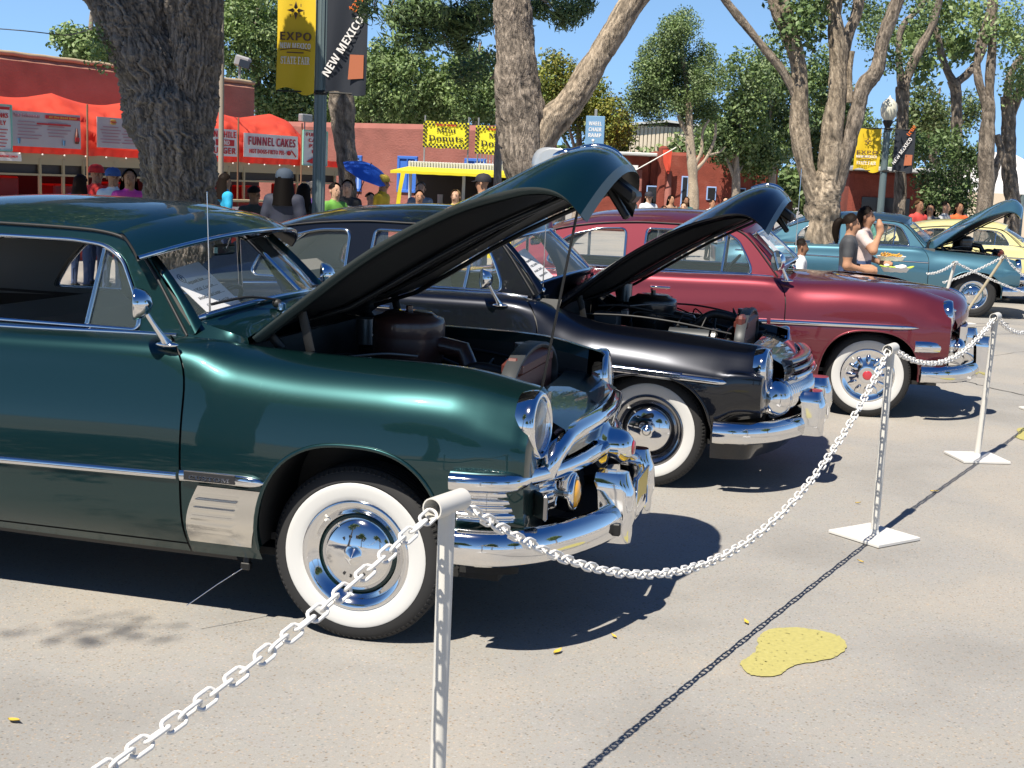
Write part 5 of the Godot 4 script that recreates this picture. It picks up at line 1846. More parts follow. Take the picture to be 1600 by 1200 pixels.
func make_hood(S: Dictionary, root: Node3D) -> void:
	var g := Geo.new()
	var rows := hood_rows(0.0)
	g.grid(rows, false, false, Vector3(0.3, 1, 0))
	var h := part("hood", g, S.paint, root)
	h.position = Vector3(S.pivot.x, S.pivot.y, 0)
	h.rotation.z = S.open
	var under := hood_rows(0.034, 40, 20, 0.135)
	var ug := Geo.new()
	ug.grid(under, false, false, Vector3(-0.3, -1, 0))
	part("underside", ug, M.underhood, h)
	# folded edge round the panel
	var fg := Geo.new()
	var nu := rows.size() - 1
	for e in [0, rows[0].size() - 1]:
		var a := PackedVector3Array()
		var b := PackedVector3Array()
		var mid := PackedVector3Array()
		for i in nu + 1:
			a.append(rows[i][e])
			b.append(under[i][e] + Vector3(0, 0, -0.02 if e else 0.02))
			mid.append(rows[i][e].lerp(under[i][e], 0.5) + Vector3(0, -0.006, 0.012 if e else -0.012))
		fg.grid([a, mid, b], false, false, Vector3(0, -0.4, 1 if e else -1))
	fg.grid([rows[nu], under[nu]], false, false, Vector3(1, -1, 0))
	fg.grid([rows[0], under[0]], false, false, Vector3(-1, 0, 0))
	part("hood_flange", fg, M.flange if S.style == "green" else S.paint, h)
	if S.open > 0.1:
		# stamped stiffeners under the panel
		var sg := Geo.new()
		for z in [-0.33, 0.0, 0.33]:
			var pth := PackedVector3Array()
			for i in range(3, 31, 3):
				pth.append(under[i][10 + int(z * 24)] + Vector3(0, -0.006, 0))
			sg.sweep(pth, [Vector2(-0.03, 0), Vector2(-0.02, -0.018), Vector2(0.02, -0.018), Vector2(0.03, 0)])
		part("stiffener", sg, M.underhood, h)
		var lg := Geo.new()
		lg.box(Vector3(1.47, -0.22, 0.0), Vector3(0.05, 0.2, 0.16), 0.01, Basis(Vector3(0, 0, 1), 0.35))
		lg.box(Vector3(1.43, -0.28, 0.0), Vector3(0.03, 0.16, 0.05), 0.008)
		part("hood_latch", lg, M.black_iron, h)
	# chrome spear and ornament
	var cg := Geo.new()
	var pth := PackedVector3Array()
	for i in range(S.get("spear_from", 20), 38):
		pth.append(rows[i][10] + Vector3(0, 0.004, 0))
	var rad := PackedFloat32Array()
	for i in pth.size():
		rad.append(0.006 + 0.012 * sin(PI * float(i + 2) / (pth.size() + 3)))
	cg.tube(pth, rad, 8, false, true, 0.8)
	part("hood_spear", cg, M.chrome, h)
	if S.style != "green":
		return
	var og := Geo.new()
	var fin := []
	for i in 13:
		var t := float(i) / 12
		var L := lerpf(1.24, 1.44, t)
		var base := lerpf(0.008, -0.028, t * t)
		var hh := 0.075 * sin(PI * pow(t, 0.75)) + 0.006
		fin.append(PackedVector3Array([Vector3(L, base, 0.012), Vector3(L - 0.03, base + hh * 0.7, 0.007), Vector3(L - 0.05, base + hh, 0.0), Vector3(L - 0.03, base + hh * 0.7, -0.007), Vector3(L, base, -0.012)]))
	og.grid(fin)
	part("hood_ornament", og, M.fin, h)
	var ob := Geo.new()
	ob.ball(Vector3(1.34, 0.012, 0), Vector3(0.05, 0.02, 0.02), 12, Basis(Vector3(0, 0, 1), -0.3))
	ob.ball(Vector3(1.44, -0.022, 0), Vector3(0.03, 0.014, 0.05), 12, Basis(Vector3(0, 0, 1), -0.6))
	part("ornament_base", ob, M.chrome, h)


func glasshouse(S: Dictionary, root: Node3D) -> void:
	var by: float = S.by
	var ry: float = S.ry
	var z_of := func(y: float) -> float: return 0.725 - (y - 1.12 - by) * (0.32 if y > 1.12 + by else 0.0)
	var up := func(p: Vector2) -> Vector2: return Vector2(p.x, p.y + lerpf(by, ry, clampf((p.y - 1.12) / 0.36, 0, 1)))
	var front_out := [Vector2(-1.95, 1.105), Vector2(-0.76, 1.115), Vector2(-0.735, 1.135), Vector2(-0.82, 1.225), Vector2(-0.90, 1.32), Vector2(-0.975, 1.405), Vector2(-1.05, 1.472), Vector2(-1.16, 1.512), Vector2(-1.3, 1.525), Vector2(-1.62, 1.528), Vector2(-1.95, 1.527)].map(up)
	var front_in := round_poly([Vector2(-0.985, 1.132), Vector2(-0.985, 1.19), Vector2(-1.03, 1.285), Vector2(-1.10, 1.405), Vector2(-1.19, 1.456), Vector2(-1.34, 1.47), Vector2(-1.86, 1.47), Vector2(-1.88, 1.132)].map(up), 0.04)
	var rear_out := [Vector2(-1.95, 1.105), Vector2(-1.95, 1.527), Vector2(-2.2, 1.51), Vector2(-2.4, 1.487), Vector2(-2.6, 1.445), Vector2(-2.75, 1.39), Vector2(-2.9, 1.295), Vector2(-3.02, 1.195), Vector2(-3.16, 1.06)].map(up)
	var rear_in := round_poly([Vector2(-2.03, 1.132), Vector2(-2.03, 1.462), Vector2(-2.25, 1.452), Vector2(-2.5, 1.385), Vector2(-2.64, 1.27), Vector2(-2.68, 1.16), Vector2(-2.64, 1.132)].map(up), 0.06)
	if S.get("coupe", false):
		var sh: float = S.bx + 1.95
		front_out = [Vector2(S.bx, 1.105)] + front_out.slice(1, 9) + [Vector2(-1.55, 1.528), Vector2(S.bx, 1.527)].map(up)
		front_in = round_poly([Vector2(-0.985, 1.132), Vector2(-0.985, 1.19), Vector2(-1.03, 1.285), Vector2(-1.10, 1.405), Vector2(-1.19, 1.456), Vector2(-1.34, 1.47), Vector2(-1.86 + sh, 1.47), Vector2(-1.88 + sh, 1.132)], 0.04)
		rear_out[0].x = S.bx
		rear_out[1].x = S.bx
		rear_in = round_poly([Vector2(-2.03 + sh, 1.132), Vector2(-2.03 + sh, 1.455), Vector2(-1.96, 1.425), Vector2(-2.08, 1.36), Vector2(-2.19, 1.26), Vector2(-2.27, 1.16), Vector2(-2.28, 1.132)], 0.03)
	for side in [1.0, -1.0]:
		var door := part("door_frame", ring_panel(front_out, front_in, z_of, side), S.paint, root)
		var qp := part("quarter_pillar", ring_panel(rear_out, rear_in, z_of, side), S.paint, root)
		var z_in := func(y: float) -> float: return z_of.call(y) - 0.028
		part("quarter_lining", ring_panel(rear_out, rear_in, z_in, side), M.headliner, qp)
		part("door_lining", ring_panel(front_out, front_in, z_in, side), M.lining, door)
		for k in 2:
			var poly: Array = front_in if k == 0 else rear_in
			var path := poly_path(poly, z_of, side, 0.002)
			var fg := Geo.new()
			fg.tube(path, 0.0105, 8, true, false)
			var fr := part("window_frame", fg, M.chrome, root)
			var rg := Geo.new()
			rg.grid([poly_path(poly, z_of, side, 0.0), poly_path(poly, z_of, side, -0.035)], false, true)
			part("reveal", rg, M.trim_dark, fr)
			var gg := Geo.new()
			var ctr := Vector3.ZERO
			var gp := poly_path(poly, z_of, side, -0.018)
			for p in gp:
				ctr += p / gp.size()
			if k == 0:
				# the wind-up glass stands half open behind the vent pane
				if not S.get("open_windows", false):
					gg.fan(gp, ctr, Vector3(0, 0.3, side).normalized())
				else:
					var vent := PackedVector3Array()
					for p in gp:
						if p.x > -1.2:
							vent.append(p)
					vent.append(Vector3(-1.2, up.call(Vector2(0, 1.455)).y, (z_of.call(1.455 + ry) - 0.018) * side))
					vent.append(Vector3(-1.22, up.call(Vector2(0, 1.132)).y, (z_of.call(1.132 + by) - 0.018) * side))
					var vc := Vector3.ZERO
					for p in vent:
						vc += p / vent.size()
					var loop := Array(vent)
					loop.sort_custom(func(a, b): return atan2(a.y - vc.y, a.x - vc.x) < atan2(b.y - vc.y, b.x - vc.x))
					gg.fan(PackedVector3Array(loop), vc, Vector3(0, 0.3, side).normalized())
				var vb := Geo.new()
				vb.tube(PackedVector3Array([Vector3(-1.222, up.call(Vector2(0, 1.13)).y, (z_of.call(1.13 + by) - 0.012) * side), Vector3(-1.195, up.call(Vector2(0, 1.456)).y, (z_of.call(1.456 + ry) - 0.012) * side)]), 0.011, 8)
				part("vent_bar", vb, M.chrome, fr)
			else:
				gg.fan(gp, ctr, Vector3(0, 0.3, side).normalized())
			if gg.ix.size():
				part("window_glass", gg, M.glass, fr)
		# belt moulding and drip rail
		var bg := Geo.new()
		var bp := PackedVector3Array()
		for i in 25:
			var x := lerpf(-2.75, -0.80, i / 24.0)
			bp.append(Vector3(x, prof(S.T, x) + 0.004, (prof(S.I, x) + 0.012) * side))
		bg.tube(bp, 0.011, 8)
		part("belt_moulding", bg, M.chrome, root)
		var dg := Geo.new()
		var dp := PackedVector3Array()
		for p in [Vector2(-0.765, 1.125), Vector2(-0.86, 1.245), Vector2(-0.945, 1.35), Vector2(-1.02, 1.43), Vector2(-1.1, 1.484), Vector2(-1.2, 1.508), Vector2(-1.35, 1.517), Vector2(-1.65, 1.52), Vector2(-1.95, 1.518), Vector2(-2.3, 1.49), Vector2(-2.6, 1.435), Vector2(-2.8, 1.355)]:
			var q: Vector2 = up.call(p)
			dp.append(Vector3(q.x, q.y, (z_of.call(q.y) + 0.006) * side))
		dg.tube(spline(Array(dp), 60), 0.0065, 6)
		part("drip_rail", dg, M.trim_dark, root)
		# front face of the pillar
		var ra := PackedVector3Array()
		var rb := PackedVector3Array()
		var rc := PackedVector3Array()
		for i in 9:
			var t := i / 8.0
			var w := ws_base(S, side).lerp(ws_top(S, side), t)
			var o := Vector2(-0.735, 1.135).lerp(Vector2(-1.05, 1.472), t)
			if t > 0.0 and t < 1.0:
				o += Vector2(0.012, 0.012) * sin(PI * t)
			o = up.call(o)
			ra.append(Vector3(o.x, o.y, z_of.call(o.y) * side))
			rb.append(Vector3(lerpf(o.x, w.x, 0.45) + 0.034, lerpf(o.y, w.y, 0.45) + 0.02, lerpf(z_of.call(o.y) * side, w.z, 0.40)))
			rc.append(w)
		var pg := Geo.new()
		pg.grid([ra, rb, rc], false, false, Vector3(1, 0.5, side * 0.5))
		part("pillar", pg, S.paint, root)
	# roof with the rear window left open
	var rows := []
	var nu := 44
	var nv := 28
	for i in nu + 1:
		var row := PackedVector3Array()
		for j in nv + 1:
			row.append(roof_pt(S, float(i) / nu, -1.0 + 2.0 * j / nv))
		rows.append(row)
	var hole := func(i, j): return i >= 34 and i < 41 and j >= 5 and j < nv - 5
	var g := Geo.new()
	g.grid(rows, false, false, Vector3.UP, Vector3.INF, hole)
	var roof := part("roof", g, S.roof, root)
	var lin_rows := []
	for r in rows:
		var q := PackedVector3Array()
		for p in r:
			q.append(Vector3(p.x, p.y - 0.03, p.z * 0.965))
		lin_rows.append(q)
	var hg := Geo.new()
	hg.grid(lin_rows, false, false, Vector3.DOWN, Vector3.INF, hole)
	part("headliner", hg, M.headliner, roof)
	var wl := PackedVector3Array()
	for j in range(5, nv - 4):
		wl.append(rows[34][j])
	for i in range(35, 41):
		wl.append(rows[i][nv - 5])
	for j in range(nv - 5, 4, -1):
		wl.append(rows[41][j])
	for i in range(40, 34, -1):
		wl.append(rows[i][5])
	var wg := Geo.new()
	wg.tube(wl, 0.012, 6, true, false)
	var rw := part("rear_window_frame", wg, M.chrome, roof)
	var rg := Geo.new()
	var rr := []
	for i in range(34, 42):
		rr.append(rows[i].slice(5, nv - 4))
	rg.grid(rr, false, false, Vector3.UP)
	part("rear_window", rg, M.glass, roof)
	# windscreen
	var b := PackedVector3Array()
	var t := PackedVector3Array()
	var hd := PackedVector3Array()
	for i in 25:
		var s := -1.0 + i / 12.0
		b.append(ws_base(S, s))
		t.append(ws_top(S, s))
		hd.append(roof_pt(S, 0.0, s))
	var hgx := Geo.new()
	hgx.grid([t, hd], false, false, Vector3(1, 0.4, 0))
	part("header", hgx, S.roof, roof)
	for half in 2:
		var a := half * 12
		var gg := Geo.new()
		var rws := []
		for k in 7:
			var row := PackedVector3Array()
			for i in range(a, a + 13):
				var p := b[i].lerp(t[i], k / 6.0)
				row.append(p + Vector3(0.012, 0.008, 0) * sin(PI * k / 6.0))
			rws.append(row)
		gg.grid(rws, false, false, Vector3(1, 0.6, 0))
		part("windscreen", gg, M.glass, root)
	var sg := Geo.new()
	var loop := PackedVector3Array()
	for i in 25:
		loop.append(b[i] + Vector3(0.004, 0.006, 0))
	var e0 := ws_base(S, 1.0)
	var e1 := ws_top(S, 1.0)
	for i in range(1, 8):
		loop.append(e0.lerp(e1, i / 8.0) + Vector3(0.006, 0.006, 0))
	for i in range(24, -1, -1):
		loop.append(t[i] + Vector3(0.006, 0, 0))
	for i in range(7, 0, -1):
		loop.append(ws_base(S, -1.0).lerp(ws_top(S, -1.0), i / 8.0) + Vector3(0.006, 0.006, 0))
	sg.tube(loop, 0.013, 8, true, false)
	part("windscreen_surround", sg, M.chrome, root)
	var dv := Geo.new()
	dv.tube(PackedVector3Array([ws_base(S, 0.0) + Vector3(0.008, 0, 0), ws_top(S, 0.0) + Vector3(0.012, 0, 0)]), 0.013, 8)
	part("windscreen_divider", dv, M.chrome, root)
	# cowl between windscreen and hood
	var c0 := PackedVector3Array()
	var c1 := PackedVector3Array()
	var c2 := PackedVector3Array()
	var c3 := PackedVector3Array()
	var px: float = S.pivot.x
	var py: float = S.pivot.y
	for i in 25:
		var s := -1.0 + i / 12.0
		var p := ws_base(S, s)
		c0.append(p)
		var e := Vector3(px - 0.005, py + 0.075 * (1.0 - pow(absf(s), 2.6)), 0.63 * s)
		if absf(s) > 0.99:
			e.z = 0.66 * s
		c1.append(p.lerp(e, 0.3) + Vector3(0, -0.012, 0))
		c2.append(p.lerp(e, 0.7) + Vector3(0, -0.004, 0))
		c3.append(e)
	var cg := Geo.new()
	cg.grid([c0, c1, c2, c3], false, false, Vector3.UP)
	# side wings of the cowl up to the pillar
	for side in [-1.0, 1.0]:
		var w0 := PackedVector3Array()
		var w1 := PackedVector3Array()
		for i in 7:
			var x := lerpf(-0.785, px, i / 6.0)
			var k := 24 if side > 0 else 0
			w0.append(c0[k].lerp(c3[k], i / 6.0))
			w1.append(Vector3(x, prof(S.T, x) + 0.001, (prof(S.I, x) + 0.012) * side))
		cg.grid([w0, w1], false, false, Vector3.UP)
	part("cowl", cg, S.paint, root)
	if S.get("visor", false):
		var vr := []
		var lip := PackedVector3Array()
		for i in 25:
			var s := -1.0 + i / 12.0
			var a := roof_pt(S, 0.03, s * 1.0)
			var f := Vector3(-0.735 - 0.235 * pow(absf(s), 2.0), 1.525 - 0.105 * pow(absf(s), 2.2), 0.745 * s)
			a += Vector3(0, 0.008, 0)
			var m := a.lerp(f, 0.5) + Vector3(0.0, 0.014, 0)
			vr.append(PackedVector3Array([a, a.lerp(m, 0.5) + Vector3(0, 0.005, 0), m, m.lerp(f, 0.5) + Vector3(0, 0.005, 0), f]))
			lip.append(f)
		var vg := Geo.new()
		vg.grid(vr, false, false, Vector3.UP)
		var vz := part("sun_visor", vg, S.paint, root)
		var vu := []
		for r in vr:
			var q := PackedVector3Array()
			for p in r:
				q.append(p + Vector3(-0.004, -0.012, 0))
			vu.append(q)
		var ug := Geo.new()
		ug.grid(vu, false, false, Vector3.DOWN)
		part("visor_underside", ug, M.trim_dark, vz)
		var lg := Geo.new()
		lg.tube(lip, 0.011, 8, false, true)
		part("visor_edge", lg, M.chrome, vz)
		var st := Geo.new()
		st.sweep(PackedVector3Array([Vector3(-0.73, 1.515, 0), Vector3(-0.86, 1.475, 0)]), [Vector2(-0.02, -0.004), Vector2(0.02, -0.004), Vector2(0.02, 0.004), Vector2(-0.02, 0.004)])
		part("visor_bracket", st, M.trim_dark, vz)


func cabin(S: Dictionary, root: Node3D) -> void:
	var g := Geo.new()
	g.box(Vector3(-1.72, 0.36, 0), Vector3(3.2, 0.03, 1.5), 0.0)
	part("floor_pan", g, M.trim_dark, root)
	for side in [1.0, -1.0]:
		var rows := []
		for x in [-3.0, -2.6, -2.2, -1.8, -1.4, -1.0, -0.78, -0.6]:
			rows.append(PackedVector3Array([Vector3(x, 0.30, 0.76 * side), Vector3(x, 0.7, 0.80 * side), Vector3(x, 1.0, 0.765 * side), Vector3(x, 1.105 + S.by, 0.685 * side)]))
		var dg := Geo.new()
		dg.grid(rows, false, false, Vector3(0, 0, -side))
		part("door_card", dg, M.lining, root)
	for k in 2:
		var x: float = [-1.62, -2.55][k]
		var sg := Geo.new()
		sg.box(Vector3(x + 0.12, 0.62, 0), Vector3(0.55, 0.24, 1.34), 0.07)
		sg.box(Vector3(x - 0.2, 0.84, 0), Vector3(0.2, 0.62, 1.34), 0.08, Basis(Vector3(0, 0, 1), 0.16))
		part("seat", sg, M.seat, root)
	var dg := Geo.new()
	dg.box(Vector3(-0.93, 1.03 + S.by, 0), Vector3(0.2, 0.2, 1.32), 0.05)
	part("dashboard", dg, S.paint, root)
	var tg := Geo.new()
	tg.grid([PackedVector3Array([Vector3(-0.62, 1.215 + S.by, -0.3), Vector3(-0.6, 1.22 + S.by, 0), Vector3(-0.62, 1.215 + S.by, 0.3)]), PackedVector3Array([Vector3(-1.0, 1.135 + S.by, -0.66), Vector3(-1.0, 1.14 + S.by, 0), Vector3(-1.0, 1.135 + S.by, 0.66)])], false, false, Vector3.UP)
	part("dash_top", tg, M.trim_dark, root)
	var axis := Vector3(-0.75, 0.62, 0).normalized()
	var c := Vector3(-1.22, 1.07 + S.by, -0.36)
	var wg := ring_tube(c, axis, 0.205, 0.012, 32, 8)
	var sw := part("steering_wheel", wg, M.wheel_rim, root)
	var sp := Geo.new()
	var q := axis.cross(Vector3(0, 0, 1)).normalized()
	sp.tube(PackedVector3Array([c - Vector3(0, 0, 0.2), c + axis * -0.02, c + Vector3(0, 0, 0.2)]), 0.007, 6)
	sp.tube(PackedVector3Array([c, c - axis * 0.55]), 0.018, 8)
	sp.ball(c, Vector3.ONE * 0.035, 10)
	part("steering_column", sp, M.black_iron, sw)
	var mg := Geo.new()
	mg.box(Vector3(-0.97, 1.425 + S.ry, 0), Vector3(0.025, 0.05, 0.2), 0.012)
	mg.tube(PackedVector3Array([Vector3(-0.96, 1.43 + S.ry, 0), Vector3(-0.93, 1.5 + S.ry, 0)]), 0.006, 6)
	part("rear_view_mirror", mg, M.chrome, root)


func engine_bay(S: Dictionary, root: Node3D) -> void:
	var px: float = S.pivot.x
	for side in [1.0, -1.0]:
		var a := PackedVector3Array()
		var b := PackedVector3Array()
		var m := PackedVector3Array()
		for i in 13:
			var x := lerpf(px - 0.02, 0.6, i / 12.0)
			a.append(Vector3(x, prof(S.T, x), (prof(S.I, x)) * side))
			m.append(Vector3(x, prof(S.T, x) - 0.045, (prof(S.I, x) - 0.015) * side))
			b.append(Vector3(x, 0.36, 0.5 * side))
		var g := Geo.new()
		g.grid([a, m], false, false, Vector3(0, 0, -side))
		part("fender_flange", g, S.paint, root)
		var ig := Geo.new()
		ig.grid([m, b], false, false, Vector3(0, 0, -side))
		part("inner_fender", ig, M.engine, root)
	var fg := Geo.new()
	fg.box(Vector3(px - 0.03, 0.72, 0), Vector3(0.03, 0.74, 1.26), 0.0)
	part("firewall", fg, M.engine, root)
	var hy: float = S.pivot.y - 1.13
	var eg := Geo.new()
	eg.box(Vector3(-0.02, 0.62, 0), Vector3(0.72, 0.34, 0.34), 0.03)
	for side in [1.0, -1.0]:
		eg.box(Vector3(-0.02, 0.78, 0.2 * side), Vector3(0.62, 0.14, 0.2), 0.03, Basis(Vector3(1, 0, 0), 0.6 * side))
		eg.tube(PackedVector3Array([Vector3(-0.25, 0.72, 0.3 * side), Vector3(0.25, 0.7, 0.3 * side)]), 0.045, 8)
		for k in 4:
			eg.tube(PackedVector3Array([Vector3(-0.24 + 0.15 * k, 0.83, 0.26 * side), Vector3(-0.24 + 0.15 * k, 0.93, 0.3 * side)]), 0.012, 6)
	eg.ball(Vector3(0.36, 0.7, 0), Vector3(0.05, 0.22, 0.22), 14)
	part("engine_block", eg, M.engine, root)
	var ag := Geo.new()
	var ac: Vector3 = S.get("cleaner", Vector3(-0.09, 0.955, 0.0))
	ag.lathe([Vector2(0.02, 0.25), Vector2(0.1, 0.25), Vector2(0.12, 0.235), Vector2(0.15, 0.225), Vector2(0.158, 0.205), Vector2(0.158, 0.15), Vector2(0.152, 0.142), Vector2(0.158, 0.134), Vector2(0.155, 0.05), Vector2(0.14, 0.02), Vector2(0.08, 0.0), Vector2(0.0, 0.0)], 40, Transform3D(Basis.IDENTITY, ac))
	ag.tube(PackedVector3Array([ac + Vector3(0, 0.24, 0), ac + Vector3(0, 0.275, 0)]), 0.016, 8)
	ag.tube(PackedVector3Array([ac + Vector3(0.1, 0.12, 0), ac + Vector3(0.26, 0.1, 0.03), ac + Vector3(0.3, 0.02, 0.05)]), 0.04, 10)
	part("air_cleaner", ag, M["cleaner_" + S.style], root)
	var rg := Geo.new()
	# radiator frame with a rounded head
	var rp := PackedVector3Array()
	for i in 17:
		var t := i / 16.0 * PI
		rp.append(Vector3(0.46, 0.93 + hy * 0.5 + 0.17 * sin(t), -0.42 * cos(t)))
	rp.insert(0, Vector3(0.46, 0.45, -0.42))
	rp.append(Vector3(0.46, 0.45, 0.42))
	rg.sweep(rp, [Vector2(-0.012, -0.03), Vector2(0.012, -0.03), Vector2(0.012, 0.03), Vector2(-0.012, 0.03)], Vector3(1, 0, 0))
	part("radiator_frame", rg, M.grey_frame, root)
	var cg := Geo.new()
	cg.box(Vector3(0.45, 0.74, 0), Vector3(0.06, 0.56, 0.7), 0.02)
	cg.box(Vector3(0.45, 1.03 + hy * 0.5, 0), Vector3(0.09, 0.09, 0.62), 0.03)
	part("radiator", cg, M.radiator, root)
	var tg := Geo.new()
	tg.tube(PackedVector3Array([Vector3(0.43, 1.06 + hy * 0.5, 0.03), Vector3(0.43, 1.11 + hy * 0.5, 0.03)]), 0.035, 12)
	part("radiator_cap", tg, M.bright_iron, root)
	for q in [[[Vector3(-0.45, 1.0, -0.35), Vector3(-0.2, 0.98, -0.42), Vector3(0.1, 0.9, -0.4), Vector3(0.3, 0.86, -0.36)], 0.012], [[Vector3(-0.45, 1.02, 0.32), Vector3(-0.3, 1.03, 0.3), Vector3(-0.12, 1.0, 0.22)], 0.008], [[Vector3(0.4, 0.98, 0.12), Vector3(0.25, 1.0, 0.14), Vector3(0.12, 0.9, 0.12)], 0.025]]:
		tg = Geo.new()
		tg.tube(spline(q[0], 14), q[1], 8)
		part("hose", tg, M.hose, root)
	var bg := Geo.new()
	bg.box(Vector3(-0.38, 0.92, 0.36), Vector3(0.16, 0.14, 0.12), 0.01)
	part("voltage_regulator", bg, M.grey_frame, root)
	bg = Geo.new()
	bg.tube(PackedVector3Array([Vector3(-0.42, 1.0, -0.36), Vector3(-0.42, 1.12, -0.36)]), 0.05, 12)
	part("heater_can", bg, M.bright_iron, root)
	bg = Geo.new()
	bg.box(Vector3(-0.28, 0.985, 0.3), Vector3(0.05, 0.035, 0.04), 0.006)
	part("fitting", bg, M.bright_iron, root)
	# battery, generator, fan, wiring
	bg = Geo.new()
	bg.box(Vector3(-0.30, 0.84, -0.42), Vector3(0.26, 0.2, 0.17), 0.008)
	var bt := part("battery", bg, M.trim_dark, root)
	for k in 3:
		var cg2 := Geo.new()
		cg2.lathe([Vector2(0.018, 0.0), Vector2(0.018, 0.012), Vector2(0.0, 0.014)], 10, Transform3D(Basis.IDENTITY, Vector3(-0.38 + k * 0.08, 0.94, -0.42)))
		part("battery_cap", cg2, M.amber, bt)
	bg = Geo.new()
	bg.tube(PackedVector3Array([Vector3(0.02, 0.86, 0.36), Vector3(0.27, 0.86, 0.36)]), 0.062, 16)
	part("generator", bg, M.grey_frame, root)
	bg = Geo.new()
	bg.lathe([Vector2(0.065, -0.012), Vector2(0.075, -0.012), Vector2(0.066, 0.0), Vector2(0.075, 0.012), Vector2(0.065, 0.012)], 20, Transform3D(Basis(Vector3(0, 0, 1), -PI / 2), Vector3(0.30, 0.86, 0.36)))
	part("pulley", bg, M.bright_iron, root)
	for k in 4:
		bg = Geo.new()
		bg.box(Vector3(0.385, 0.84, 0) + Basis(Vector3(1, 0, 0), PI / 2 * k + 0.5) * Vector3(0, 0.12, 0), Vector3(0.008, 0.18, 0.08), 0.002, Basis(Vector3(1, 0, 0), PI / 2 * k + 0.5) * Basis(Vector3.UP, 0.4))
		part("fan_blade", bg, M.bright_iron, root)
	for side in [1.0, -1.0]:
		for k in 4:
			bg = Geo.new()
			var x0 := -0.24 + 0.15 * k
			bg.tube(spline([Vector3(x0, 0.93, 0.3 * side), Vector3(x0 + 0.02, 0.99, 0.25 * side), Vector3(x0 * 0.6 + 0.1, 0.97, 0.17 * side), Vector3(0.2, 0.93, 0.08 * side)], 12), 0.005, 5)
			part("plug_wire", bg, M.hose, root)
	for q in [[Vector3(-0.5, 0.98, 0.5), Vector3(-0.2, 0.99, 0.53), Vector3(0.1, 0.97, 0.54), Vector3(0.42, 0.92, 0.5)], [Vector3(-0.5, 0.95, -0.5), Vector3(-0.1, 0.99, -0.53), Vector3(0.2, 0.97, -0.54), Vector3(0.5, 0.9, -0.5)], [Vector3(-0.5, 0.9, 0.1), Vector3(-0.4, 1.0, 0.05), Vector3(-0.25, 0.98, 0.02)]]:
		bg = Geo.new()
		bg.tube(spline(q, 16), 0.007, 6)
		part("wiring_loom", bg, M.hose, root)
	bg = Geo.new()
	bg.tube(spline([Vector3(-0.25, 1.03, 0.30), Vector3(-0.1, 1.05, 0.27), Vector3(0.02, 1.04, 0.2)], 10), 0.006, 6)
	part("fuel_pipe", bg, M.bright_iron, root)
	bg = Geo.new()
	bg.lathe([Vector2(0.04, 0.0), Vector2(0.05, 0.06), Vector2(0.055, 0.12), Vector2(0.07, 0.14)], 16, Transform3D(Basis(Vector3(0, 0, 1), -PI / 2), Vector3(0.40, 0.80, -0.46)))
	part("horn", bg, M.trim_dark, root)
	for side in [1.0, -1.0]:
		var hg := Geo.new()
		var p0 := Vector3(px + 0.10, S.pivot.y - 0.05, 0.55 * side)
		for k in 2:
			var L: float = [0.05, 0.22][k]
			var q := Vector3(px + L * cos(S.open), S.pivot.y + L * sin(S.open) - 0.02, 0.55 * side)
			hg.sweep(PackedVector3Array([p0 + Vector3(0.12 * k, 0, 0), q]), [Vector2(-0.006, -0.018), Vector2(0.006, -0.018), Vector2(0.006, 0.018), Vector2(-0.006, 0.018)], Vector3(0, 0, 1).cross(q - p0).normalized())
		part("hinge_arm", hg, M.black_iron, root)


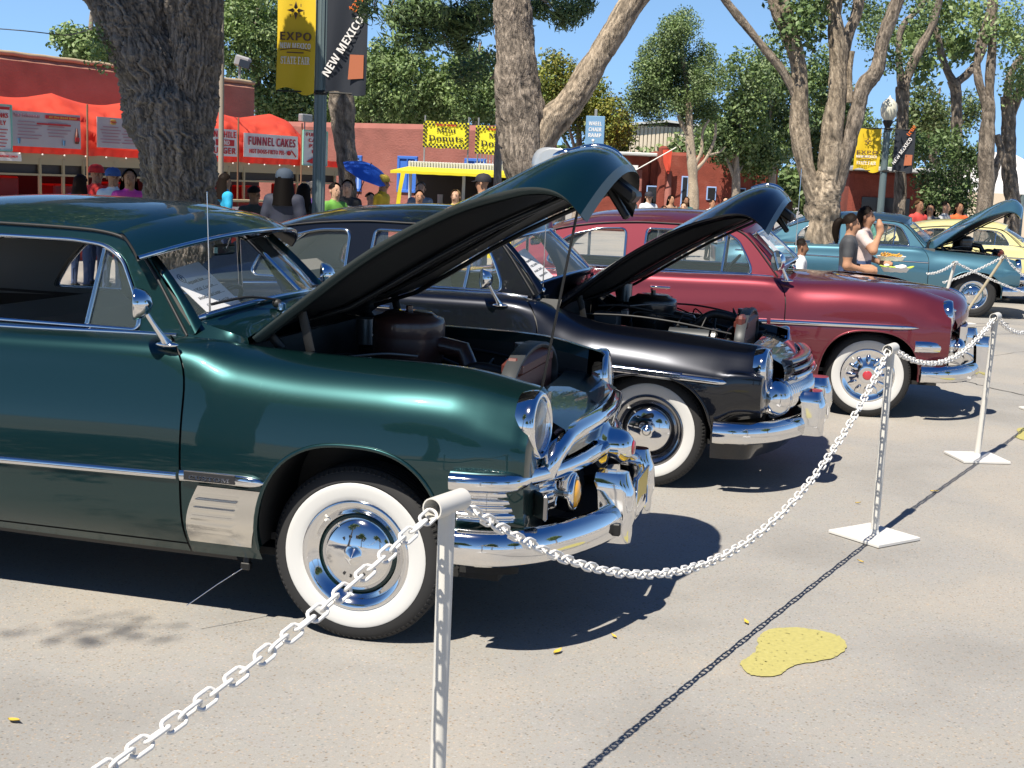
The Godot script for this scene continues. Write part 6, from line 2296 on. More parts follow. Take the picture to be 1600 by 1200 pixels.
func make_car(S: Dictionary) -> Node3D:
	var root := thing(S.called, S.label, "car", S.x)
	var nose: float = S.nose
	for side in [1.0, -1.0]:
		var f := part("front_fender", body_patch(S, -0.685, nose, -1, -1, side), S.paint, root)
		# nose of the fender turns in round the lamp
		var c := sec(S, nose)
		var r0 := PackedVector3Array()
		var r1 := PackedVector3Array()
		var r2 := PackedVector3Array()
		for j in 27:
			var p := sec_at(c, j / 26.0)
			r0.append(Vector3(p.x, p.y, p.z * side))
			r1.append(Vector3(p.x + 0.018, lerpf(p.y, 0.8, 0.06), lerpf(p.z, 0.6, 0.2) * side))
			r2.append(Vector3(p.x + 0.02, lerpf(p.y, 0.8, 0.1), minf(p.z, 0.54) * side))
		var ng := Geo.new()
		ng.grid([r0, r1, r2], false, false, Vector3(1, 0, 0.2 * side))
		part("fender_nose", ng, S.paint, f)
		var d := part("door", body_patch(S, S.bx + 0.005, -0.694, 0.325, -1, side), S.paint, root)
		part("rocker_panel", body_patch(S, S.bx + 0.005, -0.694, -1, 0.317, side, 0.1, 6), S.paint, root)
		part("rear_quarter", body_patch(S, -3.9, S.bx - 0.003, -1, -1, side, 0.05), S.paint, root)
		# dark backing that shows in the shut lines
		var bk := Geo.new()
		var rows := []
		for x in [-2.1, -1.95, -1.7, -1.3, -0.9, -0.69, -0.5]:
			var cc := sec(S, x)
			var row := PackedVector3Array()
			for j in 15:
				var p := sec_at(cc, j / 14.0)
				row.append(Vector3(p.x, p.y - 0.02, (p.z - 0.02) * side))
			rows.append(row)
		bk.grid(rows, false, false, Vector3(0, 0, side))
		part("inner_panel", bk, M.trim_dark, d)
		for a in S.arches:
			var lip := PackedVector3Array()
			var inr := PackedVector3Array()
			var wel := PackedVector3Array()
			for i in 41:
				var w := PI * i / 40.0
				var x: float = a.x - a.hw * cos(w) * 0.9995
				var y := arch_y(S, x)
				var z := body_z(S, x, y)
				lip.append(Vector3(x, y, z * side))
				inr.append(Vector3(x, y + 0.004, (z - 0.035) * side))
				wel.append(Vector3(x, y + 0.03, 0.42 * side))
			var lg := Geo.new()
			lg.tube(lip, 0.009, 6)
			lg.grid([lip, inr], false, false, Vector3.ZERO, Vector3(a.x, a.y + 2.0, 0.8 * side))
			part("arch_lip", lg, S.paint, f if a.x > -1 else root)
			var wg := Geo.new()
			wg.grid([inr, wel])
			wg.fan(wel, Vector3(a.x, a.y, 0.42 * side), Vector3(0, 0, side))
			part("wheel_well", wg, M.underbody, f if a.x > -1 else root)
			make_wheel(root, Vector3(a.x, 0.343, 0.735 * side), side, S.style, S.get("steer", 0.0) if a.x > -1 else 0.0)
	# underside and tail
	var ug := Geo.new()
	ug.box(Vector3(-1.65, 0.30, 0), Vector3(4.4, 0.03, 1.52), 0.0)
	part("underbody", ug, M.underbody, root)
	var deck := []
	for i in 13:
		var x := lerpf(-3.0, -3.9, i / 12.0)
		var row := PackedVector3Array()
		for j in 17:
			var s := -1.0 + j / 8.0
			row.append(Vector3(x, prof(S.T, x) + 0.03 * (1.0 - s * s) + 0.002, prof(S.I, x) * s))
		deck.append(row)
	var kg := Geo.new()
	kg.grid(deck, false, false, Vector3.UP)
	var c := sec(S, -3.9)
	var tl := []
	for k in 5:
		var row := PackedVector3Array()
		for j in 21:
			var p := sec_at(c, j / 20.0)
			row.append(Vector3(-3.9 - 0.12 * (1.0 - pow(absf(k - 2.0) / 2.0, 2.0)), p.y, p.z * (1.0 - k * 0.5)))
		tl.append(row)
	kg.grid(tl, false, false, Vector3(-1, 0, 0))
	part("trunk_lid", kg, S.paint, root)
	var rb := Geo.new()
	rb.sweep(spline([Vector3(-3.6, 0.45, -0.9), Vector3(-4.0, 0.45, -0.6), Vector3(-4.08, 0.45, 0), Vector3(-4.0, 0.45, 0.6), Vector3(-3.6, 0.45, 0.9)], 24), [Vector2(-0.02, -0.07), Vector2(0.025, -0.04), Vector2(0.025, 0.04), Vector2(-0.02, 0.07)])
	part("rear_bumper", rb, M.chrome, root)
	glasshouse(S, root)
	cabin(S, root)
	make_hood(S, root)
	if S.open > 0.1:
		engine_bay(S, root)
	# head lamps
	for side in [1.0, -1.0]:
		var hp := Vector3(S.lamp.x, S.lamp.y, S.lamp.z * side)
		var q := Basis(Vector3(0, 0, 1), -PI / 2 + 0.06) # lathe axis turned forward
		var T := Transform3D(q.rotated(Vector3.UP, -0.10 * side) * Basis.from_scale(Vector3(1.06, 1, 0.98)), hp)
		var lg := Geo.new()
		lg.lathe([Vector2(0.119, -0.03), Vector2(0.126, 0.002), Vector2(0.125, 0.028), Vector2(0.117, 0.043), Vector2(0.106, 0.046), Vector2(0.097, 0.04), Vector2(0.092, 0.03)], 48, T)
		var l := part("headlamp", lg, M.chrome, root)
		var gg := Geo.new()
		gg.lathe([Vector2(0.0, 0.062), Vector2(0.03, 0.0605), Vector2(0.06, 0.054), Vector2(0.085, 0.043), Vector2(0.096, 0.034)], 40, T)
		part("lamp_lens", gg, M.lens, l)
		var bg := Geo.new()
		bg.lathe([Vector2(0.0, -0.02), Vector2(0.04, -0.012), Vector2(0.075, 0.01), Vector2(0.096, 0.033)], 32, T)
		bg.ball(T * Vector3(0, 0.012, 0), Vector3.ONE * 0.014, 8)
		part("reflector", bg, M.chrome, l)
	return root


func mirror(S: Dictionary, root: Node3D, at: Vector3, r: float) -> void:
	var g := Geo.new()
	g.tube(spline([at + Vector3(0.09, -0.155, -0.07), at + Vector3(0.055, -0.08, -0.03), at + Vector3(0.03, -0.02, 0.0)], 10), PackedFloat32Array([0.022, 0.017, 0.014, 0.012, 0.011, 0.01, 0.01, 0.01, 0.01, 0.01]), 8)
	g.ball(at + Vector3(0.03, -0.02, 0), Vector3.ONE * 0.018, 10)
	var T := Transform3D(Basis(Vector3(0, 0, 1), PI / 2).rotated(Vector3.UP, 0.5), at)
	g.lathe([Vector2(0.0, -0.06), Vector2(r * 0.5, -0.052), Vector2(r * 0.85, -0.03), Vector2(r, 0.0), Vector2(r * 1.02, 0.01), Vector2(r * 0.93, 0.014)], 28, T)
	g.ball(at + Vector3(0.09, -0.158, -0.07), Vector3(0.05, 0.012, 0.022), 12)
	var o := part("door_mirror", g, M.chrome, root)
	var mg := Geo.new()
	mg.lathe([Vector2(0.0, 0.0125), Vector2(r * 0.95, 0.0125)], 28, T)
	part("mirror_glass", mg, M.mirror, o)


func antenna(root: Node3D, at: Vector3, h: float, lean := Vector3.ZERO) -> void:
	var g := Geo.new()
	g.tube(PackedVector3Array([at, at + Vector3(0, h * 0.35, 0) + lean * 0.35, at + Vector3(0, h * 0.36, 0) + lean * 0.36, at + Vector3(0, h, 0) + lean]), PackedFloat32Array([0.004, 0.004, 0.003, 0.002]), 6)
	g.ball(at + Vector3(0, h, 0) + lean, Vector3.ONE * 0.004, 6)
	g.ball(at + Vector3(0, 0.012, 0), Vector3(0.02, 0.022, 0.02), 12)
	part("antenna", g, M.chrome, root)


func trim_strip(S: Dictionary, pts: Array, half: float, bulge: float, side: float, count := 30, taper_end := false) -> Geo:
	# moulding that follows the body side through (x, y) points
	var path := PackedVector3Array()
	var sc := PackedFloat32Array()
	for i in count:
		var t := float(i) / (count - 1)
		var u := t * (pts.size() - 1)
		var k := mini(int(u), pts.size() - 2)
		var p: Vector2 = pts[k].lerp(pts[k + 1], u - k)
		path.append(Vector3(p.x, p.y, (body_z(S, p.x, p.y) + 0.001) * side))
		sc.append(1.0 if not taper_end or t < 0.8 else maxf(0.06, sqrt(1.0 - pow((t - 0.8) / 0.2, 2.0))))
	var g := Geo.new()
	g.sweep(path, [Vector2(0, -half), Vector2(bulge * 0.8 * side, -half * 0.55), Vector2(bulge * side, 0), Vector2(bulge * 0.8 * side, half * 0.55), Vector2(0, half), Vector2(-0.006 * side, 0)], Vector3.UP, false, true, sc)
	return g


func bumper_path(c: float, y: float, ends := 0.93, back := 0.42, reach := 0.94, n := 48) -> PackedVector3Array:
	var pts := [Vector3(back, y, ends), Vector3(back + 0.11, y, ends - 0.012), Vector3(back + 0.21, y, ends - 0.06), Vector3(lerpf(back, reach, 0.62), y, ends - 0.18), Vector3(lerpf(back, reach, 0.81), y, ends - 0.38), Vector3(lerpf(back, reach, 0.94), y, ends - 0.62), Vector3(reach, y, 0)]
	for i in range(5, -1, -1):
		var p: Vector3 = pts[i]
		pts.append(Vector3(p.x, p.y, -p.z))
	return spline(pts, n)


const BLADE := [Vector2(-0.012, -0.068), Vector2(0.014, -0.066), Vector2(0.028, -0.05), Vector2(0.038, -0.012), Vector2(0.036, 0.016), Vector2(0.024, 0.046), Vector2(0.004, 0.066), Vector2(-0.022, 0.07), Vector2(-0.028, 0.06), Vector2(-0.006, 0.0), Vector2(-0.022, -0.06)]


func blade(scale := 1.0) -> Array:
	return BLADE.map(func(p): return p * scale)


func guard(at: Vector3, h: float, w: float) -> Geo:
	var g := Geo.new()
	var rows := []
	# a rounded upright whose top leans back
	for k in 9:
		var t := k / 8.0
		var y := at.y - h * 0.5 + h * t
		var f := 1.0
		if t < 0.12:
			f = 0.80 + 0.2 * sqrt(1.0 - pow(1.0 - t / 0.12, 2.0))
		if t > 0.86:
			f = 0.72 + 0.28 * sqrt(maxf(0.0, 1.0 - pow((t - 0.86) / 0.14, 2.0)))
		var wx := w * 0.5 * f
		var dx := -0.02 * t * t + (0.012 if t > 0.3 and t < 0.8 else 0.0)
		var row := PackedVector3Array()
		for q in [[-0.08, 1.0], [0.02, 1.0], [0.045, 0.82], [0.06, 0.4], [0.062, 0.0], [0.06, -0.4], [0.045, -0.82], [0.02, -1.0], [-0.08, -1.0]]:
			row.append(Vector3(at.x + q[0] * (0.6 + 0.4 * f) + dx, y, at.z + q[1] * wx))
		rows.append(row)
	g.grid(rows, false, false, Vector3(1, 0, 0))
	g.fan(rows[8], Vector3(at.x, at.y + h * 0.5, at.z), Vector3.UP)
	g.fan(rows[0], Vector3(at.x, at.y - h * 0.5, at.z), Vector3.DOWN)
	return g


func dark_mouth(root: Node3D, x: float, y0: float, y1: float, w: float) -> void:
	var g := Geo.new()
	g.box(Vector3(x, (y0 + y1) * 0.5, 0), Vector3(0.02, y1 - y0, w * 2.0), 0.0)
	for side in [1.0, -1.0]:
		g.box(Vector3(x + 0.05, (y0 + y1) * 0.5, w * side), Vector3(0.12, y1 - y0, 0.02), 0.0)
	g.box(Vector3(x + 0.05, y0, 0), Vector3(0.12, 0.02, w * 2.0), 0.0)
	part("grille_cavity", g, M.underbody, root)


func header_panel(root: Node3D, pm: Material, y: float, x: float) -> void:
	var rows := []
	for q in [[-0.20, 0.085, 0.57], [-0.12, 0.075, 0.57], [-0.03, 0.045, 0.57], [0.04, 0.01, 0.57], [0.06, -0.03, 0.57], [0.058, -0.09, 0.57]]:
		var row := PackedVector3Array()
		for j in 17:
			var s := -1.0 + j / 8.0
			row.append(Vector3(x + q[0] + 0.04 * (1.0 - s * s), y + q[1], q[2] * s))
		rows.append(row)
	var g := Geo.new()
	g.grid(rows, false, false, Vector3(0.5, 1, 0))
	var o := part("front_panel", g, pm, root)
	var hg := Geo.new()
	for z in [0.0, 0.34, -0.34]:
		hg = Geo.new()
		hg.lathe([Vector2(0.0, 0.0), Vector2(0.014, 0.0)], 14, Transform3D(Basis(Vector3(0, 0, 1), -0.55), Vector3(x + 0.04 - 0.3 * z * z, y + 0.0325, z)))
		part("bolt_hole", hg, M.underbody, o)


func green_front(S: Dictionary, root: Node3D) -> void:
	header_panel(root, S.paint, 0.845, 0.70)
	dark_mouth(root, 0.56, 0.42, 0.82, 0.64)
	# upper bar, down to the lower one at each end
	var pts := []
	for s in [1.0, -1.0]:
		var half := [Vector3(0.70, 0.69, 0.655), Vector3(0.715, 0.74, 0.64), Vector3(0.735, 0.79, 0.59), Vector3(0.75, 0.815, 0.5), Vector3(0.785, 0.825, 0.2)]
		if s < 0:
			half.reverse()
			pts.append(Vector3(0.79, 0.826, 0))
		for p in half:
			pts.append(Vector3(p.x, p.y, p.z * s))
	var g := Geo.new()
	g.sweep(spline(pts, 60), [Vector2(-0.03, -0.026), Vector2(0.012, -0.03), Vector2(0.03, -0.014), Vector2(0.036, 0.01), Vector2(0.024, 0.034), Vector2(-0.005, 0.044), Vector2(-0.04, 0.04)], Vector3.UP)
	part("upper_grille_bar", g, M.chrome, root)
	var lb := Geo.new()
	lb.sweep(bumper_path(0, 0.695, 0.935, 0.40, 0.80), [Vector2(-0.03, -0.034), Vector2(0.015, -0.034), Vector2(0.034, -0.016), Vector2(0.04, 0.01), Vector2(0.026, 0.032), Vector2(-0.002, 0.042), Vector2(-0.04, 0.036)])
	part("lower_grille_bar", lb, M.chrome, root)
	var T := Transform3D(Basis(Vector3(0, 0, 1), -PI / 2), Vector3(0.78, 0.695, 0))
	var b := Geo.new()
	b.lathe([Vector2(0.135, -0.05), Vector2(0.128, 0.0), Vector2(0.11, 0.025), Vector2(0.086, 0.038), Vector2(0.08, 0.05), Vector2(0.076, 0.085), Vector2(0.064, 0.115), Vector2(0.038, 0.138), Vector2(0.0, 0.146)], 40, T)
	var bl := part("grille_bullet", b, M.chrome, root)
	var br := Geo.new()
	br.lathe([Vector2(0.032, 0.142), Vector2(0.026, 0.149), Vector2(0.0, 0.152)], 24, T)
	part("bullet_badge", br, M.badge_red, bl)
	for side in [1.0, -1.0]:
		var pl := Geo.new()
		var PT := Transform3D(Basis(Vector3(0, 0, 1), -PI / 2) * Basis.from_scale(Vector3(1.18, 1, 0.95)), Vector3(0.72, 0.60, 0.52 * side))
		pl.lathe([Vector2(0.05, -0.08), Vector2(0.06, 0.0), Vector2(0.068, 0.045), Vector2(0.067, 0.062), Vector2(0.058, 0.068), Vector2(0.052, 0.062)], 32, PT)
		var o := part("parking_lamp", pl, M.chrome, root)
		var al := Geo.new()
		al.lathe([Vector2(0.054, 0.06), Vector2(0.045, 0.074), Vector2(0.025, 0.083), Vector2(0.0, 0.086)], 28, PT)
		part("amber_lens", al, M.amber, o)
		# grooved end piece between the bars
		var path := PackedVector3Array()
		var full := bumper_path(0, 0.60, 0.905, 0.42, 0.80)
		for i in full.size():
			if i < 17:
				path.append(Vector3(full[i].x, 0.60, full[i].z * side))
		var eg := Geo.new()
		var rows := []
		for p in path:
			var row := PackedVector3Array()
			for k in 25:
				var y := 0.545 + 0.11 * k / 24.0
				var dent := -0.008 * maxf(0.0, sin(k / 24.0 * PI * 8.0))
				row.append(Vector3(p.x + dent * 0.4, y, p.z + dent * side))
			rows.append(row)
		eg.grid(rows, false, false, Vector3(0.3, 0, side))
		var ep := part("grooved_end_panel", eg, M.chrome, root)
		var lp := Geo.new()
		lp.box(Vector3(0.70, 0.6, 0.775 * side), Vector3(0.02, 0.1, 0.11), 0.008, Basis(Vector3.UP, 0.75 * side))
		part("end_plate", lp, M.dark_chrome, ep)
	var bm := Geo.new()
	bm.sweep(bumper_path(0, 0.452), blade(1.0))
	var bo := part("front_bumper", bm, M.chrome, root)
	var bt := Geo.new()
	for z in [0.62, -0.62, 0.45, -0.45]:
		bt = Geo.new()
		bt.ball(Vector3(0.86 - 0.22 * pow(absf(z) - 0.4, 1.0), 0.44, z), Vector3(0.016, 0.02, 0.02), 10)
		part("bumper_bolt", bt, M.chrome, bo)
	for side in [1.0, -1.0]:
		part("bumper_guard", guard(Vector3(0.915, 0.50, 0.265 * side), 0.285, 0.118), M.chrome, root)
		var ib := Geo.new()
		ib.box(Vector3(0.75, 0.44, 0.4 * side), Vector3(0.4, 0.05, 0.03), 0.005)
		part("bumper_iron", ib, M.black_iron, root)
	var pg := Geo.new()
	pg.box(Vector3(0.965, 0.51, 0), Vector3(0.006, 0.155, 0.305), 0.002)
	var pl := part("licence_plate", pg, M.plate_yellow, root)
	var pf := Geo.new()
	pf.tube(PackedVector3Array([Vector3(0.968, 0.43, 0.155), Vector3(0.968, 0.59, 0.155), Vector3(0.968, 0.59, -0.155), Vector3(0.968, 0.43, -0.155)]), 0.006, 6, true, false)
	part("plate_frame", pf, M.chrome, pl)
	var ap := Geo.new()
	var rows := []
	for k in 4:
		var path := bumper_path(0, 0.33 + 0.10 * k, 0.84, 0.42, 0.72 - 0.03 * k, 30)
		rows.append(path)
	ap.grid(rows, false, false, Vector3(1, 0, 0))
	ap.grid([bumper_path(0, 0.43, 0.88, 0.42, 0.90, 30), rows[1]], false, false, Vector3.UP)
	part("splash_apron", ap, M.underbody, root)


func green_side(S: Dictionary, root: Node3D) -> void:
	for side in [1.0, -1.0]:
		part("side_moulding", trim_strip(S, [Vector2(-3.0, 0.585), Vector2(-1.9, 0.592), Vector2(-0.70, 0.608)], 0.019, 0.014, side, 40), M.chrome, root)
		var pq := part("nameplate_moulding", trim_strip(S, [Vector2(-0.683, 0.612), Vector2(-0.655, 0.614), Vector2(-0.5, 0.616), Vector2(-0.335, 0.612)], 0.030, 0.02, side, 30, true), M.chrome, root)
		var z := body_z(S, -0.55, 0.62)
		var ib := Geo.new()
		ib.box(Vector3(-0.555, 0.618, (z + 0.019) * side), Vector3(0.215, 0.036, 0.006), 0.002)
		var ip := part("plaque", ib, M.plaque_dark, pq)
		if side > 0:
			lettering("CUSTOM", 0.014, M.chrome, ip, Transform3D(Basis.IDENTITY, Vector3(-0.555, 0.612, z + 0.023)), true, 0.003, 0.17)
		# bright gravel shield behind the wheel with pressed grooves
		var sh := Geo.new()
		var rows := []
		for i in 29:
			var t := i / 28.0
			var y := lerpf(0.338, 0.578, t)
			var xa := lerpf(-0.674, -0.612, t) - 0.02 * sin(PI * t)
			var xb := lerpf(-0.412, -0.352, t) + 0.006 * sin(PI * t)
			var row := PackedVector3Array()
			for j in 25:
				var x := lerpf(xa, xb, j / 24.0)
				var off := 0.005
				if j > 1 and j < 17 and (i - 3) % 4 == 0 and i > 3 and i < 27:
					off = 0.0015
				row.append(Vector3(x, y, (body_z(S, x, y) + off) * side))
			rows.append(row)
		sh.grid(rows, false, false, Vector3(0, 0, side))
		part("gravel_shield", sh, M.shield, root)
		var fe := Geo.new()
		fe.tube(PackedVector3Array([Vector3(-0.46, 0.30, 0.80 * side), Vector3(-0.46, 0.235, 0.81 * side)]), 0.016, 8)
		fe.box(Vector3(-0.46, 0.245, 0.81 * side), Vector3(0.04, 0.03, 0.03), 0.004)
		var fo := part("curb_feeler", fe, M.black_iron, root)
		var fw := Geo.new()
		fw.tube(PackedVector3Array([Vector3(-0.465, 0.24, 0.815 * side), Vector3(-0.54, 0.185, 0.90 * side), Vector3(-0.625, 0.115, 0.985 * side)]), 0.0022, 5)
		part("feeler_wire", fw, M.chrome, fo)
		# lock and handle
		var hg := Geo.new()
		hg.tube(spline([Vector3(-1.78, 0.985, 0.895 * side), Vector3(-1.76, 0.985, 0.945 * side), Vector3(-1.70, 0.985, 0.95 * side), Vector3(-1.62, 0.985, 0.945 * side)], 12), 0.011, 8)
		part("door_handle", hg, M.chrome, root)
	mirror(S, root, Vector3(-0.87, 1.262, 0.93), 0.062)
	mirror(S, root, Vector3(-0.87, 1.262, -0.93), 0.062)
	antenna(root, Vector3(-0.735, 1.142, 0.59), 0.545, Vector3(-0.02, 0, 0.0))
	var rod := Geo.new()
	rod.tube(PackedVector3Array([Vector3(0.625, 0.985, 0.5), Vector3(0.735, 1.70, 0.5)]), 0.0055, 6)
	part("hood_prop", rod, M.black_iron, root)
	var wp := Geo.new()
	for s in [0.28, -0.42]:
		wp.ball(Vector3(-0.585, 1.21 + 0.02, s), Vector3(0.022, 0.02, 0.02), 10)
		wp.tube(spline([Vector3(-0.585, 1.245, s), Vector3(-0.655, 1.262, s + 0.14), Vector3(-0.715, 1.245, s + 0.34)], 10), 0.006, 6)
	part("wiper", wp, M.trim_dark, root)
	var pb := Geo.new()
	for s in [0.28, -0.42]:
		pb.lathe([Vector2(0.02, 0.0), Vector2(0.018, 0.025), Vector2(0.012, 0.03), Vector2(0.0, 0.032)], 14, Transform3D(Basis.IDENTITY, Vector3(-0.565, 1.205, s)))
	part("wiper_pivot", pb, M.chrome, root)


func black_front(S: Dictionary, root: Node3D) -> void:
	header_panel(root, S.paint, 0.76, 0.70)
	dark_mouth(root, 0.56, 0.36, 0.74, 0.64)
	for k in 3:
		var path := PackedVector3Array()
		for i in 25:
			var s := 1.0 - i / 12.0
			path.append(Vector3(0.78 + 0.045 * k * 0.4 + 0.07 * (1.0 - s * s), 0.775 - 0.042 * k, (0.50 + 0.02 * k) * s))
		var g := Geo.new()
		g.sweep(path, [Vector2(-0.05, -0.014), Vector2(0.01, -0.016), Vector2(0.022, 0.0), Vector2(0.01, 0.014), Vector2(-0.05, 0.014)])
		part("grille_bar", g, M.dark_chrome if k < 2 else M.chrome, root)
	# ribbed barrel
	var bg := Geo.new()
	var n := 34
	for i in n:
		var s := 1.0 - 2.0 * (i + 0.5) / n
		var c := Vector3(0.70 + 0.10 * (1.0 - s * s), 0.575, 0.57 * s)
		var pth := PackedVector3Array()
		for k in 13:
			var w := lerpf(-1.9, 1.75, k / 12.0)
			pth.append(c + Vector3(cos(w), sin(w), 0) * 0.092)
		bg.sweep(pth, [Vector2(-0.0125, 0.006), Vector2(0, -0.007), Vector2(0.0125, 0.006)], Vector3(0, 0, 1), false, false)
	stuff(part("grille_ribs", bg, M.chrome, root))
	var cb := Geo.new()
	var cp := PackedVector3Array()
	for i in 21:
		var s := 1.0 - i / 10.0
		cp.append(Vector3(0.70 + 0.10 * (1.0 - s * s), 0.575, 0.58 * s))
	cb.tube(cp, 0.08, 16)
	part("grille_core", cb, M.underbody, root)
	for side in [1.0, -1.0]:
		var eg := Geo.new()
		var T := Transform3D(Basis(Vector3(1, 0, 0), PI / 2 * side) * Basis.from_scale(Vector3(1.0, 1.0, 1.05)), Vector3(0.70, 0.57, 0.575 * side))
		eg.lathe([Vector2(0.108, -0.03), Vector2(0.115, 0.0), Vector2(0.112, 0.05), Vector2(0.095, 0.10), Vector2(0.06, 0.13), Vector2(0.0, 0.14)], 32, T)
		for k in 4:
			eg.lathe([Vector2(0.114 - k * 0.006, 0.012 + k * 0.022), Vector2(0.119 - k * 0.006, 0.018 + k * 0.022), Vector2(0.113 - k * 0.006, 0.026 + k * 0.022)], 32, T)
		part("grille_end_cap", eg, M.chrome, root)
		part("bumper_guard", guard(Vector3(0.94, 0.46, 0.33 * side), 0.27, 0.2), M.chrome, root)
	var bm := Geo.new()
	bm.sweep(bumper_path(0, 0.385, 0.91, 0.40, 0.92), blade(0.95))
	part("front_bumper", bm, M.chrome, root)
	var rows := []
	for k in 4:
		rows.append(bumper_path(0, 0.215 + 0.05 * k, 0.86 - 0.01 * (3 - k), 0.38, 0.78 + 0.03 * k, 30))
	var ap := Geo.new()
	ap.grid(rows, false, false, Vector3(1, 0, 0))
	part("splash_apron", ap, S.paint, root)
	var pg := Geo.new()
	pg.box(Vector3(0.972, 0.40, 0), Vector3(0.006, 0.155, 0.305), 0.002)
	part("licence_plate", pg, M.plate_yellow, root)
	for side in [1.0, -1.0]:
		part("side_moulding", trim_strip(S, [Vector2(-1.9, 0.735), Vector2(-0.5, 0.722), Vector2(0.20, 0.692)], 0.026, 0.012, side, 40), M.chrome, root)
		part("moulding_spear", trim_strip(S, [Vector2(0.19, 0.692), Vector2(0.46, 0.678)], 0.024, 0.026, side, 24, true), M.chrome, root)
		var rg := Geo.new()
		for i in 18:
			var x := -0.66 + i * 0.047
			var y := 0.722 - 0.03 * clampf((x + 0.5) / 0.7, 0, 1)
			rg.box(Vector3(x, y, (body_z(S, x, y) + 0.012) * side), Vector3(0.008, 0.026, 0.006), 0.001)
		part("moulding_rib", rg, M.dark_chrome, root)
		var hg := Geo.new()
		hg.tube(spline([Vector3(-1.78, 0.98, 0.89 * side), Vector3(-1.76, 0.98, 0.945 * side), Vector3(-1.62, 0.98, 0.945 * side)], 12), 0.011, 8)
		part("door_handle", hg, M.chrome, root)
	mirror(S, root, Vector3(-1.03, 1.19, 0.93), 0.06)
	antenna(root, Vector3(-0.74, 1.105, 0.62), 0.5)


func red_front(S: Dictionary, root: Node3D) -> void:
	header_panel(root, S.paint, 0.80, 0.64)
	dark_mouth(root, 0.54, 0.40, 0.78, 0.62)
	for k in 2:
		var y: float = [0.61, 0.395][k]
		var bm := Geo.new()
		bm.sweep(bumper_path(0, y, [0.90, 0.92][k], [0.34, 0.40][k], [0.84, 0.95][k]), blade([0.72, 1.0][k]))
		part(["grille_bar", "front_bumper"][k], bm, M.chrome, root)
	var gb := Geo.new()
	for i in 19:
		var z := -0.54 + i * 0.06
		gb.box(Vector3(0.74 + 0.08 * (1.0 - z * z * 3.0), 0.70, z), Vector3(0.05, 0.12, 0.014), 0.004)
	part("grille_teeth", gb, M.chrome, root)
	for side in [1.0, -1.0]:
		part("bumper_guard", guard(Vector3(0.965, 0.50, 0.36 * side), 0.34, 0.15), M.chrome, root)
		var pg := Geo.new()
		pg.ball(Vector3(0.71, 0.60, 0.62 * side), Vector3(0.06, 0.07, 0.12), 16)
		part("parking_lamp", pg, M.chrome, root)
		part("side_moulding", trim_strip(S, [Vector2(-1.9, 0.72), Vector2(-0.83, 0.742)], 0.023, 0.014, side, 30), M.chrome, root)
		part("fender_moulding", trim_strip(S, [Vector2(-0.80, 0.743), Vector2(0.36, 0.757)], 0.023, 0.014, side, 40, true), M.chrome, root)
		var hg := Geo.new()
		hg.tube(spline([Vector3(-1.78, 0.97, 0.89 * side), Vector3(-1.76, 0.97, 0.945 * side), Vector3(-1.62, 0.97, 0.945 * side)], 12), 0.011, 8)
		part("door_handle", hg, M.chrome, root)
	mirror(S, root, Vector3(-0.78, 1.23, 0.93), 0.085)
	antenna(root, Vector3(-0.60, 1.09, -0.6), 0.9)
	var lg := Geo.new()
	lg.sweep(bumper_path(0, 0.885, 0.62, 0.45, 0.80, 24), [Vector2(-0.02, -0.012), Vector2(0.015, -0.01), Vector2(0.02, 0.004), Vector2(0.0, 0.014), Vector2(-0.02, 0.012)])
	part("hood_lip_moulding", lg, M.chrome, root)


func far_front(S: Dictionary, root: Node3D) -> void:
	header_panel(root, S.paint, 0.80, 0.66)
	dark_mouth(root, 0.55, 0.38, 0.78, 0.64)
	var g := Geo.new()
	g.sweep(bumper_path(0, 0.60, 0.80, 0.55, 0.80), blade(0.5))
	part("grille_bar", g, M.chrome, root)
	var bm := Geo.new()
	bm.sweep(bumper_path(0, 0.43, 0.93, 0.40, 0.96), blade(1.05))
	part("front_bumper", bm, M.chrome, root)
	for side in [1.0, -1.0]:
		part("bumper_guard", guard(Vector3(0.97, 0.50, 0.36 * side), 0.30, 0.13), M.chrome, root)
		part("side_moulding", trim_strip(S, [Vector2(-3.6, 0.84), Vector2(-0.70, 0.80)], 0.014, 0.012, side, 40), M.chrome, root)
		var pg := Geo.new()
		pg.ball(Vector3(0.73, 0.60, 0.62 * side), Vector3(0.05, 0.05, 0.06), 12)
		part("parking_lamp", pg, M.chrome, root)


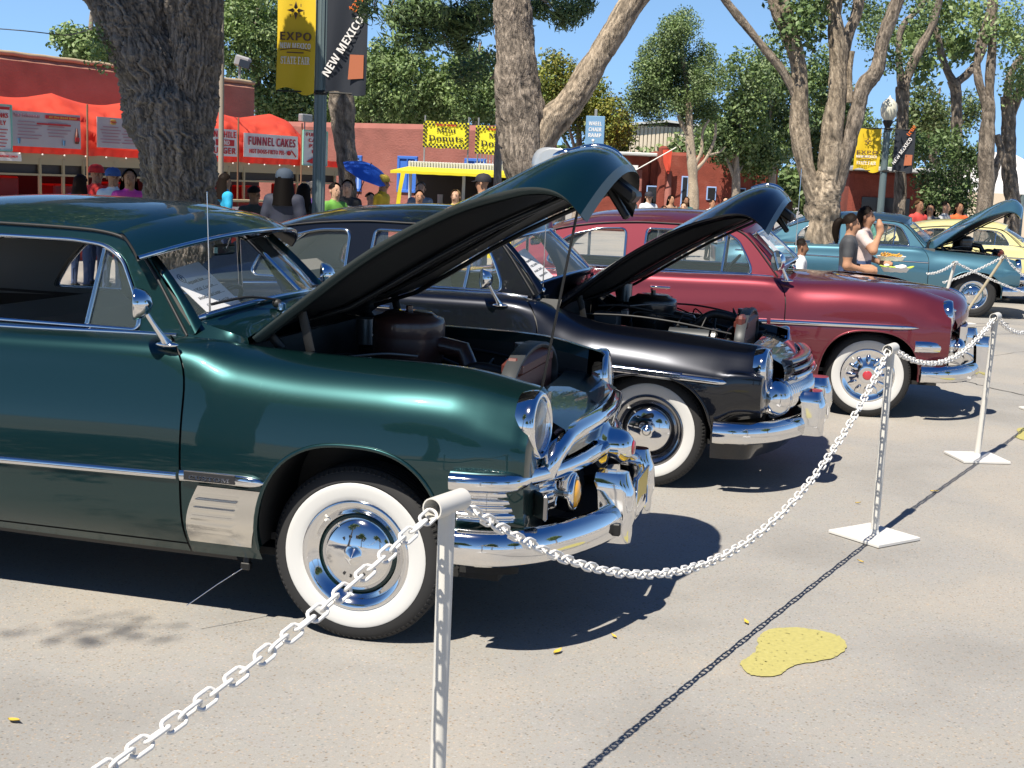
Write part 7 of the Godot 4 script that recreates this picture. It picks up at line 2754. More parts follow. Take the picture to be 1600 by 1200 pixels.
func all_cars() -> void:
	var std := {
		"W": [[-4.0, 0.62], [-3.8, 0.76], [-3.4, 0.865], [-2.9, 0.905], [-2.2, 0.915], [-1.2, 0.922], [-0.4, 0.925], [0.1, 0.92], [0.35, 0.905], [0.5, 0.888], [0.6, 0.872], [0.66, 0.856]],
		"T": [[-4.0, 0.80], [-3.7, 0.90], [-3.3, 0.99], [-2.8, 1.06], [-2.1, 1.10], [-1.5, 1.108], [-0.8, 1.122], [-0.66, 1.115], [-0.5, 1.092], [-0.2, 1.078], [0.2, 1.075], [0.36, 1.068], [0.47, 1.052], [0.57, 1.03], [0.62, 1.02], [0.66, 1.01]],
		"I": [[-4.0, 0.42], [-3.4, 0.58], [-3.0, 0.68], [-2.6, 0.735], [-1.9, 0.745], [-0.85, 0.738], [-0.68, 0.70], [-0.52, 0.635], [-0.2, 0.61], [0.3, 0.60], [0.66, 0.58]],
		"B": [[-4.0, 0.40], [-3.4, 0.33], [-2.6, 0.295], [-0.9, 0.282], [-0.39, 0.282], [0.39, 0.36], [0.5, 0.44], [0.66, 0.47]],
		"arches": [{"x": 0.0, "hw": 0.385, "y": 0.30, "h": 0.485}, {"x": -2.9, "hw": 0.36, "y": 0.30, "h": 0.36}],
		"nose": 0.655, "bx": -1.95, "by": 0.0, "ry": 0.0, "roof": null,
	}
	# green coupe
	var S := std.duplicate(true)
	S.merge({"called": "green_coupe", "label": "dark green metallic coupe with its hood up and a sun visor, nearest car", "paint": M.paint_green, "roof": M.paint_green, "style": "green",
		"x": car_at(Vector3(-0.3713, 0, -5.739), 0.2435), "coupe": true, "bx": -1.80, "lamp": Vector3(0.640, 0.885, 0.695), "pivot": Vector2(-0.535, 1.125), "open": deg_to_rad(35.0), "visor": true, "open_windows": true, "spear_from": 14}, true)
	var car := make_car(S)
	green_front(S, car)
	green_side(S, car)
	# black sedan
	S = std.duplicate(true)
	S.merge({"called": "black_sedan", "label": "black sedan with its hood up and a ribbed chrome grille", "paint": M.paint_black, "roof": M.paint_black, "style": "black", "by": -0.03, "ry": -0.035,
		"x": car_at(Vector3(1.0468, 0, -8.6156), deg_to_rad(16.0)), "lamp": Vector3(0.636, 0.742, 0.70), "pivot": Vector2(-0.70, 0.985), "open": deg_to_rad(36.0), "spear_from": 26, "cleaner": Vector3(-0.16, 0.84, 0.0)}, true)
	S.T = [[-4.0, 0.80], [-3.7, 0.90], [-3.3, 0.98], [-2.8, 1.04], [-2.1, 1.075], [-1.5, 1.08], [-0.95, 1.085], [-0.75, 1.065], [-0.55, 1.0], [-0.35, 0.945], [0.0, 0.925], [0.3, 0.905], [0.45, 0.89], [0.57, 0.88], [0.62, 0.872], [0.66, 0.862]]
	S.arches[0].merge({"hw": 0.385, "y": 0.28, "h": 0.41}, true)
	S.arches[1].merge({"y": 0.28, "h": 0.3}, true)
	car = make_car(S)
	black_front(S, car)
	# maroon car
	S = std.duplicate(true)
	S.merge({"called": "maroon_sedan", "label": "maroon sedan with closed hood and chrome ribbed wheel covers", "paint": M.paint_red, "roof": M.paint_red, "style": "red", "by": -0.03, "ry": -0.04,
		"x": car_at(Vector3(3.0114, 0, -11.4932), deg_to_rad(10.0)), "lamp": Vector3(0.592, 0.845, 0.70), "pivot": Vector2(-0.70, 1.045), "open": deg_to_rad(-0.6), "spear_from": 26}, true)
	S.T = [[-4.0, 0.80], [-3.7, 0.90], [-3.3, 0.98], [-2.8, 1.04], [-2.1, 1.075], [-1.5, 1.083], [-0.95, 1.092], [-0.75, 1.085], [-0.55, 1.07], [-0.2, 1.085], [0.2, 1.072], [0.4, 1.035], [0.52, 1.0], [0.57, 0.985], [0.63, 0.97]]
	S.nose = 0.61
	S.arches[0].merge({"hw": 0.40, "y": 0.28, "h": 0.435}, true)
	S.arches[1].merge({"y": 0.28, "h": 0.3}, true)
	car = make_car(S)
	red_front(S, car)
	# teal hardtop and yellow car farther along the row
	S = std.duplicate(true)
	S.merge({"called": "teal_hardtop", "label": "light teal hardtop with its hood up behind two women", "paint": M.paint_teal, "roof": M.paint_roof, "style": "plain", "by": -0.10, "ry": -0.12,
		"x": car_at(Vector3(7.078, 0, -21.07), deg_to_rad(10.0)), "lamp": Vector3(0.63, 0.78, 0.71), "pivot": Vector2(-0.66, 0.965), "open": deg_to_rad(36.0), "spear_from": 30, "square": 3.2}, true)
	S.T = [[-4.0, 0.86], [-3.7, 0.93], [-3.3, 0.97], [-2.1, 1.0], [-0.95, 1.015], [-0.6, 0.98], [0.0, 0.95], [0.4, 0.92], [0.66, 0.87]]
	S.arches[0].merge({"hw": 0.42, "y": 0.28, "h": 0.42}, true)
	car = make_car(S)
	far_front(S, car)
	S = std.duplicate(true)
	S.merge({"called": "yellow_car", "label": "pale yellow car with white lower side, last in the row", "paint": M.paint_yellow, "roof": M.paint_yellow, "style": "black", "by": -0.13, "ry": -0.22,
		"x": car_at(Vector3(9.6, 0, -23.9), deg_to_rad(8.0)), "lamp": Vector3(0.63, 0.76, 0.71), "pivot": Vector2(-0.66, 0.955), "open": deg_to_rad(-1.0), "spear_from": 30, "square": 3.2}, true)
	S.T = [[-4.0, 0.86], [-3.7, 0.93], [-3.3, 0.96], [-2.1, 0.985], [-0.95, 1.0], [-0.6, 0.97], [0.0, 0.94], [0.4, 0.91], [0.66, 0.86]]
	car = make_car(S)
	far_front(S, car)


func car_at(o: Vector3, th: float) -> Transform3D:
	return Transform3D(Basis(Vector3.UP, -th), o)


# ---------------------------------------------------------------- barrier

func link_mesh() -> ArrayMesh:
	var g := Geo.new()
	var p := PackedVector3Array()
	for i in 14:
		var w := TAU * i / 14
		var x := cos(w) * 0.0145
		p.append(Vector3(x + (0.0135 if cos(w) > 0 else -0.0135), sin(w) * 0.0145, 0))
	g.tube(p, 0.0046, 5, true, false, 1.0, Vector3(0, 0, 1))
	return g.mesh(M.chain_white)


func chain(label: String, a: Vector3, b: Vector3, low: float, mesh: ArrayMesh, t0 := 0.0, t1 := 1.0, step := 0.0425) -> void:
	var o := thing("chain", label, "chain", Transform3D.IDENTITY, "white chain links strung between the posts")
	o.remove_meta("group")
	var pts := PackedVector3Array()
	for i in 401:
		var t := lerpf(t0, t1, i / 400.0)
		var p := a.lerp(b, t)
		# a hanging curve through both ends
		var s := (a.y + b.y) * 0.5 - low
		p.y -= s * 4.0 * t * (1.0 - t)
		pts.append(p)
	var acc := 0.0
	var k := 0
	var last := pts[0]
	var next := step * 0.5
	for i in range(1, pts.size()):
		var d := pts[i].distance_to(last)
		while acc + d >= next:
			var p := last.lerp(pts[i], (next - acc) / d)
			var t := (pts[i] - last).normalized()
			var side := t.cross(Vector3.UP).normalized()
			var up := side.cross(t)
			var w := PI / 4 if k % 2 else -PI / 4
			w += 0.25 * sin(k * 1.9)
			var y := up * cos(w) + side * sin(w)
			shared("link", mesh, Transform3D(Basis(t, y, t.cross(y)), p), o)
			k += 1
			next += step
		acc += d
		last = pts[i]


func stanchion(label: String, base: Vector3, top: Vector3, row: Vector3, turn: float, mt: Material) -> void:
	var o := thing("stanchion", label, "post", Transform3D(Basis.IDENTITY, base), "posts that carry the chain")
	o.remove_meta("group")
	var t := top - base
	var g := Geo.new()
	g.tube(PackedVector3Array([Vector3(0, 0.008, 0), t * 0.5, t]), PackedFloat32Array([0.0205, 0.0205, 0.021]), 16)
	part("pole", g, mt, o)
	g = Geo.new()
	var a := t - row * 0.068
	var b := t + row * 0.068
	var rows := []
	for e in [[a, 0.024], [a, 0.0275], [b, 0.0275], [b, 0.024], [a, 0.024]]:
		var rr := PackedVector3Array()
		var s := row.cross(Vector3.UP).normalized()
		var u := s.cross(row)
		for j in 20:
			var w := TAU * j / 20
			rr.append(e[0] + (s * cos(w) + u * sin(w)) * e[1])
		rows.append(rr)
	for i in 4:
		g.grid([rows[i], rows[i + 1]], false, true)
	part("tee_pipe", g, mt, o)
	g = Geo.new()
	g.box(Vector3(0, 0.012, 0), Vector3(0.335, 0.018, 0.335), 0.003, Basis(Vector3.UP, turn))
	part("base_plate", g, M.base_white, o)
	g = Geo.new()
	g.lathe([Vector2(0.03, 0.021), Vector2(0.024, 0.035), Vector2(0.021, 0.045)], 14)
	part("weld_collar", g, M.base_white, o)


func barrier() -> void:
	var p1 := Vector3(-0.1459, 0, -3.1807)
	var p2 := Vector3(1.9500, 0, -6.860)
	var p3 := Vector3(3.2600, 0, -9.12)
	var t1 := Vector3(-0.1459, 1.0, -3.1807)
	var t2 := Vector3(1.9702, 1.0, -6.9173)
	var t3 := Vector3(3.2891, 1.0, -9.1059)
	var row := Vector3(0.493, 0, -0.870)
	var row2 := Vector3(0.516, 0, -0.857)
	stanchion("nearest white stanchion in front of the green coupe's bumper", p1, t1, row, 0.5, M.post_white)
	stanchion("white stanchion between the black sedan and the maroon car", p2, t2, row, 0.62, M.post_white)
	stanchion("white stanchion in front of the maroon car's bumper", p3, t3, row2, 0.1, M.post_white)
	var p4 := Vector3(4.62, 0, -11.35)
	stanchion("white stanchion beyond the right edge", p4, p4 + Vector3(0, 1.0, 0), row2, 0.2, M.post_white)
	var p0 := Vector3(-2.27, 0, 0.57)
	stanchion("white stanchion beside the viewer", p0, p0 + Vector3(0, 1.0, 0), row, 0.3, M.post_white)
	var lm := link_mesh()
	var up := Vector3(0, 0.985, 0)
	chain("nearest white chain running down to the lower left corner", p0 + up + row * 0.07, t1 - row * 0.07 + Vector3(0, -0.012, 0), 0.64, lm, 0.18, 1.0, 0.044)
	chain("long sagging white chain between the first two stanchions", t1 + row * 0.07 + Vector3(0, -0.012, 0), t2 - row * 0.07 + Vector3(0, -0.012, 0), 0.41, lm)
	chain("shorter white chain in front of the maroon car", t2 + row2 * 0.07 + Vector3(0, -0.012, 0), t3 - row2 * 0.07 + Vector3(0, -0.012, 0), 0.82, lm)
	chain("white chain leaving the right edge from the third stanchion", t3 + row2 * 0.07 + Vector3(0, -0.012, 0), p4 + up - row2 * 0.07, 0.80, lm)
	# second barrier by the teal car; one post leans hard over
	var a := Vector3(5.56, 0.97, -17.0)
	stanchion("white stanchion behind the maroon car's nose", Vector3(5.40, 0, -17.1), a, row2, 0.3, M.post_white)
	var b := Vector3(6.86, 1.0, -18.9)
	stanchion("bare tan stanchion leaning far over before the teal car", Vector3(6.40, 0, -19.15), b, row2, 0.3, M.post_tan)
	chain("white chain from the hidden stanchion down past the teal bumper", a + row2 * 0.07, Vector3(7.4, 0.42, -18.2), 0.66, lm, 0.0, 1.0, 0.0425)
	chain("white chain rising to the leaning stanchion's top", Vector3(5.72, 0.66, -17.9), b - row2 * 0.07, 0.80, lm, 0.0, 1.0, 0.0425)
	chain("white chain hanging from the leaning post to the right edge", b + row2 * 0.07, Vector3(7.5, 0.68, -19.0), 0.74, lm, 0.0, 1.0, 0.0425)
	chain("short white chain left of the hidden stanchion", Vector3(5.0, 0.86, -16.3), a - row2 * 0.07, 0.88, lm, 0.0, 1.0, 0.0425)


# ---------------------------------------------------------------- people

var bodies := {}
const SKIN := 0
const SHIRT := 1
const PANTS := 2
const SHOE := 3


func pose_bones(pose: String) -> Array:
	# a, b, radius at a, radius at b, colour, depth factor
	var sh := [Vector3(0.175, 1.405, 0.0), Vector3(-0.175, 1.405, 0.0)]
	var el := [Vector3(0.235, 1.12, -0.03), Vector3(-0.235, 1.12, -0.03)]
	var wr := [Vector3(0.235, 0.88, 0.06), Vector3(-0.235, 0.88, 0.06)]
	var hand := [Vector3(0, -0.075, 0.02), Vector3(0, -0.075, 0.02)]
	match pose:
		"hold":
			el = [Vector3(0.215, 1.12, -0.01), Vector3(-0.215, 1.12, -0.01)]
			wr = [Vector3(0.11, 1.09, 0.24), Vector3(-0.11, 1.07, 0.24)]
			hand = [Vector3(-0.03, 0.0, 0.075), Vector3(0.03, 0.0, 0.075)]
		"shade":
			el = [Vector3(0.22, 1.12, 0.02), Vector3(-0.25, 1.22, 0.17)]
			wr = [Vector3(0.11, 1.06, 0.24), Vector3(-0.13, 1.46, 0.22)]
			hand = [Vector3(-0.03, 0.0, 0.075), Vector3(0.02, 0.085, -0.02)]
		"reach":
			el = [Vector3(0.27, 1.18, 0.06), Vector3(-0.235, 1.12, -0.03)]
			wr = [Vector3(0.38, 1.22, 0.27), Vector3(-0.235, 0.88, 0.06)]
			hand = [Vector3(0.04, 0.01, 0.075), Vector3(0, -0.075, 0.02)]
	var B := [
		[Vector3(0, 0.97, 0), Vector3(0, 1.12, 0.005), 0.152, 0.138, PANTS if pose != "dress" else SHIRT, 1.38],
		[Vector3(0, 1.08, 0.005), Vector3(0, 1.33, 0.0), 0.142, 0.165, SHIRT, 1.42],
		[Vector3(-0.12, 1.385, -0.005), Vector3(0.12, 1.385, -0.005), 0.078, 0.078, SHIRT, 1.0],
		[Vector3(0, 1.38, -0.01), Vector3(0, 1.53, 0.012), 0.062, 0.055, SKIN, 1.0],
		[Vector3(0, 1.60, 0.018), Vector3(0, 1.665, 0.008), 0.064, 0.080, SKIN, 1.0],
		[Vector3(0, 1.555, 0.045), Vector3(0, 1.60, 0.045), 0.038, 0.048, SKIN, 1.0],
		[Vector3(0, 1.60, 0.105), Vector3(0, 1.635, 0.095), 0.017, 0.012, SKIN, 1.0],
	]
	for k in 2:
		var s := 1.0 if k == 0 else -1.0
		B.append([sh[k], sh[k].lerp(el[k], 0.55), 0.066, 0.055, SHIRT, 1.0])
		B.append([sh[k].lerp(el[k], 0.5), el[k], 0.050, 0.043, SKIN if pose in ["hold", "shade"] else SHIRT, 1.0])
		B.append([el[k], wr[k], 0.043, 0.030, SKIN, 1.0])
		B.append([wr[k], wr[k] + hand[k] * 0.75, 0.030, 0.034, SKIN, 1.0])
		var hd: Vector3 = hand[k].normalized()
		var across := hd.cross(Vector3(0, 0, 1) if absf(hd.z) < 0.7 else Vector3.UP).normalized()
		for q in 4:
			var f: Vector3 = wr[k] + hand[k] * 0.9 + across * (q - 1.5) * 0.019
			B.append([f, f + hand[k] * (0.85 - 0.12 * absf(q - 1.2)) + Vector3(0, -0.012, 0), 0.0115, 0.009, SKIN, 1.0])
		B.append([wr[k] + hand[k] * 0.3, wr[k] + hand[k] * 0.75 + across * 0.048 * s, 0.014, 0.010, SKIN, 1.0])
		B.append([Vector3(0.093 * s, 0.93, 0), Vector3(0.098 * s, 0.51, 0.015), 0.092, 0.062, PANTS, 1.0])
		B.append([Vector3(0.098 * s, 0.51, 0.015), Vector3(0.102 * s, 0.10, -0.02), 0.063, 0.045, PANTS, 1.0])
		B.append([Vector3(0.102 * s, 0.05, -0.03), Vector3(0.115 * s, 0.04, 0.14), 0.045, 0.038, SHOE, 1.0])
	return B


# one continuous body: smooth union of tapered bones, meshed as surface nets
func body_shape(pose: String, cell: float) -> Dictionary:
	var key := "%s_%d" % [pose, int(cell * 1000)]
	if bodies.has(key):
		return bodies[key]
	var lo := Vector3(-0.46, -0.02, -0.26)
	var n := Vector3i(int(0.92 / cell), int(1.82 / cell), int(0.66 / cell))
	var total := n.x * n.y * n.z
	var acc := PackedFloat32Array()
	var best := PackedFloat32Array()
	var who := PackedByteArray()
	acc.resize(total)
	best.resize(total)
	best.fill(9.0)
	who.resize(total)
	var kk := 0.018
	for b in pose_bones(pose):
		var a: Vector3 = b[0]
		var e: Vector3 = b[1]
		var r0: float = b[2]
		var r1: float = b[3]
		var df: float = b[5]
		var m := maxf(r0, r1) + 0.07
		var mn := (a.min(e) - Vector3.ONE * m - lo) / cell
		var mx := (a.max(e) + Vector3.ONE * m - lo) / cell
		var ab := e - a
		ab.z *= df
		var il := 1.0 / maxf(ab.length_squared(), 1e-9)
		for z in range(maxi(int(mn.z), 0), mini(int(mx.z) + 1, n.z)):
			for y in range(maxi(int(mn.y), 0), mini(int(mx.y) + 1, n.y)):
				for x in range(maxi(int(mn.x), 0), mini(int(mx.x) + 1, n.x)):
					var p := lo + Vector3(x, y, z) * cell - a
					p.z *= df
					var t := clampf(p.dot(ab) * il, 0.0, 1.0)
					var d := (p - ab * t).length() - lerpf(r0, r1, t)
					var id := (z * n.y + y) * n.x + x
					acc[id] += exp(-d / kk)
					if d < best[id]:
						best[id] = d
						who[id] = b[4]
	# corner values: inside where acc > 1
	var index := PackedInt32Array()
	index.resize(total)
	index.fill(-1)
	var v := PackedVector3Array()
	var w := PackedByteArray()
	var nn := PackedVector3Array()
	var sx := 1
	var sy := n.x
	var sz := n.x * n.y
	var offs := [0, sx, sy, sx + sy, sz, sx + sz, sy + sz, sx + sy + sz]
	var f := PackedFloat32Array()
	f.resize(total)
	for i in total:
		f[i] = 0.2 if acc[i] < 1e-5 else -kk * log(acc[i])
	for z in n.z - 1:
		for y in n.y - 1:
			for x in n.x - 1:
				var id := z * sz + y * sy + x
				var s := 0
				for o in offs:
					if f[id + o] < 0.0:
						s += 1
				if s == 0 or s == 8:
					continue
				var c := Vector3.ZERO
				var k := 0
				for ed in [[0, 1], [2, 3], [4, 5], [6, 7], [0, 2], [1, 3], [4, 6], [5, 7], [0, 4], [1, 5], [2, 6], [3, 7]]:
					var fa := f[id + offs[ed[0]]]
					var fb := f[id + offs[ed[1]]]
					if (fa < 0.0) != (fb < 0.0):
						var t := fa / (fa - fb)
						var pa := Vector3(ed[0] & 1, (ed[0] >> 1) & 1, ed[0] >> 2)
						var pb := Vector3(ed[1] & 1, (ed[1] >> 1) & 1, ed[1] >> 2)
						c += pa.lerp(pb, t)
						k += 1
				index[id] = v.size()
				v.append(lo + (Vector3(x, y, z) + c / k) * cell)
				w.append(who[id])
				nn.append(Vector3(f[id + 1] - f[id] + f[id + 7] - f[id + 6 * 0 + sy + sz], f[id + sy] - f[id] + f[id + offs[7]] - f[id + offs[5]], f[id + sz] - f[id] + f[id + offs[7]] - f[id + offs[3]]).normalized())
	var tris := PackedInt32Array()
	for z in range(1, n.z - 1):
		for y in range(1, n.y - 1):
			for x in range(1, n.x - 1):
				var id := z * sz + y * sy + x
				var a := f[id] < 0.0
				if a != (f[id + sx] < 0.0):
					tris.append_array(_quad(index[id], index[id - sy], index[id - sy - sz], index[id - sz]))
				if a != (f[id + sy] < 0.0):
					tris.append_array(_quad(index[id], index[id - sx], index[id - sx - sz], index[id - sz]))
				if a != (f[id + sz] < 0.0):
					tris.append_array(_quad(index[id], index[id - sx], index[id - sx - sy], index[id - sy]))
	# normals from the faces round each corner
	var sm := PackedVector3Array()
	sm.resize(v.size())
	for i in range(0, tris.size(), 3):
		var g := (v[tris[i + 1]] - v[tris[i]]).cross(v[tris[i + 2]] - v[tris[i]])
		if g.dot(nn[tris[i]]) < 0.0:
			g = -g
		for q in 3:
			sm[tris[i + q]] += g
	for i in sm.size():
		sm[i] = sm[i].normalized()
	bodies[key] = {"v": v, "n": sm, "w": w, "ix": tris}
	return bodies[key]


func _quad(a: int, b: int, c: int, d: int) -> PackedInt32Array:
	if a < 0 or b < 0 or c < 0 or d < 0:
		return PackedInt32Array()
	return PackedInt32Array([a, b, c, a, c, d])


# hair: "short", "long", "tail", "bald"; cap colour or null
func person(label: String, at: Vector3, height: float, yaw: float, pose: String, skin: Color, shirt: Color, pants: Color, hair: Color, style: String, cap = null, cell := 0.022, sleeves := true) -> Node3D:
	var s := height / 1.77
	var o := thing("person", label, "person", Transform3D(Basis(Vector3.UP, yaw).scaled(Vector3(s, s, s)), at))
	var B := body_shape(pose, cell)
	var g := Geo.new()
	g.v = B.v
	g.n = B.n
	g.ix = B.ix.duplicate()
	g.uv.resize(B.v.size())
	g.tinted = true
	var pal := [skin, shirt, pants, Color(0.03, 0.03, 0.03)]
	g.c.resize(B.v.size())
	var nz := noise(9.0, FastNoiseLite.TYPE_SIMPLEX_SMOOTH, 2, 8)
	for i in B.v.size():
		var c: Color = pal[B.w[i]]
		var f := 1.0 + (0.16 * nz.get_noise_3dv(B.v[i]) if B.w[i] else 0.0)
		g.c[i] = Color(c.r * f, c.g * f, c.b * f)
	part("body", g, M.body, o)
	var h := Geo.new()
	# hair shell over crown and back of the head
	var rows := []
	var long := style in ["long", "tail"]
	for i in 10:
		var a := i / 9.0
		var row := PackedVector3Array()
		for j in 17:
			var w := lerpf(-2.25, 2.25, j / 16.0) + PI
			var lift := a * (1.75 if long else 1.45)
			var fr := absf(j / 8.0 - 1.0)
			lift *= lerpf(1.0, 0.62, pow(fr, 3.0))
			var d := Vector3(sin(lift) * sin(w), cos(lift), sin(lift) * cos(w))
			var r := 0.114 + 0.008 * nz.get_noise_3dv(d * 3.0)
			row.append(Vector3(0, 1.652, 0.008) + Vector3(d.x * r * 0.92, d.y * r * 1.06, d.z * r * 1.04))
		rows.append(row)
	h.grid(rows, false, false, Vector3.ZERO, Vector3(0, 1.6, 0.02))
	if style == "long":
		var back := []
		for i in 7:
			var t := i / 6.0
			var row := PackedVector3Array()
			for j in 9:
				var w := lerpf(-1.5, 1.5, j / 8.0) + PI
				row.append(Vector3(sin(w) * lerpf(0.105, 0.15, t), 1.66 - 0.32 * t, 0.0 + cos(w) * lerpf(0.112, 0.165, t) + 0.004 * sin(j * 3.0)))
			back.append(row)
		h.grid(back, false, false, Vector3(0, 0, -1))
	elif style == "tail":
		h.tube(spline([Vector3(0, 1.68, -0.1), Vector3(0, 1.64, -0.16), Vector3(0, 1.52, -0.175), Vector3(0, 1.38, -0.15)], 10), PackedFloat32Array([0.03, 0.045, 0.052, 0.056, 0.056, 0.052, 0.048, 0.04, 0.03, 0.015]), 10)
	var hm := mat(lin(hair.r * 0.6, hair.g * 0.6, hair.b * 0.6), 0.6)
	hm.metallic_specular = 0.2
	if style != "bald":
		part("hair", h, hm, o)
	if cap is Color:
		var cg := Geo.new()
		cg.lathe([Vector2(0.108, 1.655), Vector2(0.112, 1.69), Vector2(0.10, 1.735), Vector2(0.065, 1.768), Vector2(0.01, 1.779), Vector2(0.0, 1.782)], 20, Transform3D(Basis.from_scale(Vector3(0.96, 1, 1.06)), Vector3(0, 0, 0.006)))
		var cp := part("cap", cg, mat(lin(cap.r, cap.g, cap.b), 0.8), o)
		var bg := Geo.new()
		var r0 := PackedVector3Array()
		var r1 := PackedVector3Array()
		for j in 9:
			var w := lerpf(-1.1, 1.1, j / 8.0)
			r0.append(Vector3(sin(w) * 0.105, 1.668, 0.012 + cos(w) * 0.112))
			r1.append(Vector3(sin(w) * 0.095, 1.655, 0.055 + cos(w) * 0.145))
		bg.grid([r0, r1], false, false, Vector3.UP)
		part("brim", bg, mat(lin(cap.r, cap.g, cap.b), 0.8), cp)
	var eg := Geo.new()
	for k in [-1.0, 1.0]:
		eg.ball(Vector3(0.034 * k, 1.648, 0.088), Vector3(0.0135, 0.0075, 0.007), 8)
		eg.box(Vector3(0.036 * k, 1.672, 0.092), Vector3(0.034, 0.006, 0.008), 0.002)
	part("eyes", eg, M.ink, o)
	var mg := Geo.new()
	mg.ball(Vector3(0, 1.567, 0.1), Vector3(0.024, 0.006, 0.006), 8)
	part("mouth", mg, mat(lin(skin.r * 0.75, skin.g * 0.45, skin.b * 0.45), 0.6), o)
	var rg := Geo.new()
	var sk_m := mat(lin(skin.r, skin.g, skin.b), 0.6)
	for k in [-1.0, 1.0]:
		rg = Geo.new()
		rg.ball(Vector3(0.092 * k, 1.63, 0.005), Vector3(0.012, 0.03, 0.02), 8)
		part("ear", rg, sk_m, o)
	return o


func people() -> void:
	var bm := mat(Color.WHITE, 0.75)
	bm.vertex_color_use_as_albedo = true
	M.body = bm
	var tan := Color(0.42, 0.22, 0.13)
	var fair := Color(0.52, 0.31, 0.21)
	var brown := Color(0.26, 0.13, 0.075)
	var jeans := Color(0.05, 0.08, 0.17)
	var black := Color(0.012, 0.012, 0.013)
	var dk := Color(0.018, 0.012, 0.009)
	# women and boy between the maroon and teal cars
	var w1 := person("woman in a grey polo shirt with a dark ponytail holding a paper tray", Vector3(3.70, 0, -15.0), 1.57, 1.35, "hold", tan, Color(0.055, 0.058, 0.065), jeans, dk, "tail", null, 0.013)
	var w2 := person("woman in a pale top raising a hand to her face behind the grey polo", Vector3(4.08, 0, -15.85), 1.65, 1.15, "shade", tan, Color(0.55, 0.45, 0.42), jeans, dk, "long", null, 0.013)
	person("small boy in a white shirt with cropped dark hair", Vector3(3.21, 0, -15.2), 1.26, 1.45, "stand", brown, Color(0.75, 0.75, 0.78), jeans, dk, "short", null, 0.016)
	person("dark haired person in black behind the teal car's window", Vector3(5.22, -0.25, -21.3), 1.5, 0.4, "stand", brown, black, black, dk, "short")
	food(Vector3(3.98, 0.955, -14.95), w1)
	# left, by the food stand
	person("man in a red cap and red shirt at the stand", Vector3(-6.0, 0, -19.0), 1.73, 2.6, "stand", tan, Color(0.60, 0.03, 0.025), jeans, dk, "short", Color(0.6, 0.02, 0.02))
	person("man in a blue cap and pale striped shirt seen from behind", Vector3(-5.52, 0, -18.2), 1.70, 2.9, "reach", tan, Color(0.66, 0.70, 0.74), jeans, dk, "short", Color(0.04, 0.10, 0.30))
	person("dark haired woman in sunglasses and a bright pink top beside the elm", Vector3(-5.12, 0, -17.6), 1.70, 0.5, "stand", tan, Color(0.70, 0.07, 0.40), jeans, dk, "long")
	person("curly haired woman left of the red cap", Vector3(-6.09, 0, -18.6), 1.59, 3.0, "stand", brown, Color(0.60, 0.10, 0.30), jeans, Color(0.04, 0.02, 0.014), "long")
	person("person in a bright cyan shirt right of the elm", Vector3(-4.62, 0, -21.0), 1.68, 2.2, "stand", tan, Color(0.02, 0.36, 0.62), jeans, dk, "long")
	person("youth in a camouflage shirt seen from behind", Vector3(-3.47, 0, -17.5), 1.55, 2.9, "stand", brown, Color(0.045, 0.045, 0.035), black, dk, "short")
	person("tall person in a grey blue hoodie and cap with long dark hair", Vector3(-2.81, 0, -16.0), 1.79, 3.1, "stand", tan, Color(0.022, 0.026, 0.045), black, Color(0.008, 0.006, 0.005), "long", Color(0.04, 0.06, 0.09))
	person("person in black with long black hair right of the hoodie", Vector3(-2.98, 0, -18.5), 1.60, 3.0, "stand", tan, black, black, dk, "long")
	person("grey haired person in a purple shirt left of the lamp post", Vector3(-3.10, 0, -20.0), 1.62, 2.8, "stand", fair, Color(0.13, 0.05, 0.30), jeans, Color(0.25, 0.23, 0.22), "short")
	person("person in a green shirt reaching out right of the lamp post", Vector3(-2.69, 0, -19.5), 1.62, 0.8, "reach", fair, Color(0.12, 0.32, 0.05), jeans, dk, "short")
	var hm := person("man in a black sweatshirt with white print facing the cars", Vector3(-2.70, 0, -21.0), 1.66, 0.1, "stand", fair, Color(0.02, 0.022, 0.025), black, Color(0.05, 0.03, 0.02), "short")
	var pg := Geo.new()
	for k in 4:
		pg.box(Vector3(0.01 * (k % 2), 1.33 - k * 0.032, 0.118), Vector3(0.17 - 0.03 * (k % 3), 0.018, 0.008), 0.0)
	part("shirt_print", pg, M.sign_white, hm)
	person("man in a yellow shirt and cap under the blue umbrella", Vector3(-2.21, 0, -21.5), 1.76, 1.3, "hold", tan, Color(0.62, 0.40, 0.02), jeans, dk, "short", Color(0.50, 0.36, 0.05))
	person("person in a plum top left of the yellow shirt", Vector3(-2.57, 0, -23.0), 1.45, 1.0, "stand", fair, Color(0.16, 0.03, 0.12), jeans, dk, "short")
	person("man in sunglasses at the donut stand", Vector3(-1.78, 0, -24.0), 1.66, 0.1, "stand", fair, Color(0.20, 0.24, 0.30), jeans, Color(0.3, 0.28, 0.26), "short")
	person("dark haired man in white before the donut stand", Vector3(-1.69, 0, -22.5), 1.53, 0.2, "hold", tan, Color(0.10, 0.12, 0.17), jeans, dk, "short")
	person("blond girl in a pale yellow top at the donut stand", Vector3(-1.10, 0, -23.0), 1.56, -0.3, "stand", fair, Color(0.70, 0.62, 0.22), jeans, Color(0.3, 0.2, 0.09), "tail")
	person("man in a light blue shirt and black cap leaning at the counter", Vector3(-0.55, 0, -20.0), 1.84, -1.9, "reach", tan, Color(0.22, 0.32, 0.48), jeans, dk, "short", Color(0.02, 0.02, 0.025))
	# before the far red building
	var sk := [tan, fair, brown]
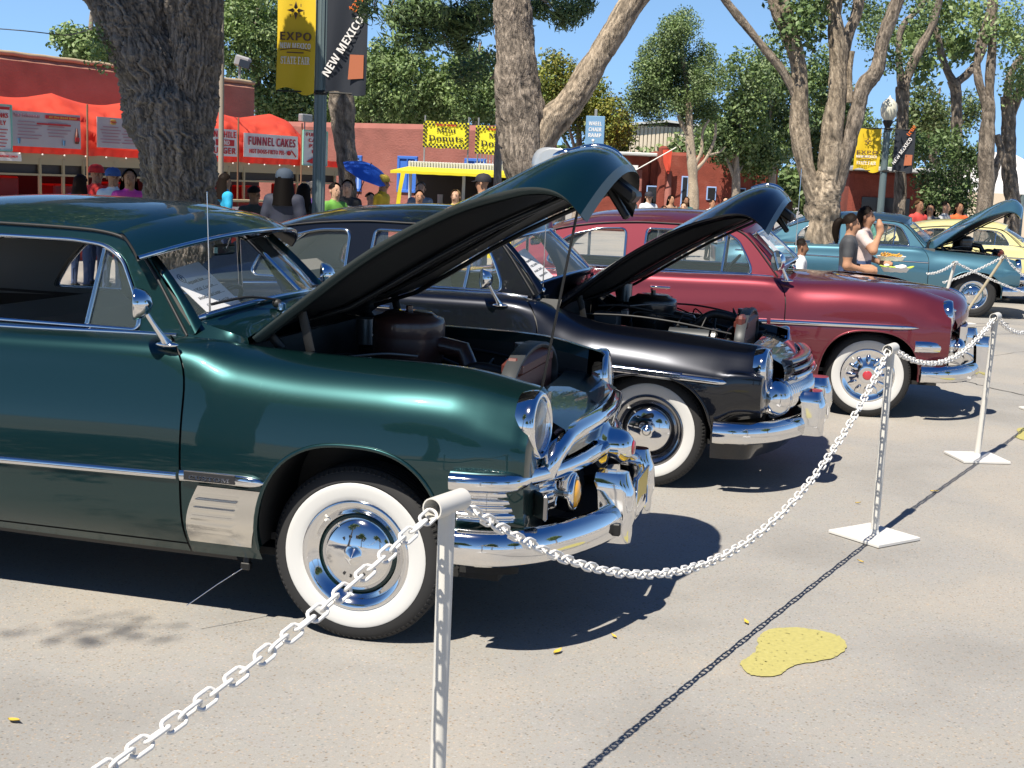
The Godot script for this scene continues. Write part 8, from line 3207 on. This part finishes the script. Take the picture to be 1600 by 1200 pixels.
	var far := [["man in a grey cap and grey shirt left of the flagpole", 2.52, -30.0, 1.62, 1.2, Color(0.12, 0.13, 0.14), Color(0.25, 0.25, 0.25)], ["man in a white shirt and dark cap before the far doors", 2.96, -31.0, 1.62, 0.3, Color(0.6, 0.62, 0.66), Color(0.02, 0.02, 0.03)],
		["child in red before the buttress", 3.43, -32.0, 1.30, 0.4, Color(0.5, 0.05, 0.04), null], ["woman in tan with loose brown hair", 3.70, -33.0, 1.55, 0.6, Color(0.35, 0.22, 0.14), null], ["woman in a cream top before the blue window", 3.66, -30.0, 1.42, -0.4, Color(0.6, 0.5, 0.38), null], ["person in dark teal beside the juniper trunk", 4.19, -34.0, 1.52, 0.2, Color(0.03, 0.10, 0.11), null],
		["person in white right of the juniper trunk", 4.7, -33.0, 1.5, 0.8, Color(0.6, 0.6, 0.6), null], ["person in black beneath the junipers", 5.2, -34.0, 1.55, -0.5, Color(0.02, 0.02, 0.02), null],
		["man in a red shirt left of the young tree", 8.0, -27.0, 1.72, 0.5, Color(0.55, 0.06, 0.05), null], ["woman in grey beside the red shirt", 8.54, -28.0, 1.65, -0.4, Color(0.2, 0.2, 0.21), null], ["person in white under the young tree", 9.16, -29.0, 1.70, 0.9, Color(0.62, 0.62, 0.6), null], ["person in orange right of the young tree", 9.79, -30.0, 1.69, 0.2, Color(0.6, 0.12, 0.03), null],
		["person in black behind the red shirt", 9.0, -32.0, 1.63, -0.8, Color(0.02, 0.02, 0.022), null], ["person in teal beside the cottonwood base", 6.45, -25.0, 1.50, 0.6, Color(0.08, 0.30, 0.28), null], ["person in pink far right among the trunks", 10.8, -33.0, 1.66, 0.3, Color(0.6, 0.2, 0.25), null]]
	for i in far.size():
		var f: Array = far[i]
		person(f[0], Vector3(f[1], 0, f[2]), f[3], f[4], ["stand", "reach", "hold"][i % 3], sk[i % 3], f[5], jeans if i % 2 else black, dk if i % 4 else Color(0.12, 0.07, 0.03), "long" if i % 2 else "short", f[6])
	# umbrella
	var u := thing("umbrella", "small blue umbrella tilted over the yellow shirted man", "umbrella", Transform3D(Basis(Vector3(0, 0, 1), -0.42) * Basis(Vector3(1, 0, 0), 0.25), Vector3(-2.47, 1.76, -21.55)))
	var g := Geo.new()
	var rows := []
	for i in 6:
		var t := i / 5.0
		var row := PackedVector3Array()
		for j in 8:
			var w := TAU * j / 8
			row.append(Vector3(cos(w) * 0.42 * t, 0.16 * (1.0 - t * t), sin(w) * 0.42 * t))
		rows.append(row)
	g.grid(rows, false, true, Vector3.UP)
	part("canopy", g, mat(lin(0.03, 0.13, 0.62), 0.5), u)
	g = Geo.new()
	g.tube(PackedVector3Array([Vector3(0, 0.2, 0), Vector3(0.02, -0.62, 0)]), 0.008, 6)
	part("shaft", g, M.black_iron, u)


func food(at: Vector3, _holder: Node3D) -> void:
	for k in 2:
		var c := at + Vector3(0.26 * k - 0.02, 0.05 - 0.06 * k, 0.02 + 0.04 * (1 - k))
		var o := thing("food_tray", ["white paper tray heaped with golden fries held by the women", "white paper plate with napkins and green wrapper held out"][k], "tray", Transform3D(Basis(Vector3.UP, 0.3), c if k == 1 else at + Vector3(0.20, 0.11, -0.05)))
		var g := Geo.new()
		var rows := []
		for q in [[0.0, 0.0], [0.11, 0.0], [0.14, 0.05], [0.145, 0.05]]:
			var row := PackedVector3Array()
			for j in 24:
				var w := TAU * j / 24
				row.append(Vector3(cos(w) * q[0] * 1.25, q[1] + 0.004 * sin(j * 2.0), sin(w) * q[0] * 0.8))
			rows.append(row)
		g.grid(rows, false, true, Vector3.UP)
		part("tray", g, M.sign_white, o)
		g = Geo.new()
		for i in 30:
			var p := Vector3(rng.randf_range(-0.11, 0.11), 0.03 + 0.04 * rng.randf(), rng.randf_range(-0.07, 0.07))
			if k == 0:
				g.box(p, Vector3(0.06, 0.012, 0.012), 0.0, Basis(Vector3(rng.randfn(), rng.randfn(), rng.randfn()).normalized(), rng.randf() * 3.0))
			elif i < 8:
				g.ball(p + Vector3(0, 0.0, 0), Vector3(0.05, 0.025, 0.045) * rng.randf_range(0.6, 1.2), 8, Basis(Vector3.UP, rng.randf() * 3.0))
		part("fries" if k == 0 else "napkin", g, mat(lin(0.62, 0.33, 0.04), 0.7) if k == 0 else M.sign_white, o)
		if k == 1:
			g = Geo.new()
			for i in 4:
				g.ball(Vector3(-0.14 + 0.1 * i, 0.05, 0.03 * (i % 2)), Vector3(0.07, 0.012, 0.035), 8, Basis(Vector3(0, 0, 1), 0.2 * i - 0.3))
			part("wrapper", g, mat(lin(0.45, 0.58, 0.08), 0.6), o)


# ---------------------------------------------------------------- small things on the ground and in the cars

const FOOT := [Vector2(-0.236, 0.158), Vector2(-0.230, 0.234), Vector2(-0.213, 0.269), Vector2(-0.174, 0.282), Vector2(-0.132, 0.277), Vector2(-0.088, 0.237), Vector2(-0.054, 0.182), Vector2(-0.012, 0.136), Vector2(0.062, 0.101), Vector2(0.153, 0.0425), Vector2(0.207, -0.030), Vector2(0.237, -0.095), Vector2(0.243, -0.162), Vector2(0.232, -0.219), Vector2(0.173, -0.271), Vector2(0.126, -0.289), Vector2(0.077, -0.298), Vector2(-0.007, -0.284), Vector2(-0.051, -0.257), Vector2(-0.080, -0.217), Vector2(-0.111, -0.146), Vector2(-0.129, -0.066), Vector2(-0.152, 0.014), Vector2(-0.177, 0.058), Vector2(-0.214, 0.108)]


func footprint(label: String, at: Vector3, turn: float, size: float) -> void:
	var o := thing("painted_footprint", label, "footprint", Transform3D(Basis(Vector3.UP, turn), at))
	var g := Geo.new()
	var pts := PackedVector3Array()
	for i in FOOT.size():
		var p: Vector2 = FOOT[i]
		var q: Vector2 = FOOT[(i + 1) % FOOT.size()]
		for k in 4:
			var r := p.lerp(q, k / 4.0) + Vector2(rng.randf_range(-0.004, 0.004), rng.randf_range(-0.004, 0.004))
			pts.append(Vector3(r.x * size, 0.0, r.y * size))
	g.fan(pts, Vector3(-0.06, 0, 0.03), Vector3.UP)
	part("paint", g, M.paint_mark, o)


func card(label: String, at: Vector3, q: Basis, lines: Array) -> void:
	var o := thing("show_card", label, "card", Transform3D(q, at))
	var g := Geo.new()
	g.box(Vector3.ZERO, Vector3(0.33, 0.004, 0.26), 0.0)
	part("sheet", g, M.paper, o)
	var up := Basis(Vector3.RIGHT, -PI / 2)
	var k := 0
	for l in lines:
		lettering(l, 0.014, M.pencil, o, Transform3D(up, Vector3(-0.02 + 0.012 * (k % 2), 0.003, -0.045 + k * 0.042)), false, 0.001, [0.16, 0.19, 0.22, 0.22][k], false)
		var lg := Geo.new()
		lg.box(Vector3(0.03, 0.003, -0.038 + k * 0.042), Vector3(0.2, 0.001, 0.0015), 0.0)
		part("ruled_line", lg, M.pencil, o)
		k += 1
	var rg := ring_tube(Vector3(-0.105, 0.003, -0.075), Vector3.UP, 0.022, 0.0018, 20, 5)
	part("round_crest", rg, M.pencil, o)
	var sg := Geo.new()
	sg.box(Vector3(-0.105, 0.003, -0.075), Vector3(0.006, 0.001, 0.03), 0.0)
	sg.box(Vector3(-0.105, 0.003, -0.075), Vector3(0.02, 0.001, 0.006), 0.0, Basis(Vector3.UP, 0.6))
	part("crest_print", sg, M.pencil, o)


func details() -> void:
	footprint("yellow painted footprint nearest the viewer right of the chain shadow", Vector3(1.15, 0.005, -5.02), 0.0, 1.0)
	footprint("yellow painted footprint at the right edge", Vector3(4.10, 0.005, -10.2), 0.0, 1.0)
	# cards behind the windscreens
	var cx := car_at(Vector3(-0.3713, 0, -5.739), 0.2435)
	var q := cx.basis * Basis(Vector3(1, 0, 0), 0.0) * Basis(Vector3.UP, PI / 2) * Basis(Vector3(1, 0, 0), 0.72) * Basis(Vector3.UP, 0.10)
	card("white entry card with pencilled lines inside the green coupe's windscreen", cx * Vector3(-0.86, 1.285, 0.40), q, ["Fairgrounds Show", "1950  Coupe", "Model:  Club Coupe", "Owner:  Garcia"])
	cx = car_at(Vector3(1.0468, 0, -8.6156), deg_to_rad(16.0))
	q = cx.basis * Basis(Vector3.UP, PI / 2) * Basis(Vector3(1, 0, 0), 0.72) * Basis(Vector3.UP, 0.10)
	card("white entry card behind the black sedan's windscreen", cx * Vector3(-0.88, 1.25, 0.34), q, ["Fairgrounds Show", "1950  Sedan", "Model:  Sport", "Owner:  Garcia"])
	cx = car_at(Vector3(3.0114, 0, -11.4932), deg_to_rad(10.0))
	var o := thing("sunshade", "white folding sunshade inside the maroon sedan's windscreen", "sunshade", cx)
	var g := Geo.new()
	var rows := []
	for i in 9:
		var z := -0.55 + i * 0.135
		rows.append(PackedVector3Array([Vector3(-0.70 - 0.02 * (i % 2) - 0.12 * z * z, 1.22, z), Vector3(-0.93 - 0.02 * (i % 2) - 0.1 * z * z, 1.44, z)]))
	g.grid(rows, false, false, Vector3(1, 0.6, 0))
	part("sheet", g, M.sign_white, o)
	# fallen leaves
	var lm := mat(lin(0.55, 0.38, 0.05), 0.8)
	var spots := [Vector3(-1.55, 0, -4.05), Vector3(-0.95, 0, -3.95), Vector3(1.02, 0, -5.35), Vector3(1.9, 0, -5.75), Vector3(0.22, 0, -4.9), Vector3(2.3, 0, -6.1), Vector3(2.62, 0, -8.0), Vector3(-1.9, 0, -4.3), Vector3(0.45, 0, -5.1), Vector3(3.4, 0, -8.6), Vector3(1.75, 0, -6.35), Vector3(4.2, 0, -11.4), Vector3(4.6, 0, -10.9), Vector3(-0.6, 0, -4.45), Vector3(2.05, 0, -7.6)]
	for i in range(0, spots.size(), 2):
		var l := Geo.new()
		var a := PackedVector3Array()
		var b := PackedVector3Array()
		var c := PackedVector3Array()
		var L := rng.randf_range(0.016, 0.030)
		for k in 6:
			var t := k / 5.0
			var w := 0.45 * L * sin(PI * clampf(t * 1.08, 0, 1))
			var y := 0.006 + 0.008 * t * t
			a.append(Vector3(L * (t - 0.5) * 2.0, y + 0.004, w))
			b.append(Vector3(L * (t - 0.5) * 2.0, y, 0))
			c.append(Vector3(L * (t - 0.5) * 2.0, y + 0.004, -w))
		l.grid([a, b, c], false, false, Vector3.UP)
		var lo := part(numbered("fallen_leaf"), l, lm, self)
		lo.transform = Transform3D(Basis(Vector3.UP, rng.randf() * TAU), spots[i])
		tag(lo, "small dry yellow leaf lying on the pavement", "leaf", "dry leaves scattered on the pavement")
